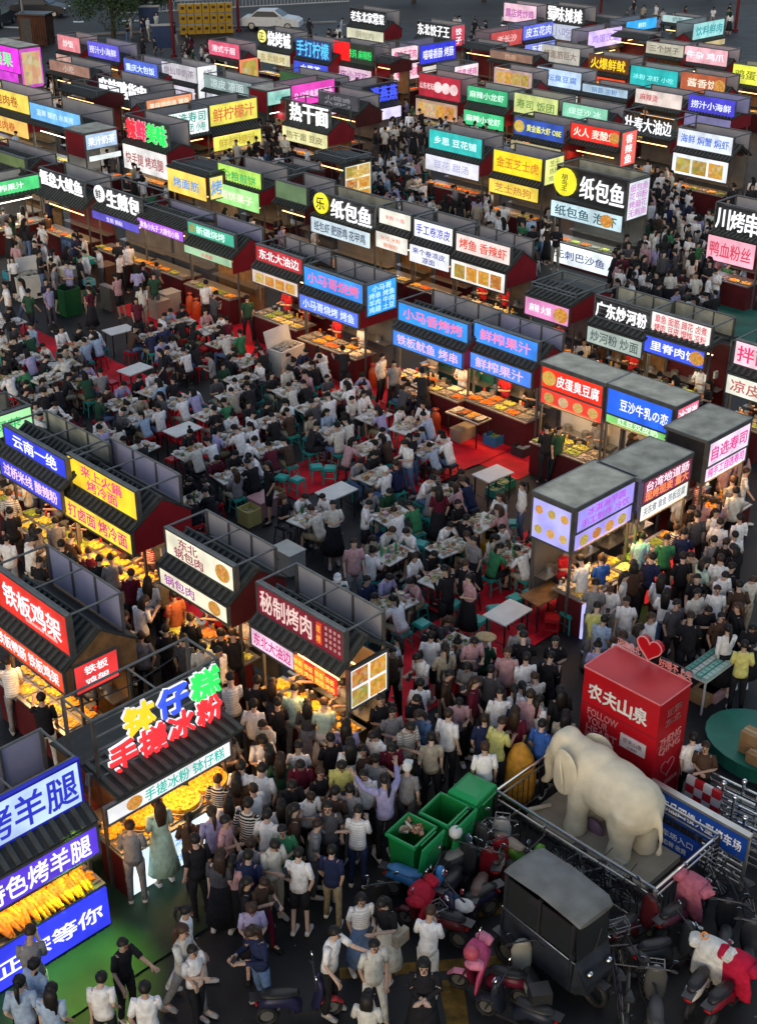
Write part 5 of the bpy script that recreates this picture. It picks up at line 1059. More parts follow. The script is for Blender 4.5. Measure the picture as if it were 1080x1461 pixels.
# ------------------------------------------------------------------ elephant statue in its railing
aA, aB = ANG['A'], ANG['B']
fc = P(936, 1268, .9); fl = P(708, 1128, .9); fr = P(1026, 1190, .9)
uA = Vector((cos(aA), sin(aA), 0)); uB = Vector((cos(aB), sin(aB), 0))
LA, LB = (fc - fl).length, (fr - fc).length
fence = empty('railing_enclosure', (fl.x, fl.y, 0), aA)
tag(fence, 'square steel railing with a bright top tube enclosing the elephant statue', 'railing')
cn = [(0, 0), (LA, 0), (LA, LB), (0, LB)]
for i in range(4):
    a, b = Vector((*cn[i], 0)), Vector((*cn[(i + 1) % 4], 0)); L = (b - a).length
    bar('post', fence, DARK if i != 1 else STAIN, a, a + V3(0, 0, .9), .04, n=8)
    bar('top_rail', fence, CHROME, a + V3(0, 0, .9), b + V3(0, 0, .9), .028, n=8)
    bar('middle_rail', fence, STAIN, a + V3(0, 0, .74), b + V3(0, 0, .74), .016); bar('bottom_rail', fence, STAIN, a + V3(0, 0, .12), b + V3(0, 0, .12), .016)
    n = int(L / .13)
    for k in range(1, n): p = a.lerp(b, k / n); bar('baluster', fence, DARK, p + V3(0, 0, .12), p + V3(0, 0, .74), .009, n=5)
c0 = P(858, 1195, .12)
pl = empty('plinth', (c0.x, c0.y, 0), aA); tag(pl, 'low beige stone slab under the elephant statue', 'plinth')
SLAB = mat('beige_slab', (.40, .35, .26), .8, 0, .15, 3)
box('slab', pl, SLAB, (0, 0, .09), (2.35, 1.0, .18)); box('base_course', pl, DARK, (0, 0, .03), (2.45, 1.1, .06))
# facing local -x (far left in the picture)
def elephant():
    pc = []
    def blob(c, r, rot=0):
        R = Matrix.Rotation(rot, 3, 'Y'); s = sphere_mesh(16, 10); v = [tuple(R @ V3(x.co.x * r[0], x.co.y * r[1], x.co.z * r[2]) + V3(*c)) for x in s.vertices]
        pc.append((v, [tuple(p.vertices) for p in s.polygons], 0))
    blob((.10, 0, .97), (.66, .46, .47)); blob((.48, 0, .92), (.42, .44, .46)); blob((-.30, 0, 1.04), (.46, .42, .46)); blob((-.60, 0, 1.16), (.34, .30, .34)); blob((-.82, 0, 1.20), (.29, .28, .32)); blob((-.98, 0, 1.08), (.18, .19, .26), .3); blob((-.84, .08, 1.40), (.17, .13, .13)); blob((-.84, -.08, 1.40), (.17, .13, .13)); blob((-1.02, .15, 1.16), (.05, .05, .04)); blob((-1.02, -.15, 1.16), (.05, .05, .04))
    Y = V3(0, 1, 0)
    pc.append(path_loft([(-.96, 0, 1.12), (-1.10, 0, .94), (-1.15, 0, .72), (-1.13, 0, .50), (-1.19, 0, .34), (-1.28, 0, .30)], [.17, .13, .10, .08, .068, .06], Y, 12))
    for s in (-1, 1):
        pc.append(path_loft([(-.32, .19 * s, .95), (-.34, .22 * s, .6), (-.37, .23 * s, .3), (-.38, .23 * s, .12), (-.39, .23 * s, .0)], [.25, .20, .165, .185, .195], Y, 12))
        x = .50 + .06 * s
        pc.append(path_loft([(.52, .18 * s, .95), (x, .22 * s, .62), (x + .03, .23 * s, .34), (x, .23 * s, .12), (x - .01, .23 * s, .0)], [.30, .235, .175, .19, .20], Y, 12))
    pc.append(path_loft([(.84, 0, 1.02), (.93, 0, .86), (.98, 0, .62), (.98, .02, .42), (.96, .02, .30), (.95, .02, .24)], [.07, .055, .04, .035, .06, .03], Y, 8))
    me = join('elephant_body', pc); o = bpy.data.objects.new('tmp', me)
    r = o.modifiers.new('r', 'REMESH'); r.mode = 'VOXEL'; r.voxel_size = .026; sm = o.modifiers.new('m', 'SMOOTH'); sm.factor = .6; sm.iterations = 12
    me2 = bake(o)
    me2.materials.clear(); me2.materials.append(None); me2.shade_smooth(); return me2
c0 = P(862, 1192, .18)
el = empty('elephant_statue', (c0.x, c0.y, .18), aA + radians(-3)); el.scale = (1.08, 1.08, 1.06)
tag(el, 'big cream coloured elephant statue with large ears standing inside the railing', 'statue')
put('body', elephant(), el, STATUE)
def ear():
    n = 18; o = [(-.04, .30), (.14, .34), (.32, .27), (.42, .08), (.41, -.16), (.31, -.38), (.14, -.54), (-.04, -.52), (-.12, -.30), (-.08, 0)]
    v, f = [], []
    for k, off in ((0, -.028), (1, .028)):
        for x, z in o: v.append((x, off + .12 * x * (1 - x) , z))
    c1 = len(v); v.append((.12, -.075, -.05)); v.append((.12, .06, -.05)); m = len(o)
    for i in range(m):
        j = (i + 1) % m; f += [(i, j, m + j, m + i), (c1, j, i), (c1 + 1, m + i, m + j)]
    me = raw('ear', v, f, True); return me
em = ear()
for s in (-1, 1):
    e_ = put('ear', em, el, STATUE, (-.70, (.30 if s > 0 else .36) * s, (1.10 if s > 0 else 1.16)), (0, radians(-4), radians(-10) if s < 0 else radians(30)))
    if s > 0: e_.scale = (1, -1, 1)
    sb = e_.modifiers.new('s', 'SUBSURF'); sb.levels = 2; sb.render_levels = 2
    put('ear_fold', join('ear_fold', [path_loft([(.02, .0, .26), (.16, -.085 * (1 if s < 0 else 1), .05), (.20, -.08, -.2), (.16, -.03, -.42)], [.012, .022, .02, .008], V3(0, 1, 0), 6)]), e_, STATUE)
    put('eye', BALL(), el, HAIR, (-.99, .15 * s, 1.27), (0, 0, 0), (.025,) * 3, (.03, .02, .02))
    put('tusk', cyl_mesh(8, .4), el, STATUE, (-1.11, .12 * s, .96), (0, radians(-145), 0), (.04, .04, .22))
o = put('broken_pole', CYL(8), None, STATUE, P(768, 1152, .25), (radians(78), 0, radians(-60)), (.035, .035, .5)); tag(o, 'short cream stick lying inside the railing by the elephant trunk', 'stick')
o = put('cloth_bag', BALL(), None, PLAS, P(848, 1180, .26), (0, .5, aA), (.20, .07, .14), (.22, .14, .22)); tag(o, 'dull mauve bag lying between the legs of the elephant statue', 'bag')
# ------------------------------------------------------------------ red promotion box
p0 = P(834, 951, 2.4); rb = empty('promotion_box', (p0.x, p0.y, 0), aA); tag(rb, 'tall glossy red box with white characters and FOLLOW YOUR HEART behind the elephant', 'promotion box')
REDG = mat('glossy_red', (.42, .006, .014), .35, 0, .1, 1.5); bw, bd_ = 1.5, .85
box('body', rb, REDG, (bw / 2, bd_ / 2, 1.19), (bw, bd_, 2.38)); box('top', rb, mat('satin_red_top', (.58, .035, .04), .45, 0, .15, 1.2), (bw / 2, bd_ / 2, 2.395), (bw + .02, bd_ + .02, .03))
for q1, q2 in (((0, -.012, 2.41), (bw, -.012, 2.41)), ((bw + .012, 0, 2.41), (bw + .012, bd_, 2.41)), ((-.012, 0, 2.41), (-.012, bd_, 2.41)), ((0, bd_ + .01, 2.41), (bw, bd_ + .01, 2.41))): bar('edge_trim', rb, PAINT, q1, q2, .012, (.75, .2, .2))
box('seam', rb, DARK, (bw / 2, -.003, 1.72), (bw, .01, .008))
wp = (.75, .72, .7); pk = (.60, .22, .22)
for i, ch in enumerate('农夫山泉'): write('character', rb, ch, (.26 + i * .30, -.015, 2.02), .29, .32, wp, m=PAINT, bold=.035)
for i, s_ in enumerate(['FOLLOW', 'YOUR', 'HEART']): write('lettering', rb, s_, (.45 if i != 1 else .36, -.012, 1.60 - .17 * i), .62 if i != 1 else .42, .145, pk, m=PAINT)
write('lettering', rb, '带派不?', (.42, -.012, 1.1), .6, .16, pk, m=PAINT); write('lettering', rb, '老铁!', (.5, -.012, .9), .4, .16, pk, m=PAINT)
box('label_plate', rb, PAINT, (1.08, -.012, 1.38), (.5, .015, .26), (0, 0, 0), (.7, .62, .62)); write('lettering', rb, '农夫山泉', (1.08, -.024, 1.41), .38, .1, (.25, .22, .25), m=PAINT)
write('lettering', rb, '正青春', (1.08, -.024, 1.3), .2, .05, (.35, .3, .3), m=PAINT)
def heart(R, r):
    pts = []
    for i in range(28):
        t = 2 * pi * i / 28; pts.append((R * .0625 * 16 * sin(t) ** 3, R * .0625 * (13 * cos(t) - 5 * cos(2 * t) - 2 * cos(3 * t) - cos(4 * t))))
    return pts
hp_ = heart(.19, 0)
def outline(name, par, pts, o, ax, r, m, col):
    pcs = []
    for i in range(len(pts)):
        a, b = pts[i], pts[(i + 1) % len(pts)]; A_ = V3(*o) + V3(*ax) * a[0] + V3(0, 0, a[1]); B_ = V3(*o) + V3(*ax) * b[0] + V3(0, 0, b[1])
        pcs.append(path_loft([A_, B_], [r, r], V3(.3, .3, .9), 5))
    return put(name, join(name, pcs), par, m, col=col)
outline('heart_outline', rb, hp_, (1.12, -.01, .85), (1, 0, 0), .008, PAINT, (.65, .2, .22))
outline('heart_outline', rb, hp_, (bw + .01, .42, .95), (0, 1, 0), .008, PAINT, (.5, .15, .18))
for i, s_ in enumerate(['正宗', '东北']): write('lettering', rb, s_, (bw + .012, .42, 2.12 - .2 * i), .5, .15, (.32, .1, .1), pi / 2, m=PAINT)
for i, s_ in enumerate(['ZHENG', 'QING']): write('lettering', rb, s_, (bw + .012, .4, 1.56 - .19 * i), .6, .17, pk, pi / 2, m=PAINT)
write('lettering', rb, '正青春 好运连连', (bw + .012, .42, .62), .66, .09, pk, pi / 2, m=PAINT)
hs = heart(.24, 0); n = len(hs); v = [(a, -.04, b) for a, b in hs] + [(a, .04, b) for a, b in hs]
hm = raw('heart', v, [tuple(range(n)), tuple(range(2 * n - 1, n - 1, -1))] + [(i, n + i, n + (i + 1) % n, (i + 1) % n) for i in range(n)])
put('heart', hm, rb, REDG, (bw * .46, bd_ - .02, 2.72), col=(.6, .01, .02)); outline('heart_rim', rb, hs, (bw * .46, bd_ - .07, 2.72), (1, 0, 0), .012, PAINT, (.75, .3, .32))
for s_, x0, x1 in (('正宗东北', .02, .5), ('好喝不上头', .86, 1.5)):
    cw = (x1 - x0) / len(s_)
    for i, ch in enumerate(s_):
        write('top_letter', rb, ch, (x0 + cw * (i + .5), bd_ - .01, 2.53), cw * .95, .2, (.7, .25, .25), m=PAINT, depth=2)
    bar('letter_rail', rb, DARK, (x0, bd_, 2.46), (x1, bd_, 2.46), .01); bar('letter_rail', rb, DARK, (x0, bd_, 2.62), (x1, bd_, 2.62), .01)
# ------------------------------------------------------------------ blue parking sign
p0 = P(930, 1114, 1.15); p1 = P(1066, 1193, 1.15); L = (p1 - p0).length
bs = empty('parking_sign', (p0.x, p0.y, 0), aA); tag(bs, 'long blue parking sign in white characters on a grey steel barrier beside the elephant', 'sign')
BLUE = mat('blue_sign', (.01, .06, .34), .4, 0, .08, 2)
box('sign_panel', bs, BLUE, (L / 2, 0, .86), (L, .05, .46)); box('top_cap', bs, STAIN, (L / 2, .02, 1.12), (L + .06, .12, .05))
for i, ch in enumerate('小商品四楼大型停车场'): write('character', bs, ch, (L * (.07 + .094 * i), -.035, .87), L * .085, .22, (.75, .78, .85), m=PAINT, bold=.03)
box('lower_panel', bs, BLUE, (L * .33, -.12, .36), (L * .55, .04, .42)); write('lettering', bs, '停车场入口', (L * .33, -.15, .45), L * .42, .13, (.5, .55, .65), m=PAINT); write('lettering', bs, '请右转 收费', (L * .33, -.15, .27), L * .3, .11, (.5, .55, .65), m=PAINT)
for x in (0, L * .5, L): box('post', bs, STAIN, (x, .03, .56), (.05, .05, 1.12))
for k in range(5): box('slat', bs, STAIN, (L * .78, .03, .1 + .12 * k), (L * .44, .03, .05))
# ------------------------------------------------------------------ steel pipe barriers stacked behind the sign
for i, (px, py) in enumerate([(1012, 1105), (1030, 1130), (1046, 1150), (1060, 1180)]):
    p = P(px, py, .9); g = empty('steel_barrier', (p.x, p.y, 0), aA + .08)
    tag(g, ['polished steel crowd barrier nearest the red box', 'polished steel crowd barrier second from the red box', 'polished steel crowd barrier third from the red box', 'polished steel crowd barrier farthest from the red box'][i], 'barrier', 'steel crowd barriers behind the parking sign')
    for k in range(6): bar('rail', g, CHROME, (-.1, 0, .25 + .14 * k), (1.3, 0, .25 + .14 * k), .022, n=8)
    for x in (0, .6, 1.2): bar('post', g, CHROME, (x, 0, 0), (x, 0, 1.05), .03, n=8); put('knob', BALL(), g, CHROME, (x, 0, 1.08), (0, 0, 0), (.05,) * 3)
    bar('foot', g, CHROME, (0, -.2, .02), (0, .2, .02), .02)
p = P(985, 1120, .8); g = empty('striped_barrier', (p.x, p.y, 0), aA); tag(g, 'red and white checked traffic barrier below the standing couple', 'barrier')
for j in range(4):
    for i in range(4): box('block', g, PAINT, (i * .16, -.1 * j * 0, .9 - .16 * j), (.155, .06, .155), (0, 0, 0), (.5, .02, .03) if (i + j) % 2 else (.65, .62, .6))
bar('post', g, STAIN, (0, .05, 0), (0, .05, 1), .02); bar('post', g, STAIN, (.5, .05, 0), (.5, .05, 1), .02)
# ------------------------------------------------------------------ green wheelie bins
GB = mat('green_bin', (.01, .18, .04), .32, 0, .08, 2); GL = mat('green_lid', (.015, .30, .09), .3, 0, .06, 2)
def bin_(px, py, lid, label, rz):
    p = P(px, py, 1.1); t = empty('wheelie_bin', (p.x, p.y, 0), rz); t.scale = (.76, .78, .96); tag(t, label, 'bin', 'green wheelie bins by the railing')
    v, f = [], []
    T, B, zt, zb = (.33, .36), (.25, .28), 1.08, .08
    for (a, b), z in ((B, zb), (T, zt)): v += [(-a, -b, z), (a, -b, z), (a, b, z), (-a, b, z)]
    v += [(x * .92, y * .92, zt) for x, y in ((-T[0], -T[1]), (T[0], -T[1]), (T[0], T[1]), (-T[0], T[1]))] + [(x * .9, y * .9, .35) for x, y in ((-T[0], -T[1]), (T[0], -T[1]), (T[0], T[1]), (-T[0], T[1]))]
    f = [(3, 2, 1, 0)] + [(i, (i + 1) % 4, 4 + (i + 1) % 4, 4 + i) for i in range(4)] + [(4 + i, 4 + (i + 1) % 4, 8 + (i + 1) % 4, 8 + i) for i in range(4)] + [(8 + i, 8 + (i + 1) % 4, 12 + (i + 1) % 4, 12 + i) for i in range(4)] + [(12, 13, 14, 15)]
    o = put('body', raw('bin_body', v, f), t, GB); bv = o.modifiers.new('b', 'BEVEL'); bv.width = .02; bv.segments = 2
    for (c_, s_) in (((0, -.37, 1.06), (.74, .04, .06)), ((0, .37, 1.06), (.74, .04, .06)), ((-.35, 0, 1.06), (.04, .74, .06)), ((.35, 0, 1.06), (.04, .74, .06))): box('rim', t, GL, c_, s_)
    for y in (-.2, .2): cyl('wheel', t, BLACK, (.28, y * 1.3, .1), .1, .06, (pi / 2, 0, 0), n=14)
    lw = lambda: [((0, 0), 0)]
    v = []; 
    for z, k in ((0, 1.0), (.05, .98), (.09, .7)): v += [(-.37 * k, -.39 * k, z), (.37 * k, -.39 * k, z), (.37 * k, .39 * k, z), (-.37 * k, .39 * k, z)]
    f = [(3, 2, 1, 0), (8, 9, 10, 11)] + [(4 * j + i, 4 * j + (i + 1) % 4, 4 * j + 4 + (i + 1) % 4, 4 * j + 4 + i) for j in range(2) for i in range(4)]
    lm = lib('lid', lambda: raw('bin_lid', v, f))
    if lid == 'closed': o = put('lid', lm, t, GL, (0, 0, 1.1)); 
    else: o = put('lid', lm, t, GL, (.46, 0, .76), (0, radians(100), 0))
    bv = o.modifiers.new('b', 'BEVEL'); bv.width = .025; bv.segments = 2
    bar('handle', t, GL, (.42, -.25, 1.08), (.42, .25, 1.08), .018)
    return t, p
bin_(587, 1180, 'open', 'front green wheelie bin full of rubbish with its lid hanging open', aA + .15)
bin_(634, 1150, 'open', 'middle green wheelie bin nearly empty with its lid hanging open', aA + .15)
bin_(674, 1124, 'closed', 'green wheelie bin with closed lid nearest the railing', aA + .15)
p = P(587, 1180, .9)
BINQ = []
for k in range(14):
    kd = ['foam tray', 'paper cup', 'crumpled bag'][k % 3]; cc = [(.6, .58, .52), (.55, .32, .2), (.38, .26, .16), (.5, .2, .12), (.62, .6, .6)][k % 5]
    q = p + V3(rnd.uniform(-.16, .16), rnd.uniform(-.18, .18), rnd.uniform(-.05, .06)); ro = (rnd.uniform(0, 3), rnd.uniform(0, 3), 0)
    if k % 3 == 0: o = box(kd.replace(' ', '_'), None, PAINT, q, (.15, .1, .035), ro, cc)
    elif k % 3 == 1: o = cyl(kd.replace(' ', '_'), None, PAINT, q, .035, .11, ro, cc, n=10)
    else: o = put(kd.replace(' ', '_'), heap(1), None, PAINT, q, ro, (.18, .18, .2), cc)
    tag(o, 'x', 'rubbish', kd + 's in the front bin'); BINQ.append((o, kd + ' in the rubbish of the front green bin'))
# ------------------------------------------------------------------ yellow sack
p = P(738, 1142, 0)
pcs = path_loft([(0, 0, .02), (0, 0, .3), (.02, 0, .65), (0, 0, .95), (0, .02, 1.12), (.03, 0, 1.2)], [(.26, .22), (.29, .25), (.27, .24), (.22, .2), (.13, .12), (.05, .05)], V3(1, 0, 0), 14)
me = join('sack', [pcs]); me.shade_smooth(); SACK = mat('yellow_sack', (.50, .24, .025), .6, 0, .3, 9, .6)
tag(put('yellow_sack', me, None, SACK, (p.x, p.y, 0)), 'tall full yellow orange sack standing beside the green bins', 'sack')
# ------------------------------------------------------------------ enclosed tricycle
pf = P(826, 1321, 1.62); pb = P(721, 1242, 1.62); aT = atan2((pf - pb).y, (pf - pb).x)
mid_ = (P(721, 1242, 1.62) + P(873, 1286, 1.62)) / 2
tr = empty('enclosed_tricycle', (mid_.x, mid_.y, 0), aT); tag(tr, 'dark navy enclosed tricycle with grey plastic roof parked beside the railing', 'tricycle')
NAVY = mat('navy_cabin', (.030, .035, .046), .45, .1, .35, 4); ROOFG = mat('grey_plastic_roof', (.15, .155, .145), .5, 0, .3, 3); GLS = mat('cabin_glass', (.022, .026, .028), .15, 0, 0, 1)
Lr = (pf - pb).length
def roofm():
    rings = []
    for x, k, z in ((-Lr / 2 - .02, .90, -.03), (-Lr / 2 + .06, 1, .02), (0, 1, .06), (Lr / 2 - .1, 1, .02), (Lr / 2 + .02, .9, -.05)): rings.append((V3(x, 0, z), .39 * k, .05, V3(0, 1, 0), V3(1, 0, 0)))
    v, f, _ = loft(rings, 16); me = raw('roof', v, f); return me
put('roof', roofm(), tr, ROOFG, (0, 0, 1.62))
for y in (-.18, 0, .18): box('roof_rib', tr, ROOFG, (0, y, 1.685), (Lr * .8, .03, .012))
for i in range(3): box('roof_dark_strip', tr, DARK, (-.4 + .4 * i, -.05, 1.683), (.2, .02, .012), (0, 0, .2))  # short dark strips lying on the roof
hw = .35
box('body', tr, NAVY, (-.04, 0, .62), (Lr * .98, hw * 2, .60)); box('floor_pan', tr, DARK, (0, 0, .30), (Lr * 1.04, .6, .06)); box('rear_panel', tr, NAVY, (-Lr / 2 + .02, 0, 1.0), (.04, hw * 2, 1.1))
for s in (-1, 1):
    box('side_window', tr, GLS, (-.30, hw * s, 1.25), (.62, .02, .58)); box('side_window', tr, GLS, (.33, hw * s, 1.25), (.56, .02, .58))
    box('door', tr, NAVY, (.32, (hw + .012) * s, .64), (.56, .02, .58)); box('door_handle', tr, CHROME, (.12, (hw + .03) * s, .84), (.1, .02, .02))
    bar('trim_line', tr, CHROME, (-Lr / 2, (hw + .015) * s, .95), (Lr / 2 + .02, (hw + .015) * s, .92), .012)
    for x in (-.64, 0, .62): box('pillar', tr, DARK, (x, hw * s, 1.25), (.05, .04, .66))
    put('wheel', RING(.22), tr, BLACK, (-.52, .4 * s, .22), (pi / 2, 0, 0), (.2, .2, .3)); cyl('hub', tr, STAIN, (-.52, .4 * s, .22), .11, .06, (pi / 2, 0, 0))
    box('mudguard', tr, DARK, (-.52, .4 * s, .48), (.5, .14, .04)); put('headlight', BALL(), tr, CHROME, (Lr / 2 + .16, .2 * s, .72), (0, 0, 0), (.05, .06, .06))
v = [(Lr / 2, -hw, .92), (Lr / 2 + .18, -hw * .8, .55), (Lr / 2 + .18, hw * .8, .55), (Lr / 2, hw, .92), (Lr / 2 - .04, -hw, .32), (Lr / 2 - .04, hw, .32), (Lr / 2 + .15, -hw * .6, .3), (Lr / 2 + .15, hw * .6, .3)]
put('front_cowl', raw('cowl', v, [(0, 1, 2, 3), (1, 6, 7, 2), (0, 4, 6, 1), (3, 2, 7, 5), (4, 5, 7, 6)]), tr, NAVY)
v = [(Lr / 2 + .02, -hw + .03, .93), (Lr / 2 + .02, hw - .03, .93), (Lr / 2 - .06, hw - .04, 1.58), (Lr / 2 - .06, -hw + .04, 1.58)]
put('windscreen', raw('windscreen', v + [(x - .02, y, z) for x, y, z in v], [(0, 1, 2, 3), (7, 6, 5, 4), (0, 3, 7, 4), (1, 5, 6, 2)]), tr, GLS); bar('wiper', tr, DARK, (Lr / 2 + .04, .02, .95), (Lr / 2 + .01, .16, 1.25), .008)
put('wheel', RING(.22), tr, BLACK, (Lr / 2 + .12, 0, .22), (pi / 2, 0, 0), (.2, .2, .3)); box('mudguard', tr, DARK, (Lr / 2 + .14, 0, .45), (.4, .14, .04)); box('seat', tr, REDP, (.1, 0, .98), (.4, .5, .1))
for s in (-1, 1): bar('mirror_arm', tr, DARK, (Lr / 2 - .02, hw * s, 1.1), (Lr / 2 + .06, (hw + .14) * s, 1.15), .01); box('mirror', tr, DARK, (Lr / 2 + .06, (hw + .16) * s, 1.16), (.02, .1, .07))
# ------------------------------------------------------------------ scooters and bicycles
def scooter(px, py, rz, body, label, quilt=None, box_=None, seat=(.02, .02, .022), trim=None, basket=False, helmet=None):
    p = P(px, py, .5); t = empty('electric_scooter', (p.x, p.y, 0), rz); tag(t, label, 'scooter', 'scooters parked by the railing'); t.scale = (.80,) * 3
    for x in (-.55, .58):
        put('wheel', RING(.2), t, BLACK, (x, 0, .2), (pi / 2, 0, 0), (.17, .17, .28)); cyl('rim', t, STAIN, (x, 0, .2), .12, .04, (pi / 2, 0, 0), n=12)
    m = lib('sc_body', lambda: join('body', [path_loft([(-.68, 0, .52), (-.5, 0, .58), (-.2, 0, .55), (-.02, 0, .38), (.0, 0, .28)], [(.08, .05), (.15, .14), (.14, .16), (.13, .12), (.13, .05)], V3(0, 1, 0), 12)])); m.shade_smooth()
    put('body', m, t, PLAS, col=body)
    m = lib('sc_front', lambda: join('front_shield', [path_loft([(.26, 0, .25), (.34, 0, .45), (.40, 0, .75), (.38, 0, .92), (.34, 0, 1.0)], [(.10, .05), (.19, .06), (.20, .07), (.15, .08), (.06, .05)], V3(0, 1, 0), 12)])); m.shade_smooth()
    put('front_shield', m, t, PLAS, col=body)
    box('floorboard', t, BLACK, (.13, 0, .27), (.42, .26, .06)); m = lib('sc_guard', lambda: join('front_mudguard', [path_loft([(.38, 0, .34), (.5, 0, .42), (.66, 0, .40), (.78, 0, .28)], [(.05, .03), (.07, .04), (.07, .04), (.04, .02)], V3(0, 1, 0), 8)])); put('front_mudguard', m, t, PLAS, col=trim or body)
    m = lib('sc_seat', lambda: join('seat', [path_loft([(-.66, 0, .72), (-.5, 0, .73), (-.25, 0, .70), (-.02, 0, .69), (.03, 0, .68)], [(.06, .03), (.13, .06), (.14, .06), (.10, .05), (.04, .03)], V3(0, 1, 0), 12)])); m.shade_smooth(); put('seat', m, t, PLAS, col=seat)
    bar('fork', t, DARK, (.56, .08, .22), (.40, .05, .62), .018); bar('fork', t, DARK, (.56, -.08, .22), (.40, -.05, .62), .018)
    bar('handlebar', t, DARK, (.30, -.3, 1.02), (.30, .3, 1.02), .016)
    for s in (-1, 1):
        bar('grip', t, BLACK, (.29, .22 * s, 1.02), (.27, .34 * s, 1.01), .024); bar('mirror_stem', t, DARK, (.32, .2 * s, 1.03), (.30, .27 * s, 1.22), .007); cyl('mirror', t, CHROME, (.30, .28 * s, 1.24), .05, .015, (0, pi / 2 - .3, 0), n=10)
    put('headlight', BALL(), t, CHROME, (.44, 0, .9), (0, 0, 0), (.05, .09, .06)); box('rear_rack', t, DARK, (-.72, 0, .70), (.22, .2, .02)); put('tail_light', BALL(), t, PLAS, (-.72, 0, .55), (0, 0, 0), (.03, .08, .04), (.4, .01, .01))
    bar('stand', t, DARK, (-.1, .1, .25), (-.15, .2, .0), .012)
    if quilt:
        m = lib('sc_quilt', lambda: quiltm()); qo = put('windproof_quilt', m, t, CLOTH, (-.06, 0, -.05), (0, 0, 0), (1.12, 1.05, 1.04), quilt); 
        for s in (-1, 1):
            mm = lib('sc_mitt', lambda: join('hand_muff', [path_loft([(.38, 0, 1.0), (.30, 0, 1.03), (.16, 0, 1.02), (.08, 0, 1.0)], [(.05, .05), (.12, .10), (.11, .10), (.08, .07)], V3(0, 1, 0), 10)])); put('hand_muff', mm, t, CLOTH, (0, .27 * s, 0), (0, 0, .2 * s), (1, 1, 1), quilt if trim is None else trim)
    if box_:
        b = box('top_box', t, PLAS, (-.74, 0, .86), (.3, .36, .28), (0, 0, 0), box_); box('latch', b, CHROME, (-.51, 0, 0), (.03, .2, .1))
    if basket:
        for k in range(3):
            for q1, q2 in (((.5, -.14, 0), (.5, .14, 0)), ((.72, -.14, 0), (.72, .14, 0)), ((.5, -.14, 0), (.72, -.14, 0)), ((.5, .14, 0), (.72, .14, 0))):
                bar('basket_wire', t, STAIN, V3(*q1) + V3(0, 0, .62 + .1 * k), V3(*q2) + V3(0, 0, .62 + .1 * k), .008, n=5)
        for x in (.5, .61, .72):
            for y in (-.14, 0, .14): bar('basket_wire', t, STAIN, (x, y, .6), (x, y, .84), .006, n=5)
    if helmet:
        h = put('helmet', BALL(), None, PLAS, Vector((p.x, p.y, .0)) + Matrix.Rotation(rz, 3, 'Z') @ V3(.24, .2, .97), (0, 0, rz), (.12, .11, .10), helmet[0]); tag(h, helmet[1], 'helmet')
    return t
def quiltm():
    pcs = [path_loft([(.48, 0, 1.0), (.42, 0, 1.04), (.25, 0, 1.02), (.14, 0, .9), (.20, 0, .6), (.22, 0, .32), (.22, 0, .26)], [(.12, .02), (.24, .05), (.25, .08), (.26, .05), (.30, .05), (.31, .04), (.26, .02)], V3(0, 1, 0), 14)]
    me = join('quilt', pcs); me.shade_smooth(); return me
d2 = radians
scooter(600, 1252, d2(-20), (.05, .22, .50), 'sky blue scooter with its saddle towards the front green bin', seat=(.10, .28, .55))
scooter(618, 1300, d2(150), (.10, .015, .02), 'scooter with a red quilted wind apron and orange mirrors behind the white shirted man', quilt=(.42, .02, .04))
scooter(655, 1240, d2(60), (.03, .03, .035), 'black scooter with white panels in the thick of the parked group', trim=(.6, .6, .6), helmet=((.65, .65, .62), 'white helmet on the black scooter nearest the bins'))
scooter(690, 1250, d2(70), (.14, .008, .015), 'glossy dark red scooter near the back of the tricycle', seat=(.10, .06, .05), basket=True)
scooter(725, 1232, d2(110), (.30, .02, .03), 'bright red scooter half hidden by the tricycle', seat=(.02, .02, .02), trim=(.03, .2, .2))
scooter(668, 1208, d2(45), (.08, .08, .085), 'grey scooter against the bins with a beige saddle', seat=(.30, .27, .24), basket=True)
scooter(665, 1285, d2(-150), (.02, .02, .05), 'dark scooter with white plastic bag by the yellow line', seat=(.02, .02, .02), basket=True)
scooter(700, 1385, d2(160), (.12, .01, .03), 'scooter covered by a long pink quilted apron beside the yellow line', quilt=(.62, .10, .22), trim=(.65, .22, .32), helmet=((.5, .08, .12), 'pink helmet hanging on the pink quilted scooter'))
scooter(752, 1385, d2(100), (.35, .34, .28), 'cream scooter with a round black stool like seat box', seat=(.02, .02, .022), box_=(.03, .03, .03))
scooter(738, 1430, d2(150), (.02, .025, .04), 'black scooter cut off by the lower edge, beside the cream one', seat=(.03, .03, .03))
scooter(975, 1290, d2(40), (.10, .03, .05), 'scooter under a dusty pink quilted apron by the railing corner', quilt=(.48, .14, .19), box_=None)
scooter(1005, 1385, d2(55), (.6, .6, .56), 'white scooter with thick white hand muffs in the bottom right corner', quilt=(.66, .66, .62))
o = put('handlebar_ring', RING(.22), None, PAINT, P(1005, 1335, .95), (.5, .2, 0), (.05, .05, .05), (.95, .28, .02)); tag(o, 'small orange ring on the handlebar of the white scooter', 'ring')  # plain orange ring that does not glow
scooter(1042, 1405, d2(45), (.20, .01, .02), 'scooter under a bright red quilted apron in the bottom right corner', quilt=(.50, .015, .05))
scooter(1035, 1325, d2(75), (.02, .02, .025), 'black scooter with a white grab rail at the right edge', seat=(.02, .02, .02), trim=(.02, .02, .02))
scooter(955, 1345, d2(20), (.03, .035, .04), 'small black scooter with bright blue wrap by the tricycle front', trim=(.02, .22, .6))
scooter(935, 1425, d2(80), (.09, .09, .085), 'grey scooter at the bottom edge between the bicycles', seat=(.05, .05, .05), basket=True)
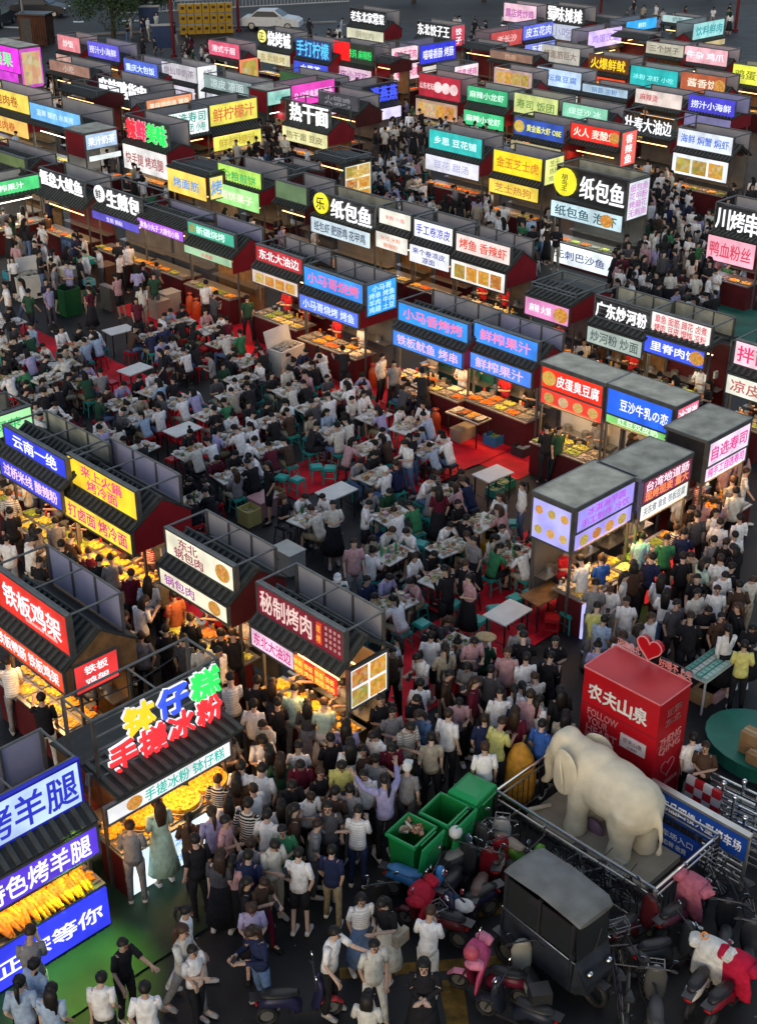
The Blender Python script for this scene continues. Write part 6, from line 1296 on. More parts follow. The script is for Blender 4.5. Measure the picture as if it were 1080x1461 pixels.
scooter(425, 1418, d2(10), (.02, .02, .06), 'dark scooter under the seated man in white at the bottom edge', seat=(.02, .02, .02), trim=(.4, .03, .04))
scooter(548, 1300, d2(100), (.02, .02, .02), 'black scooter behind the woman with the beige bag', seat=(.02, .02, .02))
scooter(640, 1218, d2(20), (.03, .10, .12), 'dark teal scooter squeezed behind the black and white one', seat=(.02, .02, .02))
scooter(745, 1215, d2(-40), (.10, .28, .03), 'lime green scooter between the railing and the tricycle', seat=(.3, .25, .2))
scooter(712, 1205, d2(80), (.5, .5, .48), 'white scooter pressed against the railing corner', seat=(.05, .03, .02), basket=True)
scooter(905, 1310, d2(35), (.10, .015, .02), 'dark scooter with red grips below the railing corner', seat=(.02, .02, .02))
scooter(1068, 1355, d2(70), (.05, .05, .055), 'dark grey scooter cut off by the right edge', seat=(.02, .02, .02))
o = put('plastic_bag', BALL(), None, CLOTH, P(662, 1292, .55), (.3, .2, 0), (.17, .12, .07), (.62, .62, .6)); tag(o, 'white plastic bag on the dark scooter by the yellow line', 'plastic bag')
def bicycle(px, py, rz, col, label, basket=True):
    p = P(px, py, .4); t = empty('bicycle', (p.x, p.y, 0), rz); tag(t, label, 'bicycle', 'bicycles beside the railing'); t.scale = (.85,) * 3
    for x in (-.5, .5):
        w_ = put('wheel', RING(.05), t, BLACK, (x, 0, .32), (pi / 2, 0, 0), (.31, .31, .4))
        for k in range(8): a = pi * k / 8; bar('spoke', w_, STAIN, (cos(a), sin(a), 0), (-cos(a), -sin(a), 0), .008, n=4)
    for a_, b_ in (((-.5, 0, .32), (-.1, 0, .3)), ((-.1, 0, .3), (-.2, 0, .78)), ((-.2, 0, .72), (-.5, 0, .32)), ((-.1, 0, .3), (.36, 0, .7)), ((-.18, 0, .66), (.34, 0, .8)), ((.34, 0, .9), (.5, 0, .32))): bar('frame_tube', t, PAINT, a_, b_, .016, col)
    bar('handlebar', t, DARK, (.32, -.26, .95), (.32, .26, .95), .011); bar('stem', t, DARK, (.34, 0, .8), (.32, 0, .95), .012)
    m = lib('saddle', lambda: join('saddle', [path_loft([(-.34, 0, .84), (-.26, 0, .85), (-.1, 0, .84), (-.04, 0, .83)], [(.07, .02), (.09, .035), (.04, .03), (.015, .015)], V3(0, 1, 0), 8)])); put('saddle', m, t, PLAS, col=(.02, .02, .02))
    bar('crank', t, STAIN, (-.1, -.08, .3), (-.02, -.08, .18), .01); box('pedal', t, BLACK, (-.02, -.12, .17), (.09, .06, .02)); bar('crank', t, STAIN, (-.1, .08, .3), (-.18, .08, .42), .01); box('pedal', t, BLACK, (-.18, .12, .43), (.09, .06, .02))
    if basket:
        for k in range(3):
            for q1, q2 in (((.44, -.13), (.44, .13)), ((.66, -.15), (.66, .15)), ((.44, -.13), (.66, -.15)), ((.44, .13), (.66, .15))): bar('basket_wire', t, STAIN, (*q1, .68 + .1 * k), (*q2, .68 + .1 * k), .007, n=4)
        for x, y in ((.44, -.13), (.44, .13), (.66, -.15), (.66, .15), (.55, -.14), (.55, .14), (.66, 0)): bar('basket_wire', t, STAIN, (x, y, .66), (x, y, .9), .006, n=4)
for a in [(838, 1238, aA + .1, (.3, .3, .3), 'bicycle with wire basket between the tricycle roof and the railing', True), (872, 1262, aA + .15, (.02, .02, .03), 'dark bicycle with light mudguard against the railing', False), (905, 1375, radians(110), (.02, .02, .02), 'black bicycle with a red cloth near the tricycle front', True),
          (878, 1400, radians(95), (.03, .03, .05), 'navy bicycle at the bottom edge beside the tricycle', False), (1050, 1270, radians(120), (.05, .05, .05), 'bicycle behind the parking sign end at the right edge', True), (895, 1430, radians(80), (.1, .1, .1), 'grey bicycle lowest in the picture', False)]: bicycle(*a)
# ------------------------------------------------------------------ goods table, green table, small things on the right
p = P(1003, 955, .8); t = empty('goods_table', (p.x, p.y, 0), aB); tag(t, 'folding table of mint green goods behind the red promotion box', 'table')
box('tabletop', t, WHITE, (.3, 0, .78), (1.25, .55, .03))
for x in (-.25, .85):
    for y in (-.22, .22): box('leg', t, WHITE, (x, y, .38), (.03, .03, .76))
LEGQ = []
for i in range(9):
    for j in range(4):
        o = box('goods_packet', None, PAINT, P(1003, 955, .83) + Matrix.Rotation(aB, 3, 'Z') @ V3(-.22 + .125 * i, -.2 + .13 * j, 0), (.1, .1, .07), (0, 0, aB + rnd.uniform(-.1, .1)), [(.42, .6, .54), (.22, .5, .42), (.5, .56, .5), (.12, .34, .28)][j]); tag(o, 'x', 'packet', 'packets on the goods table'); LEGQ.append((o, ['pale', 'bright', 'grey', 'deep'][j] + ' green packet in a row on the goods table'))
for px, py, c_, lb in [(1004, 990, (.36, .22, .1), 'flat cardboard box on the ground beside the goods table'), (1018, 985, (.5, .3, .3), 'pink and white box on the cardboard by the goods table')]:
    o = box('cardboard_box', None, CARD if c_[0] == .36 else PAINT, P(px, py, .1), (.5, .4, .2), (0, 0, aB), c_); tag(o, lb, 'box')
p = P(1062, 1072, 0); t = empty('green_platform', (p.x, p.y, 0), aA); tag(t, 'low rounded teal green platform with cartons on it at the right edge', 'platform')
put('top', CYL(24), t, mat('teal_cover', (.02, .17, .12), .5, 0, .2, 2), (.25, .1, .30), (0, 0, 0), (1.05, .85, .04)); put('skirt', CYL(24), t, MATS['teal_cover'], (.25, .1, .14), (0, 0, 0), (.98, .80, .28))
for k, (dx, dy, dz) in enumerate([(0, 0, 0), (.32, .1, 0), (0, 0, .22), (.3, .12, .22), (.05, -.3, 0)]):
    o = empty('carton', P(1068, 1072, .32) + V3(dx, dy, dz), aA); tag(o, ['lower brown carton nearest the red box, in the right edge stack', 'lower brown carton at the right edge', 'upper brown carton of the left column at the right edge', 'upper brown carton at the right edge', 'single brown carton in front of the carton stack'][k], 'carton', 'cartons at the right edge')
    box('carton_body', o, CARD, (0, 0, .11), (.3, .26, .21)); box('tape', o, PAINT, (0, 0, .217), (.3, .05, .004), (0, 0, 0), (.5, .38, .2))
# ------------------------------------------------------------------ service clutter by the stalls
def gas(px, py, label, col=(.55, .08, .02)):
    p = P(px, py, .35); t = empty('gas_cylinder', (p.x, p.y, 0)); tag(t, label, 'gas cylinder', 'orange gas cylinders')
    m = lib('gas', lambda: join('shell', [path_loft([(0, 0, .02), (0, 0, .06), (0, 0, .45), (0, 0, .55), (0, 0, .6)], [.12, .15, .15, .11, .04], V3(1, 0, 0), 12)])); m.shade_smooth(); put('shell', m, t, PLAS, col=col)
    put('collar', RING(.1), t, PLAS, (0, 0, .68), (0, 0, 0), (.08, .08, .2), col); cyl('valve', t, STAIN, (0, 0, .63), .03, .1); cyl('foot_ring', t, PLAS, (0, 0, .02), .13, .04, (0, 0, 0), col)
for a in [(533, 535, 'orange gas cylinder beside the blue corner barbecue stall'), (621, 600, 'orange gas cylinder in front of the left blue grill stall'), (272, 432, 'orange gas cylinder by the green new grill stall'), (548, 538, 'orange gas cylinder paired with another, farther right'), (281, 440, 'orange gas cylinder nearest the white freezer cabinets'), (560, 560, 'orange gas cylinder among the diners in the middle')]: gas(*a)
def crate(px, py, s, col, rz, label, z=0, open_=True):
    p = P(px, py, z + s[2] / 2); t = empty('crate', (p.x, p.y, z), rz); tag(t, label, 'crate', 'crates and boxes around the stalls')
    L_, W_, h_ = s
    box('base', t, PLAS, (0, 0, .015), (L_, W_, .03), (0, 0, 0), col)
    for c_, s_ in (((0, -W_ / 2, h_ / 2), (L_, .02, h_)), ((0, W_ / 2, h_ / 2), (L_, .02, h_)), ((-L_ / 2, 0, h_ / 2), (.02, W_ - .02, h_)), ((L_ / 2, 0, h_ / 2), (.02, W_ - .02, h_))): box('side', t, PLAS, c_, s_, (0, 0, 0), col)
    if open_: put('contents', heap(1), t, FOOD, (0, 0, h_ * .45), (0, 0, 0), (L_ * .95, W_ * .95, h_ * .8), rnd.choice([(.4, .4, .38), (.3, .25, .15), (.2, .3, .12)]))
    else: box('lid', t, PLAS, (0, 0, h_ + .01), (L_ + .04, W_ + .04, .03), (0, 0, 0), [x * 1.1 for x in col])
for a in [(708, 625, (.6, .4, .3), (.02, .16, .36), aB, 'blue plastic crate below the right blue juice stall'), (748, 640, (.6, .4, .25), (.03, .035, .04), aB, 'black crate between the blue crate and the tofu stall'), (718, 690, (.5, .35, .22), (.02, .2, .13), aB, 'dark green tub on the floor by the washing tables'),
          (706, 700, (.35, .3, .2), (.05, .3, .25), aB, 'small teal tub in front of the dark green tub'), (660, 618, (.6, .35, .35), (.35, .30, .22), aB, 'beige box under the frying table', 0, False), (690, 775, (.62, .42, .3), (.55, .30, .02), aB + .3, 'yellow orange lidded crate among the tables', 0, False),
          (97, 428, (.7, .6, .9), (.02, .11, .035), aA, 'tall dark green container heaped with boxes at the left', 0, True), (98, 388, (.55, .45, .25), (.5, .47, .36), aA, 'cream foam box on top of the green container', .9, False), (122, 372, (.6, .5, .15), (.02, .42, .30), aA, 'bright turquoise cover beside the foam box', .95, False),
          (127, 402, (.35, .3, .2), (.15, .42, .42), aA, 'pale turquoise basin below the turquoise cover', .7), (153, 393, (.6, .5, .8), (.12, .06, .04), aA, 'brown cabinet left of the stalls customers', 0, False), (155, 425, (.6, .2, .8), (.09, .09, .085), aA, 'grey metal panel leaning by the brown cabinet', 0, False),
          (242, 430, (.6, .5, .65), (.32, .34, .32), aB, 'pale grey cabinet with papers on top', 0, False), (228, 440, (.5, .5, .6), (.3, .25, .2), aB, 'beige cabinet beside the pale grey one', 0, False), (15, 392, (.4, .35, .25), (.03, .25, .35), aA, 'blue basin at the left edge', .3),
          (170, 745, (.5, .4, .3), (.2, .12, .05), aB, 'brown carton behind the yellow stall', 0), (390, 708, (.5, .35, .25), (.35, .2, .09), aB, 'open cardboard carton by the dark floor patch', .0, True), (550, 772, (.45, .35, .35), (.02, .06, .30), aB, 'blue bag like box between tables'), (575, 790, (.3, .3, .3), (.5, .35, .38), aB, 'pink tub beside the blue box', 0, False),
          (545, 800, (.7, .45, .35), (.35, .10, .11), aA, 'dusty red cooler box between the diners', 0, False), (412, 797, (.6, .45, .5), (.42, .42, .38), aA, 'pale box behind the dark red barbecue stall', 0, False), (356, 735, (.4, .4, .4), (.45, .4, .15), aB, 'yellow bag in a tub behind the grey parapet', 0), (375, 722, (.5, .5, .45), (.35, .2, .22), aA, 'stacked mauve boxes by the parapet', 0, False)]: crate(*a)
def freezer(px, py, rz, label):
    p = P(px, py, .8); t = empty('chest_freezer', (p.x, p.y, 0), rz); tag(t, label, 'freezer')
    box('cabinet', t, WHITE, (0, 0, .4), (1.0, .6, .76)); box('basin', t, mat('freezer_inside', (.25, .28, .28), .5), (0, 0, .79), (.9, .5, .02))
    for c_, s_ in (((0, -.28, .81), (1.0, .05, .05)), ((0, .28, .81), (1.0, .05, .05)), ((-.48, 0, .81), (.05, .52, .05)), ((.48, 0, .81), (.05, .52, .05))): box('rim', t, WHITE, c_, s_)
    box('lid', t, WHITE, (0, .33, 1.06), (1.0, .05, .52), (radians(-14), 0, 0)); box('vent', t, DARK, (.3, -.305, .15), (.3, .01, .12)); put('contents', heap(1), t, FOOD, (0, 0, .8), (0, 0, 0), (.85, .45, .25), (.3, .3, .26))
freezer(408, 495, aB + .1, 'white chest freezer with its lid raised in front of the red grill stall'); freezer(40, 392, aB - .2, 'white chest freezer with raised lid near the left edge')
p = P(98, 352, .9); t = empty('blue_board', (p.x, p.y, 0), aA + .1); tag(t, 'small dark blue menu board with faint writing on a stand at the left', 'menu board'); box('panel', t, PAINT, (0, 0, .95), (.75, .04, .6), (0, 0, 0), (.04, .08, .16)); write('lettering', t, '小吃 烧烤|米饭'.replace('|', '\n'), (0, -.03, .95), .6, .4, (.2, .3, .45), m=PAINT)
for x in (-.3, .3): bar('leg', t, DARK, (x, 0, 0), (x, 0, .66), .02)
# griddles in front of the blue stalls
for px, py, lb in [(640, 560, 'steel griddle table with skewers below the left blue grill stall'), (668, 592, 'frying table of square pans by the orange gas cylinder'), (716, 580, 'brightly lit cooking table below the right blue juice stall'), (820, 645, 'low steel counter below the red tofu stall')]:
    p = P(px, py, .8); t = empty('cooking_table', (p.x, p.y, 0), aA); tag(t, lb, 'cooking table', 'cooking tables before the stalls')
    box('tabletop', t, STAIN, (0, 0, .78), (1.15, .55, .04))
    for x in (-.5, .5):
        for y in (-.22, .22): box('leg', t, DARK, (x, y, .38), (.03, .03, .76))
    for i in range(4):
        tr_ = box('pan', t, DARK if i % 2 else STAIN, (-.4 + .27 * i, 0, .82), (.24, .4, .03)); put('food', heap(i % 3), tr_, FOOD, (0, 0, .4), (0, 0, 0), (.9, .9, 2.5), rnd.choice(FOODC))
for i, (px, py) in enumerate([(700, 672), (720, 655), (740, 668)]):
    pass
# ------------------------------------------------------------------ giant fruit platters of the ice jelly stall
bs_ = [s for s in STALLS if s[0] == 'ice jelly stall'][0][3]; bw_ = [s for s in STALLS if s[0] == 'ice jelly stall'][0][4]
def platter(x, y, r, col, lb):
    M_ = Matrix.Translation(bs_.location) @ Matrix.Rotation(aB, 4, 'Z'); q = M_ @ V3(x, y, 0)
    t = empty('fruit_platter', (q.x, q.y, .93), aB); tag(t, lb, 'platter', 'round fruit platters on the ice jelly counter')
    cyl('dish', t, STAIN, (0, 0, .015), r, .03, n=20); put('rim', RING(.04), t, STAIN, (0, 0, .03), (0, 0, 0), (r, r, r)); cyl('fruit_bed', t, FOOD, (0, 0, .06), r * .9, .07, (0, 0, 0), col, n=18)
    me = lib('cubes', lambda: join('fruit_pieces', [boxp((rnd.uniform(-.62, .62), rnd.uniform(-.62, .62), rnd.uniform(.2, .45)), (.17, .17, .16), 0, Euler((rnd.random(), rnd.random(), rnd.random() * 3)).to_matrix()) for _ in range(60)]))
    tag(put('fruit_pieces', me, t, FOOD, (0, 0, .03), (0, 0, 0), (r, r, r * .6), [min(1, c * 1.1) for c in col]), kind='stuff')
platter(bw_ * .60, -.05, .33, (.98, .55, .06), 'round platter of orange fruit, the front one in the middle of the counter'); platter(bw_ * .86, .05, .36, (.98, .5, .05), 'large round platter of orange fruit at the right end of the counter'); platter(bw_ * .30, .05, .28, (.95, .4, .04), 'round platter of fruit at the left end of the counter'); platter(bw_ * .62, .5, .3, (.95, .22, .04), 'round platter of red orange fruit at the back of the counter')
# ------------------------------------------------------------------ roast legs on the blue stall
ls_ = [s for s in STALLS if s[0] == 'blue roast lamb stall'][0]; lt_, lw_ = ls_[3], ls_[4]
rr_ = random.Random(3); LEGS = []
leg = lib('drum', lambda: join('roast_leg', [path_loft([(0, -.22, 0), (0, -.1, .01), (0, .06, .02), (0, .14, .01)], [.02, .035, .055, .02], V3(1, 0, 0), 7)])); leg.shade_smooth()
M_ = Matrix.Translation(lt_.location) @ Matrix.Rotation(aB, 4, 'Z')
for r_ in range(2):
    for i in range(26):
        q = M_ @ V3(lw_ * .1 + i * (lw_ * .8 / 26), -.22 + r_ * .36, 1.0 + rr_.uniform(0, .05)); o = put('roast_leg', leg, None, FOOD, q, (rr_.uniform(.1, .4), 0, aB + rr_.uniform(-.3, .3)), (1.2,) * 3, (.95, rr_.uniform(.25, .42), .03))
        LEGS.append((o, ['roast leg in front row of the blue roast lamb stall', 'roast leg in back row of the blue roast lamb stall'][r_])); tag(o, 'x', 'roast leg', ['front row of roast legs', 'back row of roast legs'][r_])
# ------------------------------------------------------------------ top edge: cars, tree, poles, yellow crate wall, fence
def car(px, py, rz, col, label):
    p = P(px, py, .6); t = empty('parked_car', (p.x, p.y, 0), rz); tag(t, label, 'car')
    prof = [(-2.2, .35), (-2.25, .75), (-2.0, .95), (-1.5, 1.0), (-.95, 1.42), (.35, 1.45), (1.05, 1.0), (1.9, .88), (2.2, .7), (2.25, .35)]
    rings = []; v, f = [], []
    for y, k in ((-.88, .9), (-.8, 1), (.8, 1), (.88, .9)):
        for x, z in prof: v.append((x * (1 if k == 1 else .985), y * (1 if z < 1.1 else .82), z * (1 if k == 1 else .97)))
    m = len(prof)
    for j in range(3):
        for i in range(m): f.append((j * m + i, j * m + (i + 1) % m, (j + 1) * m + (i + 1) % m, (j + 1) * m + i))
    f += [tuple(range(m))[::-1], tuple(range(3 * m, 4 * m))]
    put('body', raw('car_body', v, f), t, PLAS, col=col)
    for s in (-1, 1):
        v = [(-1.35, .905 * s, 1.0), (.85, .905 * s, 1.0), (.3, .77 * s, 1.36), (-.92, .77 * s, 1.36)]; v2 = [(a, b * .98, c) for a, b, c in v]
        put('side_window', raw('window', v + v2, [(0, 1, 2, 3), (7, 6, 5, 4), (0, 4, 5, 1), (2, 6, 7, 3)]), t, GLS); box('wing_mirror', t, PLAS, (.75, .98 * s, 1.02), (.14, .14, .1), (0, 0, 0), col); put('headlight', BALL(), t, CHROME, (2.12, .62 * s, .68), (0, 0, 0), (.12, .18, .08)); put('tail_light', BALL(), t, PLAS, (-2.2, .62 * s, .75), (0, 0, 0), (.06, .2, .08), (.4, .01, .01))
        for x in (-1.35, 1.35): put('wheel', RING(.3), t, BLACK, (x, .82 * s, .32), (pi / 2, 0, 0), (.24, .24, .3)); cyl('hub', t, STAIN, (x, .86 * s, .32), .16, .08, (pi / 2, 0, 0))
    for x0, z0, x1, z1 in ((.40, 1.42, 1.0, 1.03), (-1.0, 1.38, -1.48, 1.03)):
        o = 1 if x0 > 0 else -1
        v = [(x0 + .03 * o, -.66, z0 + .02), (x0 + .03 * o, .66, z0 + .02), (x1 + .03 * o, .76, z1 + .02), (x1 + .03 * o, -.76, z1 + .02)]; put('windscreen', raw('screen', v + [(a, b, c - .02) for a, b, c in v], [(0, 1, 2, 3), (7, 6, 5, 4)]), t, GLS)
car(388, 30, radians(-8), (.62, .63, .63), 'white saloon car parked beyond the yellow crates at the top'); car(58, 12, radians(-5), (.02, .022, .03), 'dark saloon car on the road at the top left'); car(-5, 25, radians(85), (.03, .03, .035), 'black car at the top left corner')
def lampost(px, py, h, col, label, cat, r=.07):
    p = P(px, py, 0); t = empty(cat.replace(' ', '_'), (p.x, p.y, 0)); tag(t, label, cat); bar('pole', t, PAINT, (0, 0, 0), (0, 0, h), r, col, n=10); cyl('foot', t, PAINT, (0, 0, .1), r * 2, .2, (0, 0, 0), col); return t
lampost(38, 60, 9, (.2, .2, .2), 'thin grey pole in the top left corner before the dark car', 'street pole', .09)
for px, py, lb in [(249, 82, 'dark red pole left of the yellow crates'), (341, 45, 'dark red pole right of the yellow crates'), (856, 22, 'dark red pole at the top between lit stalls'), (1048, 45, 'dark red pole with lantern near the top right')]:
    t = lampost(px, py, 7, (.14, .01, .015), lb, 'lantern pole', .11); bar('arm', t, PAINT, (-.6, 0, 5.2), (.6, 0, 5.2), .05, (.14, .01, .015))
    for s in (-1, 1): put('lantern', BALL(), t, PLAS, (.55 * s, 0, 4.8), (0, 0, 0), (.3, .3, .26), (.45, .01, .01)); cyl('lantern_cap', t, PLAS, (.55 * s, 0, 5.08), .14, .06, (0, 0, 0), (.5, .3, .05)); cyl('tassel', t, PLAS, (.55 * s, 0, 4.45), .04, .25, (0, 0, 0), (.5, .05, .02))
p0 = P(257, 50, 0); p1 = P(333, 47, 0); aw = atan2((p1 - p0).y, (p1 - p0).x)
cwl = empty('crate_wall', (p0.x, p0.y, 0), aw); tag(cwl, 'wall of yellow plastic barrier blocks stacked three high at the street edge', 'barrier wall')
for r_ in range(3):
    for c_ in range(7):
        L7 = (p1 - p0).length / 7; b = box('block', cwl, PLAS, (L7 * (c_ + .5), 0, .36 + .72 * r_), (L7 * .9, .5, .62), (0, 0, 0), (.42, .24, .02)); box('dark_panel', b, DARK, (0, -.5, .1), (.5, .02, .3))  # each block carries a dark panel on its front face
def tree(px, py, h, r, label, seed):
    rr = random.Random(seed); p = P(px, py, 0); t = empty('street_tree', (p.x, p.y, 0)); tag(t, label, 'tree'); BARK = mat('bark', (.05, .04, .03), .9, 0, .3, 6)
    pc = [path_loft([(0, 0, 0), (.1, .05, h * .2), (0, .1, h * .45), (.1, 0, h * .7)], [.2, .15, .12, .05], V3(1, 0, 0), 8)]
    for i in range(6):
        a = rr.uniform(0, 6.28); z0 = h * rr.uniform(.3, .55); pc.append(path_loft([(0, .05, z0), (cos(a) * r * .4, sin(a) * r * .4, z0 + h * .15), (cos(a) * r * .8, sin(a) * r * .8, z0 + h * .25)], [.08, .05, .02], V3(0, 0, 1), 6))
    put('trunk', join('trunk', pc), t, BARK)
    cl = [(rr.uniform(-1, 1) * r * .75, rr.uniform(-1, 1) * r * .75, h * rr.uniform(.42, .98), rr.uniform(.3, .55) * r) for _ in range(13)]
    v, f = [], []
    for i in range(5200):
        c = rr.choice(cl); d = Vector((rr.gauss(0, 1), rr.gauss(0, 1), rr.gauss(0, 1))).normalized() * c[3] * rr.random() ** .33; q = Vector(c[:3]) + d; a = Vector((rr.uniform(-1, 1), rr.uniform(-1, 1), rr.uniform(-1, 1))).normalized(); b = a.orthogonal().normalized(); s = rr.uniform(.06, .13)
        n = len(v); v += [q - a * s, q + b * s * .5, q + a * s, q - b * s * .5]; f.append((n, n + 1, n + 2, n + 3))
    LEAF = mat('leaves', (.035, .065, .022), .6, 0, .5, 1.5); tag(put('crown', raw('crown', v, f), t, LEAF), kind='stuff')
tree(162, 56, 4.4, 2.4, 'small leafy street tree at the top left beside the road', 5); tree(205, 40, 4.6, 2.6, 'darker leafy tree right of the small street tree', 8); tree(30, 18, 4.2, 2.8, 'dark leafy tree behind the thin grey pole', 9); tree(690, 2, 5, 3.2, 'dark leafy tree above the far pink top stall', 31); tree(870, -4, 5, 3.4, 'dark leafy tree at the top edge right of the white letters', 32); tree(1010, -2, 5, 3.4, 'dark leafy tree at the top right corner', 33); tree(590, 4, 4, 2.8, 'dark leafy tree above the dumpling stall', 34)
fn = empty('street_fence', P(170, 22, 0), 0); tag(fn, 'pale street guard rail with upright bars along the top', 'fence')
pa, pb_ = P(170, 24, 0), P(500, 6, 0); d = pb_ - pa; fn.rotation_euler = (0, 0, atan2(d.y, d.x)); L = d.length
for z in (.15, .85, 1.05): bar('rail', fn, WHITE, (0, 0, z), (L, 0, z), .04)
for i in range(int(L / .3)): bar('upright', fn, WHITE, (i * .3, 0, .15), (i * .3, 0, 1.05), .018, n=4)
kio = empty('rust_container', P(55, 62, 0), radians(-10)); tag(kio, 'rusty brown metal container with dark boxes at the upper left', 'container')
RUST = mat('rusty_metal', (.07, .028, .018), .8, .2, .4, 2); box('body', kio, RUST, (0, 0, .95), (2.0, 1.4, 1.9)); box('roof', kio, DARK, (0, 0, 2.0), (2.2, 1.6, .1)); box('door', kio, DARK, (-.45, -.72, .9), (.8, .04, 1.7)); [box('corrugation', kio, RUST, (.1 + .18 * i, -.72, .95), (.07, .05, 1.8)) for i in range(5)]
for px, py, lb in [(235, 82, 'small dark sentry box with pale top near the red pole'), (215, 52, 'blue notice board near two people at the street')]:
    p = P(px, py, 0); t = empty('notice_board', (p.x, p.y, 0)); tag(t, lb, 'notice board'); box('panel', t, PAINT, (0, 0, 1.3), (1.4, .1, 1.4), (0, 0, .2), (.03, .05, .12)); box('top_strip', t, PAINT, (0, -.02, 2.05), (1.5, .16, .12), (0, 0, .2), (.4, .4, .38)); bar('leg', t, DARK, (-.6, 0, 0), (-.6, 0, .7), .04); bar('leg', t, DARK, (.6, 0, 0), (.6, 0, .7), .04)
# low bollards and dark hedge beyond the road, outside the crop but there if the camera moves
for i in range(14):
    p = P(-40 + i * 90, -45, 0)
    if i % 2 == 0: tree(-60 + i * 95, -30, 7.5, 2.8, ['leftmost', 'second from left', 'third from left', 'middle', 'third from right', 'second from right', 'rightmost'][i // 2] + ' dark leafy tree beyond the road', 20 + i)
# ------------------------------------------------------------------ build the people: the 300 nearest one by one, the rest as one mass
for p in PEOPLE:
    q = proj((p['x'], p['y'], 1.3)); p['px'], p['py'] = q; p['vis'] = -25 < q[0] < 1105 and -10 < q[1] < 1500
PEOPLE = [p for p in PEOPLE if p['vis']]
PEOPLE.sort(key=lambda p: p['y'])
print('people', len(PEOPLE))
NI = 300
for i, p in enumerate(PEOPLE[:NI]): build_person(p, p['y'] < 22)
far = PEOPLE[NI:]
pieces = []
def add_mesh(acc, me, M_, col):
    n = len(me.vertices); a = np.empty(n * 3); me.vertices.foreach_get('co', a); a = a.reshape(-1, 3)
    Mn = np.array(M_); a = a @ Mn[:3, :3].T + Mn[:3, 3]
    nl = len(me.loops); li = np.empty(nl, dtype=np.int64); me.loops.foreach_get('vertex_index', li)
    npol = len(me.polygons); lt = np.empty(npol, dtype=np.int64); me.polygons.foreach_get('loop_total', lt)
    acc['v'].append(a); acc['l'].append(li + acc['n']); acc['t'].append(lt); acc['c'].append(np.tile(np.array([*col, 1.0]), (n, 1))); acc['n'] += n
def mass(name, acc, m):
    v = np.concatenate(acc['v']); l = np.concatenate(acc['l']); t = np.concatenate(acc['t']); c = np.concatenate(acc['c'])
    me = bpy.data.meshes.new(name); me.vertices.add(len(v)); me.vertices.foreach_set('co', v.ravel()); me.loops.add(len(l)); me.loops.foreach_set('vertex_index', l)
    me.polygons.add(len(t)); s = np.concatenate([[0], np.cumsum(t)[:-1]]); me.polygons.foreach_set('loop_start', s); me.polygons.foreach_set('loop_total', t); me.update(calc_edges=True)
    at = me.attributes.new('tint', 'FLOAT_COLOR', 'POINT'); at.data.foreach_set('color', c.ravel()); me.shade_smooth(); me.materials.append(m); me.validate()
    o = bpy.data.objects.new(name, me); C.objects.link(o); return o
TINT = objcol('crowd_clothing', rough=.85, attr=True)
acc = dict(v=[], l=[], t=[], c=[], n=0)
for p in far:
    k = p['kind']; M_ = Matrix.Translation((p['x'], p['y'], p['z'])) @ Matrix.Rotation(p['rz'], 4, 'Z') @ Matrix.Scale(p['sc'], 4)
    add_mesh(acc, BM(k, False), M_, rnd.choice(SKINC)); add_mesh(acc, lib(('shirt', k, p['style']), lambda: shirt_mesh(k, p['style'])), M_, COL[p['shirt']])
    ls = p['low'].split()[-1]; lc = ' '.join(p['low'].split()[:-1])
    add_mesh(acc, lib(('skirt', k), lambda: skirt_mesh(k)) if ls in ('skirt', 'dress') else lib(('tr', k, 's' if ls == 'shorts' else 'l'), lambda: trouser_mesh(k, 'short' if ls == 'shorts' else 'long')), M_, COL[lc])
    add_mesh(acc, lib(('hair', p['hair'], k), lambda: hair_mesh(p['hair'], k)), M_, (.012, .01, .009))
if far: tag(mass('crowd', acc, TINT), 'crowd of strollers and diners in the far alleys', 'crowd', kind='stuff')
if farpc:
    acc = dict(v=[], l=[], t=[], c=[], n=0)
    for w, ty, c in farpc:
        me = lib('plate', plate_mesh) if ty < .5 else lib('bowl', bowl_mesh); s = (.085, .085, .1)
        add_mesh(acc, me, Matrix.Translation(w) @ Matrix.Diagonal((*s, 1)), c)
        if rnd.random() < .7: add_mesh(acc, heap(1), Matrix.Translation(w + V3(0, 0, .012)) @ Matrix.Diagonal((.1, .1, .1, 1)), rnd.choice(FD))
    tag(mass('crockery', acc, objcol('crockery_glaze', rough=.4, attr=True)), 'litter of plates and bowls on the farther dining tables', 'crockery', kind='stuff')
# ------------------------------------------------------------------ labels that single each thing out
def order_words(i, n, hv):
    a, b = (('leftmost', 'rightmost') if hv else ('farthest', 'nearest'))
    names = ['second', 'third', 'fourth', 'fifth', 'sixth', 'seventh', 'eighth', 'ninth', 'tenth', 'eleventh', 'twelfth']
    if n == 1: return ''
    if i == 0: return a
    if i == n - 1: return b
    k = i if i <= n // 2 else n - i - 1; w = names[k - 1] if k - 1 < len(names) else '%dth' % (k + 1)
    return w + (' from left' if i <= n // 2 else ' from right')
def unique(items):
    """items: (object, base label, px, py): repeats of a base label are told apart by their order across the picture"""
    d = {}
    for it in items: d.setdefault(it[1], []).append(it)
    for b, l in d.items():
        l.sort(key=lambda t: t[2])
        for i, t in enumerate(l):
            o = order_words(i, len(l), True); t[0]['label'] = (b + (', ' + o if o else ''))
def short(n):
    w = n.split(); return ' '.join(w)
VERB = {'stand': 'standing', 'phone': 'holding phone', 'walk': 'walking', 'fold': 'hands together', 'reach': 'reaching out', 'wave': 'arms raised', 'sit': 'seated', 'siteat': 'eating', 'sitphone': 'seated with phone', 'bend': 'bending'}
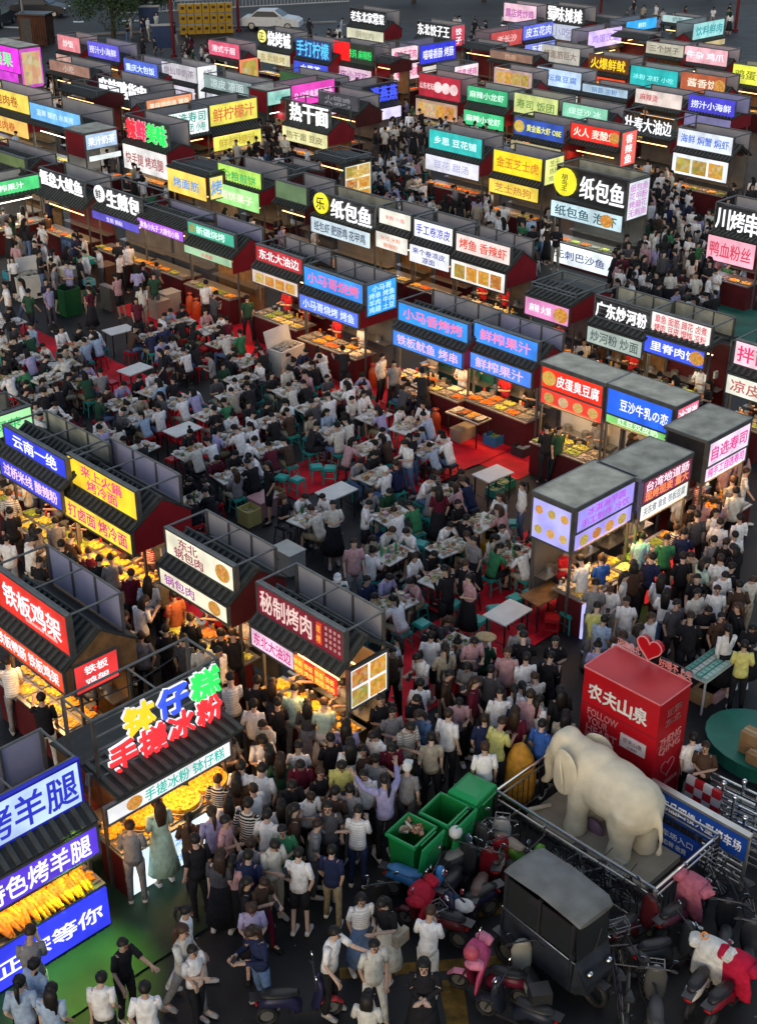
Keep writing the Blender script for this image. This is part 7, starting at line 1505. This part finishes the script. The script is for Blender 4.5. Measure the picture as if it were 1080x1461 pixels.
LM = [(s[0], proj((s[1], s[2], 1.5)), (s[1], s[2])) for s in STALLS] + [('elephant statue', (860, 1150), tuple(P(860, 1200)[:2])), ('green bins', (630, 1150), tuple(P(630, 1210)[:2])), ('red promotion box', (900, 1050), tuple(P(890, 1150)[:2])), ('enclosed tricycle', (800, 1300), tuple(P(800, 1370)[:2])), ('yellow sack', (740, 1080), tuple(P(739, 1128)[:2]))]
LM = [l for l in LM if -20 < l[1][0] < 1100 and -10 < l[1][1] < 1460]
def landmark(x, y):
    s = sorted(LM, key=lambda l: (l[2][0] - x) ** 2 + (l[2][1] - y) ** 2)[0]; return s[0]
items = []
for e in TABLES:
    w = {0: 'bare white table', 1: 'dish covered table', 2: 'bare white table', 3: 'wood topped table'}[e['full']]
    e['o']['category'] = 'table'; e['o']['group'] = 'folding dining tables'; e['lm'] = landmark(e['x'], e['y'])
    items.append((e['o'], w + ' by ' + e['lm'], e['px'], e['py']))
unique(items)
items = []
for t, x, y, c, tab in STOOLS:
    t['category'] = 'stool'; t['group'] = 'plastic stools'; q = proj((x, y, .4)); items.append((t, ('black' if c == 'dark' else c) + ' plastic stool by ' + landmark(x, y), q[0], q[1]))
unique(items)
items = []
HW = {'short': 'short haired', 'long': 'long haired', 'tail': 'ponytailed', 'bun': 'bun haired', 'cap': 'capped', 'hat': 'straw hatted'}
for p in PEOPLE[:NI]:
    o = p['obj']; o['category'] = 'person'; o['group'] = 'people at the night market'
    b = '%s person in %s, %s by %s' % (HW[p['hair']], ('striped ' if p.get('striped') else '') + p['shirt'], VERB[p['kind'].rstrip('0123456789')], landmark(p['x'], p['y']))
    items.append((o, b, p['px'], p['py']))
    for kk, nm in (('phone', 'phone'), ('bagobj', 'shoulder bag')):
        if kk in p: p[kk]['category'] = nm; p[kk]['group'] = nm + 's carried by people'; items.append((p[kk], '%s of person in %s by %s' % (nm, p['shirt'], landmark(p['x'], p['y'])), p['px'], p['py']))
unique(items)
items = []
for e in TABLES:
    for o, w in e['items']:
        o['category'] = w; o['group'] = 'dishes on the dining tables'; q = proj(o.location)
        c_ = o.color; hue = 'white' if min(c_[:3]) > .5 else 'brown' if c_[0] > .3 and c_[2] < .25 else 'green' if c_[1] > c_[0] * 1.4 else 'dull'
        items.append((o, hue + ' ' + w + ' on table by ' + e['lm'], q[0], q[1]))
unique(items)
unique([(o, s_, *proj(o.location)) for o, s_ in LEGS + LEGQ + BINQ])
bpy.data.scenes.remove(TS)
for o in bpy.data.objects:
    if o.parent is None and o.get('label') and len(o['label'].split()) > 16: print('LONG', len(o['label'].split()), o['label'])
print('objects', len(bpy.data.objects), 'dishes', NDISH[0], 'tris', sum(len(m.polygons) for m in bpy.data.meshes))
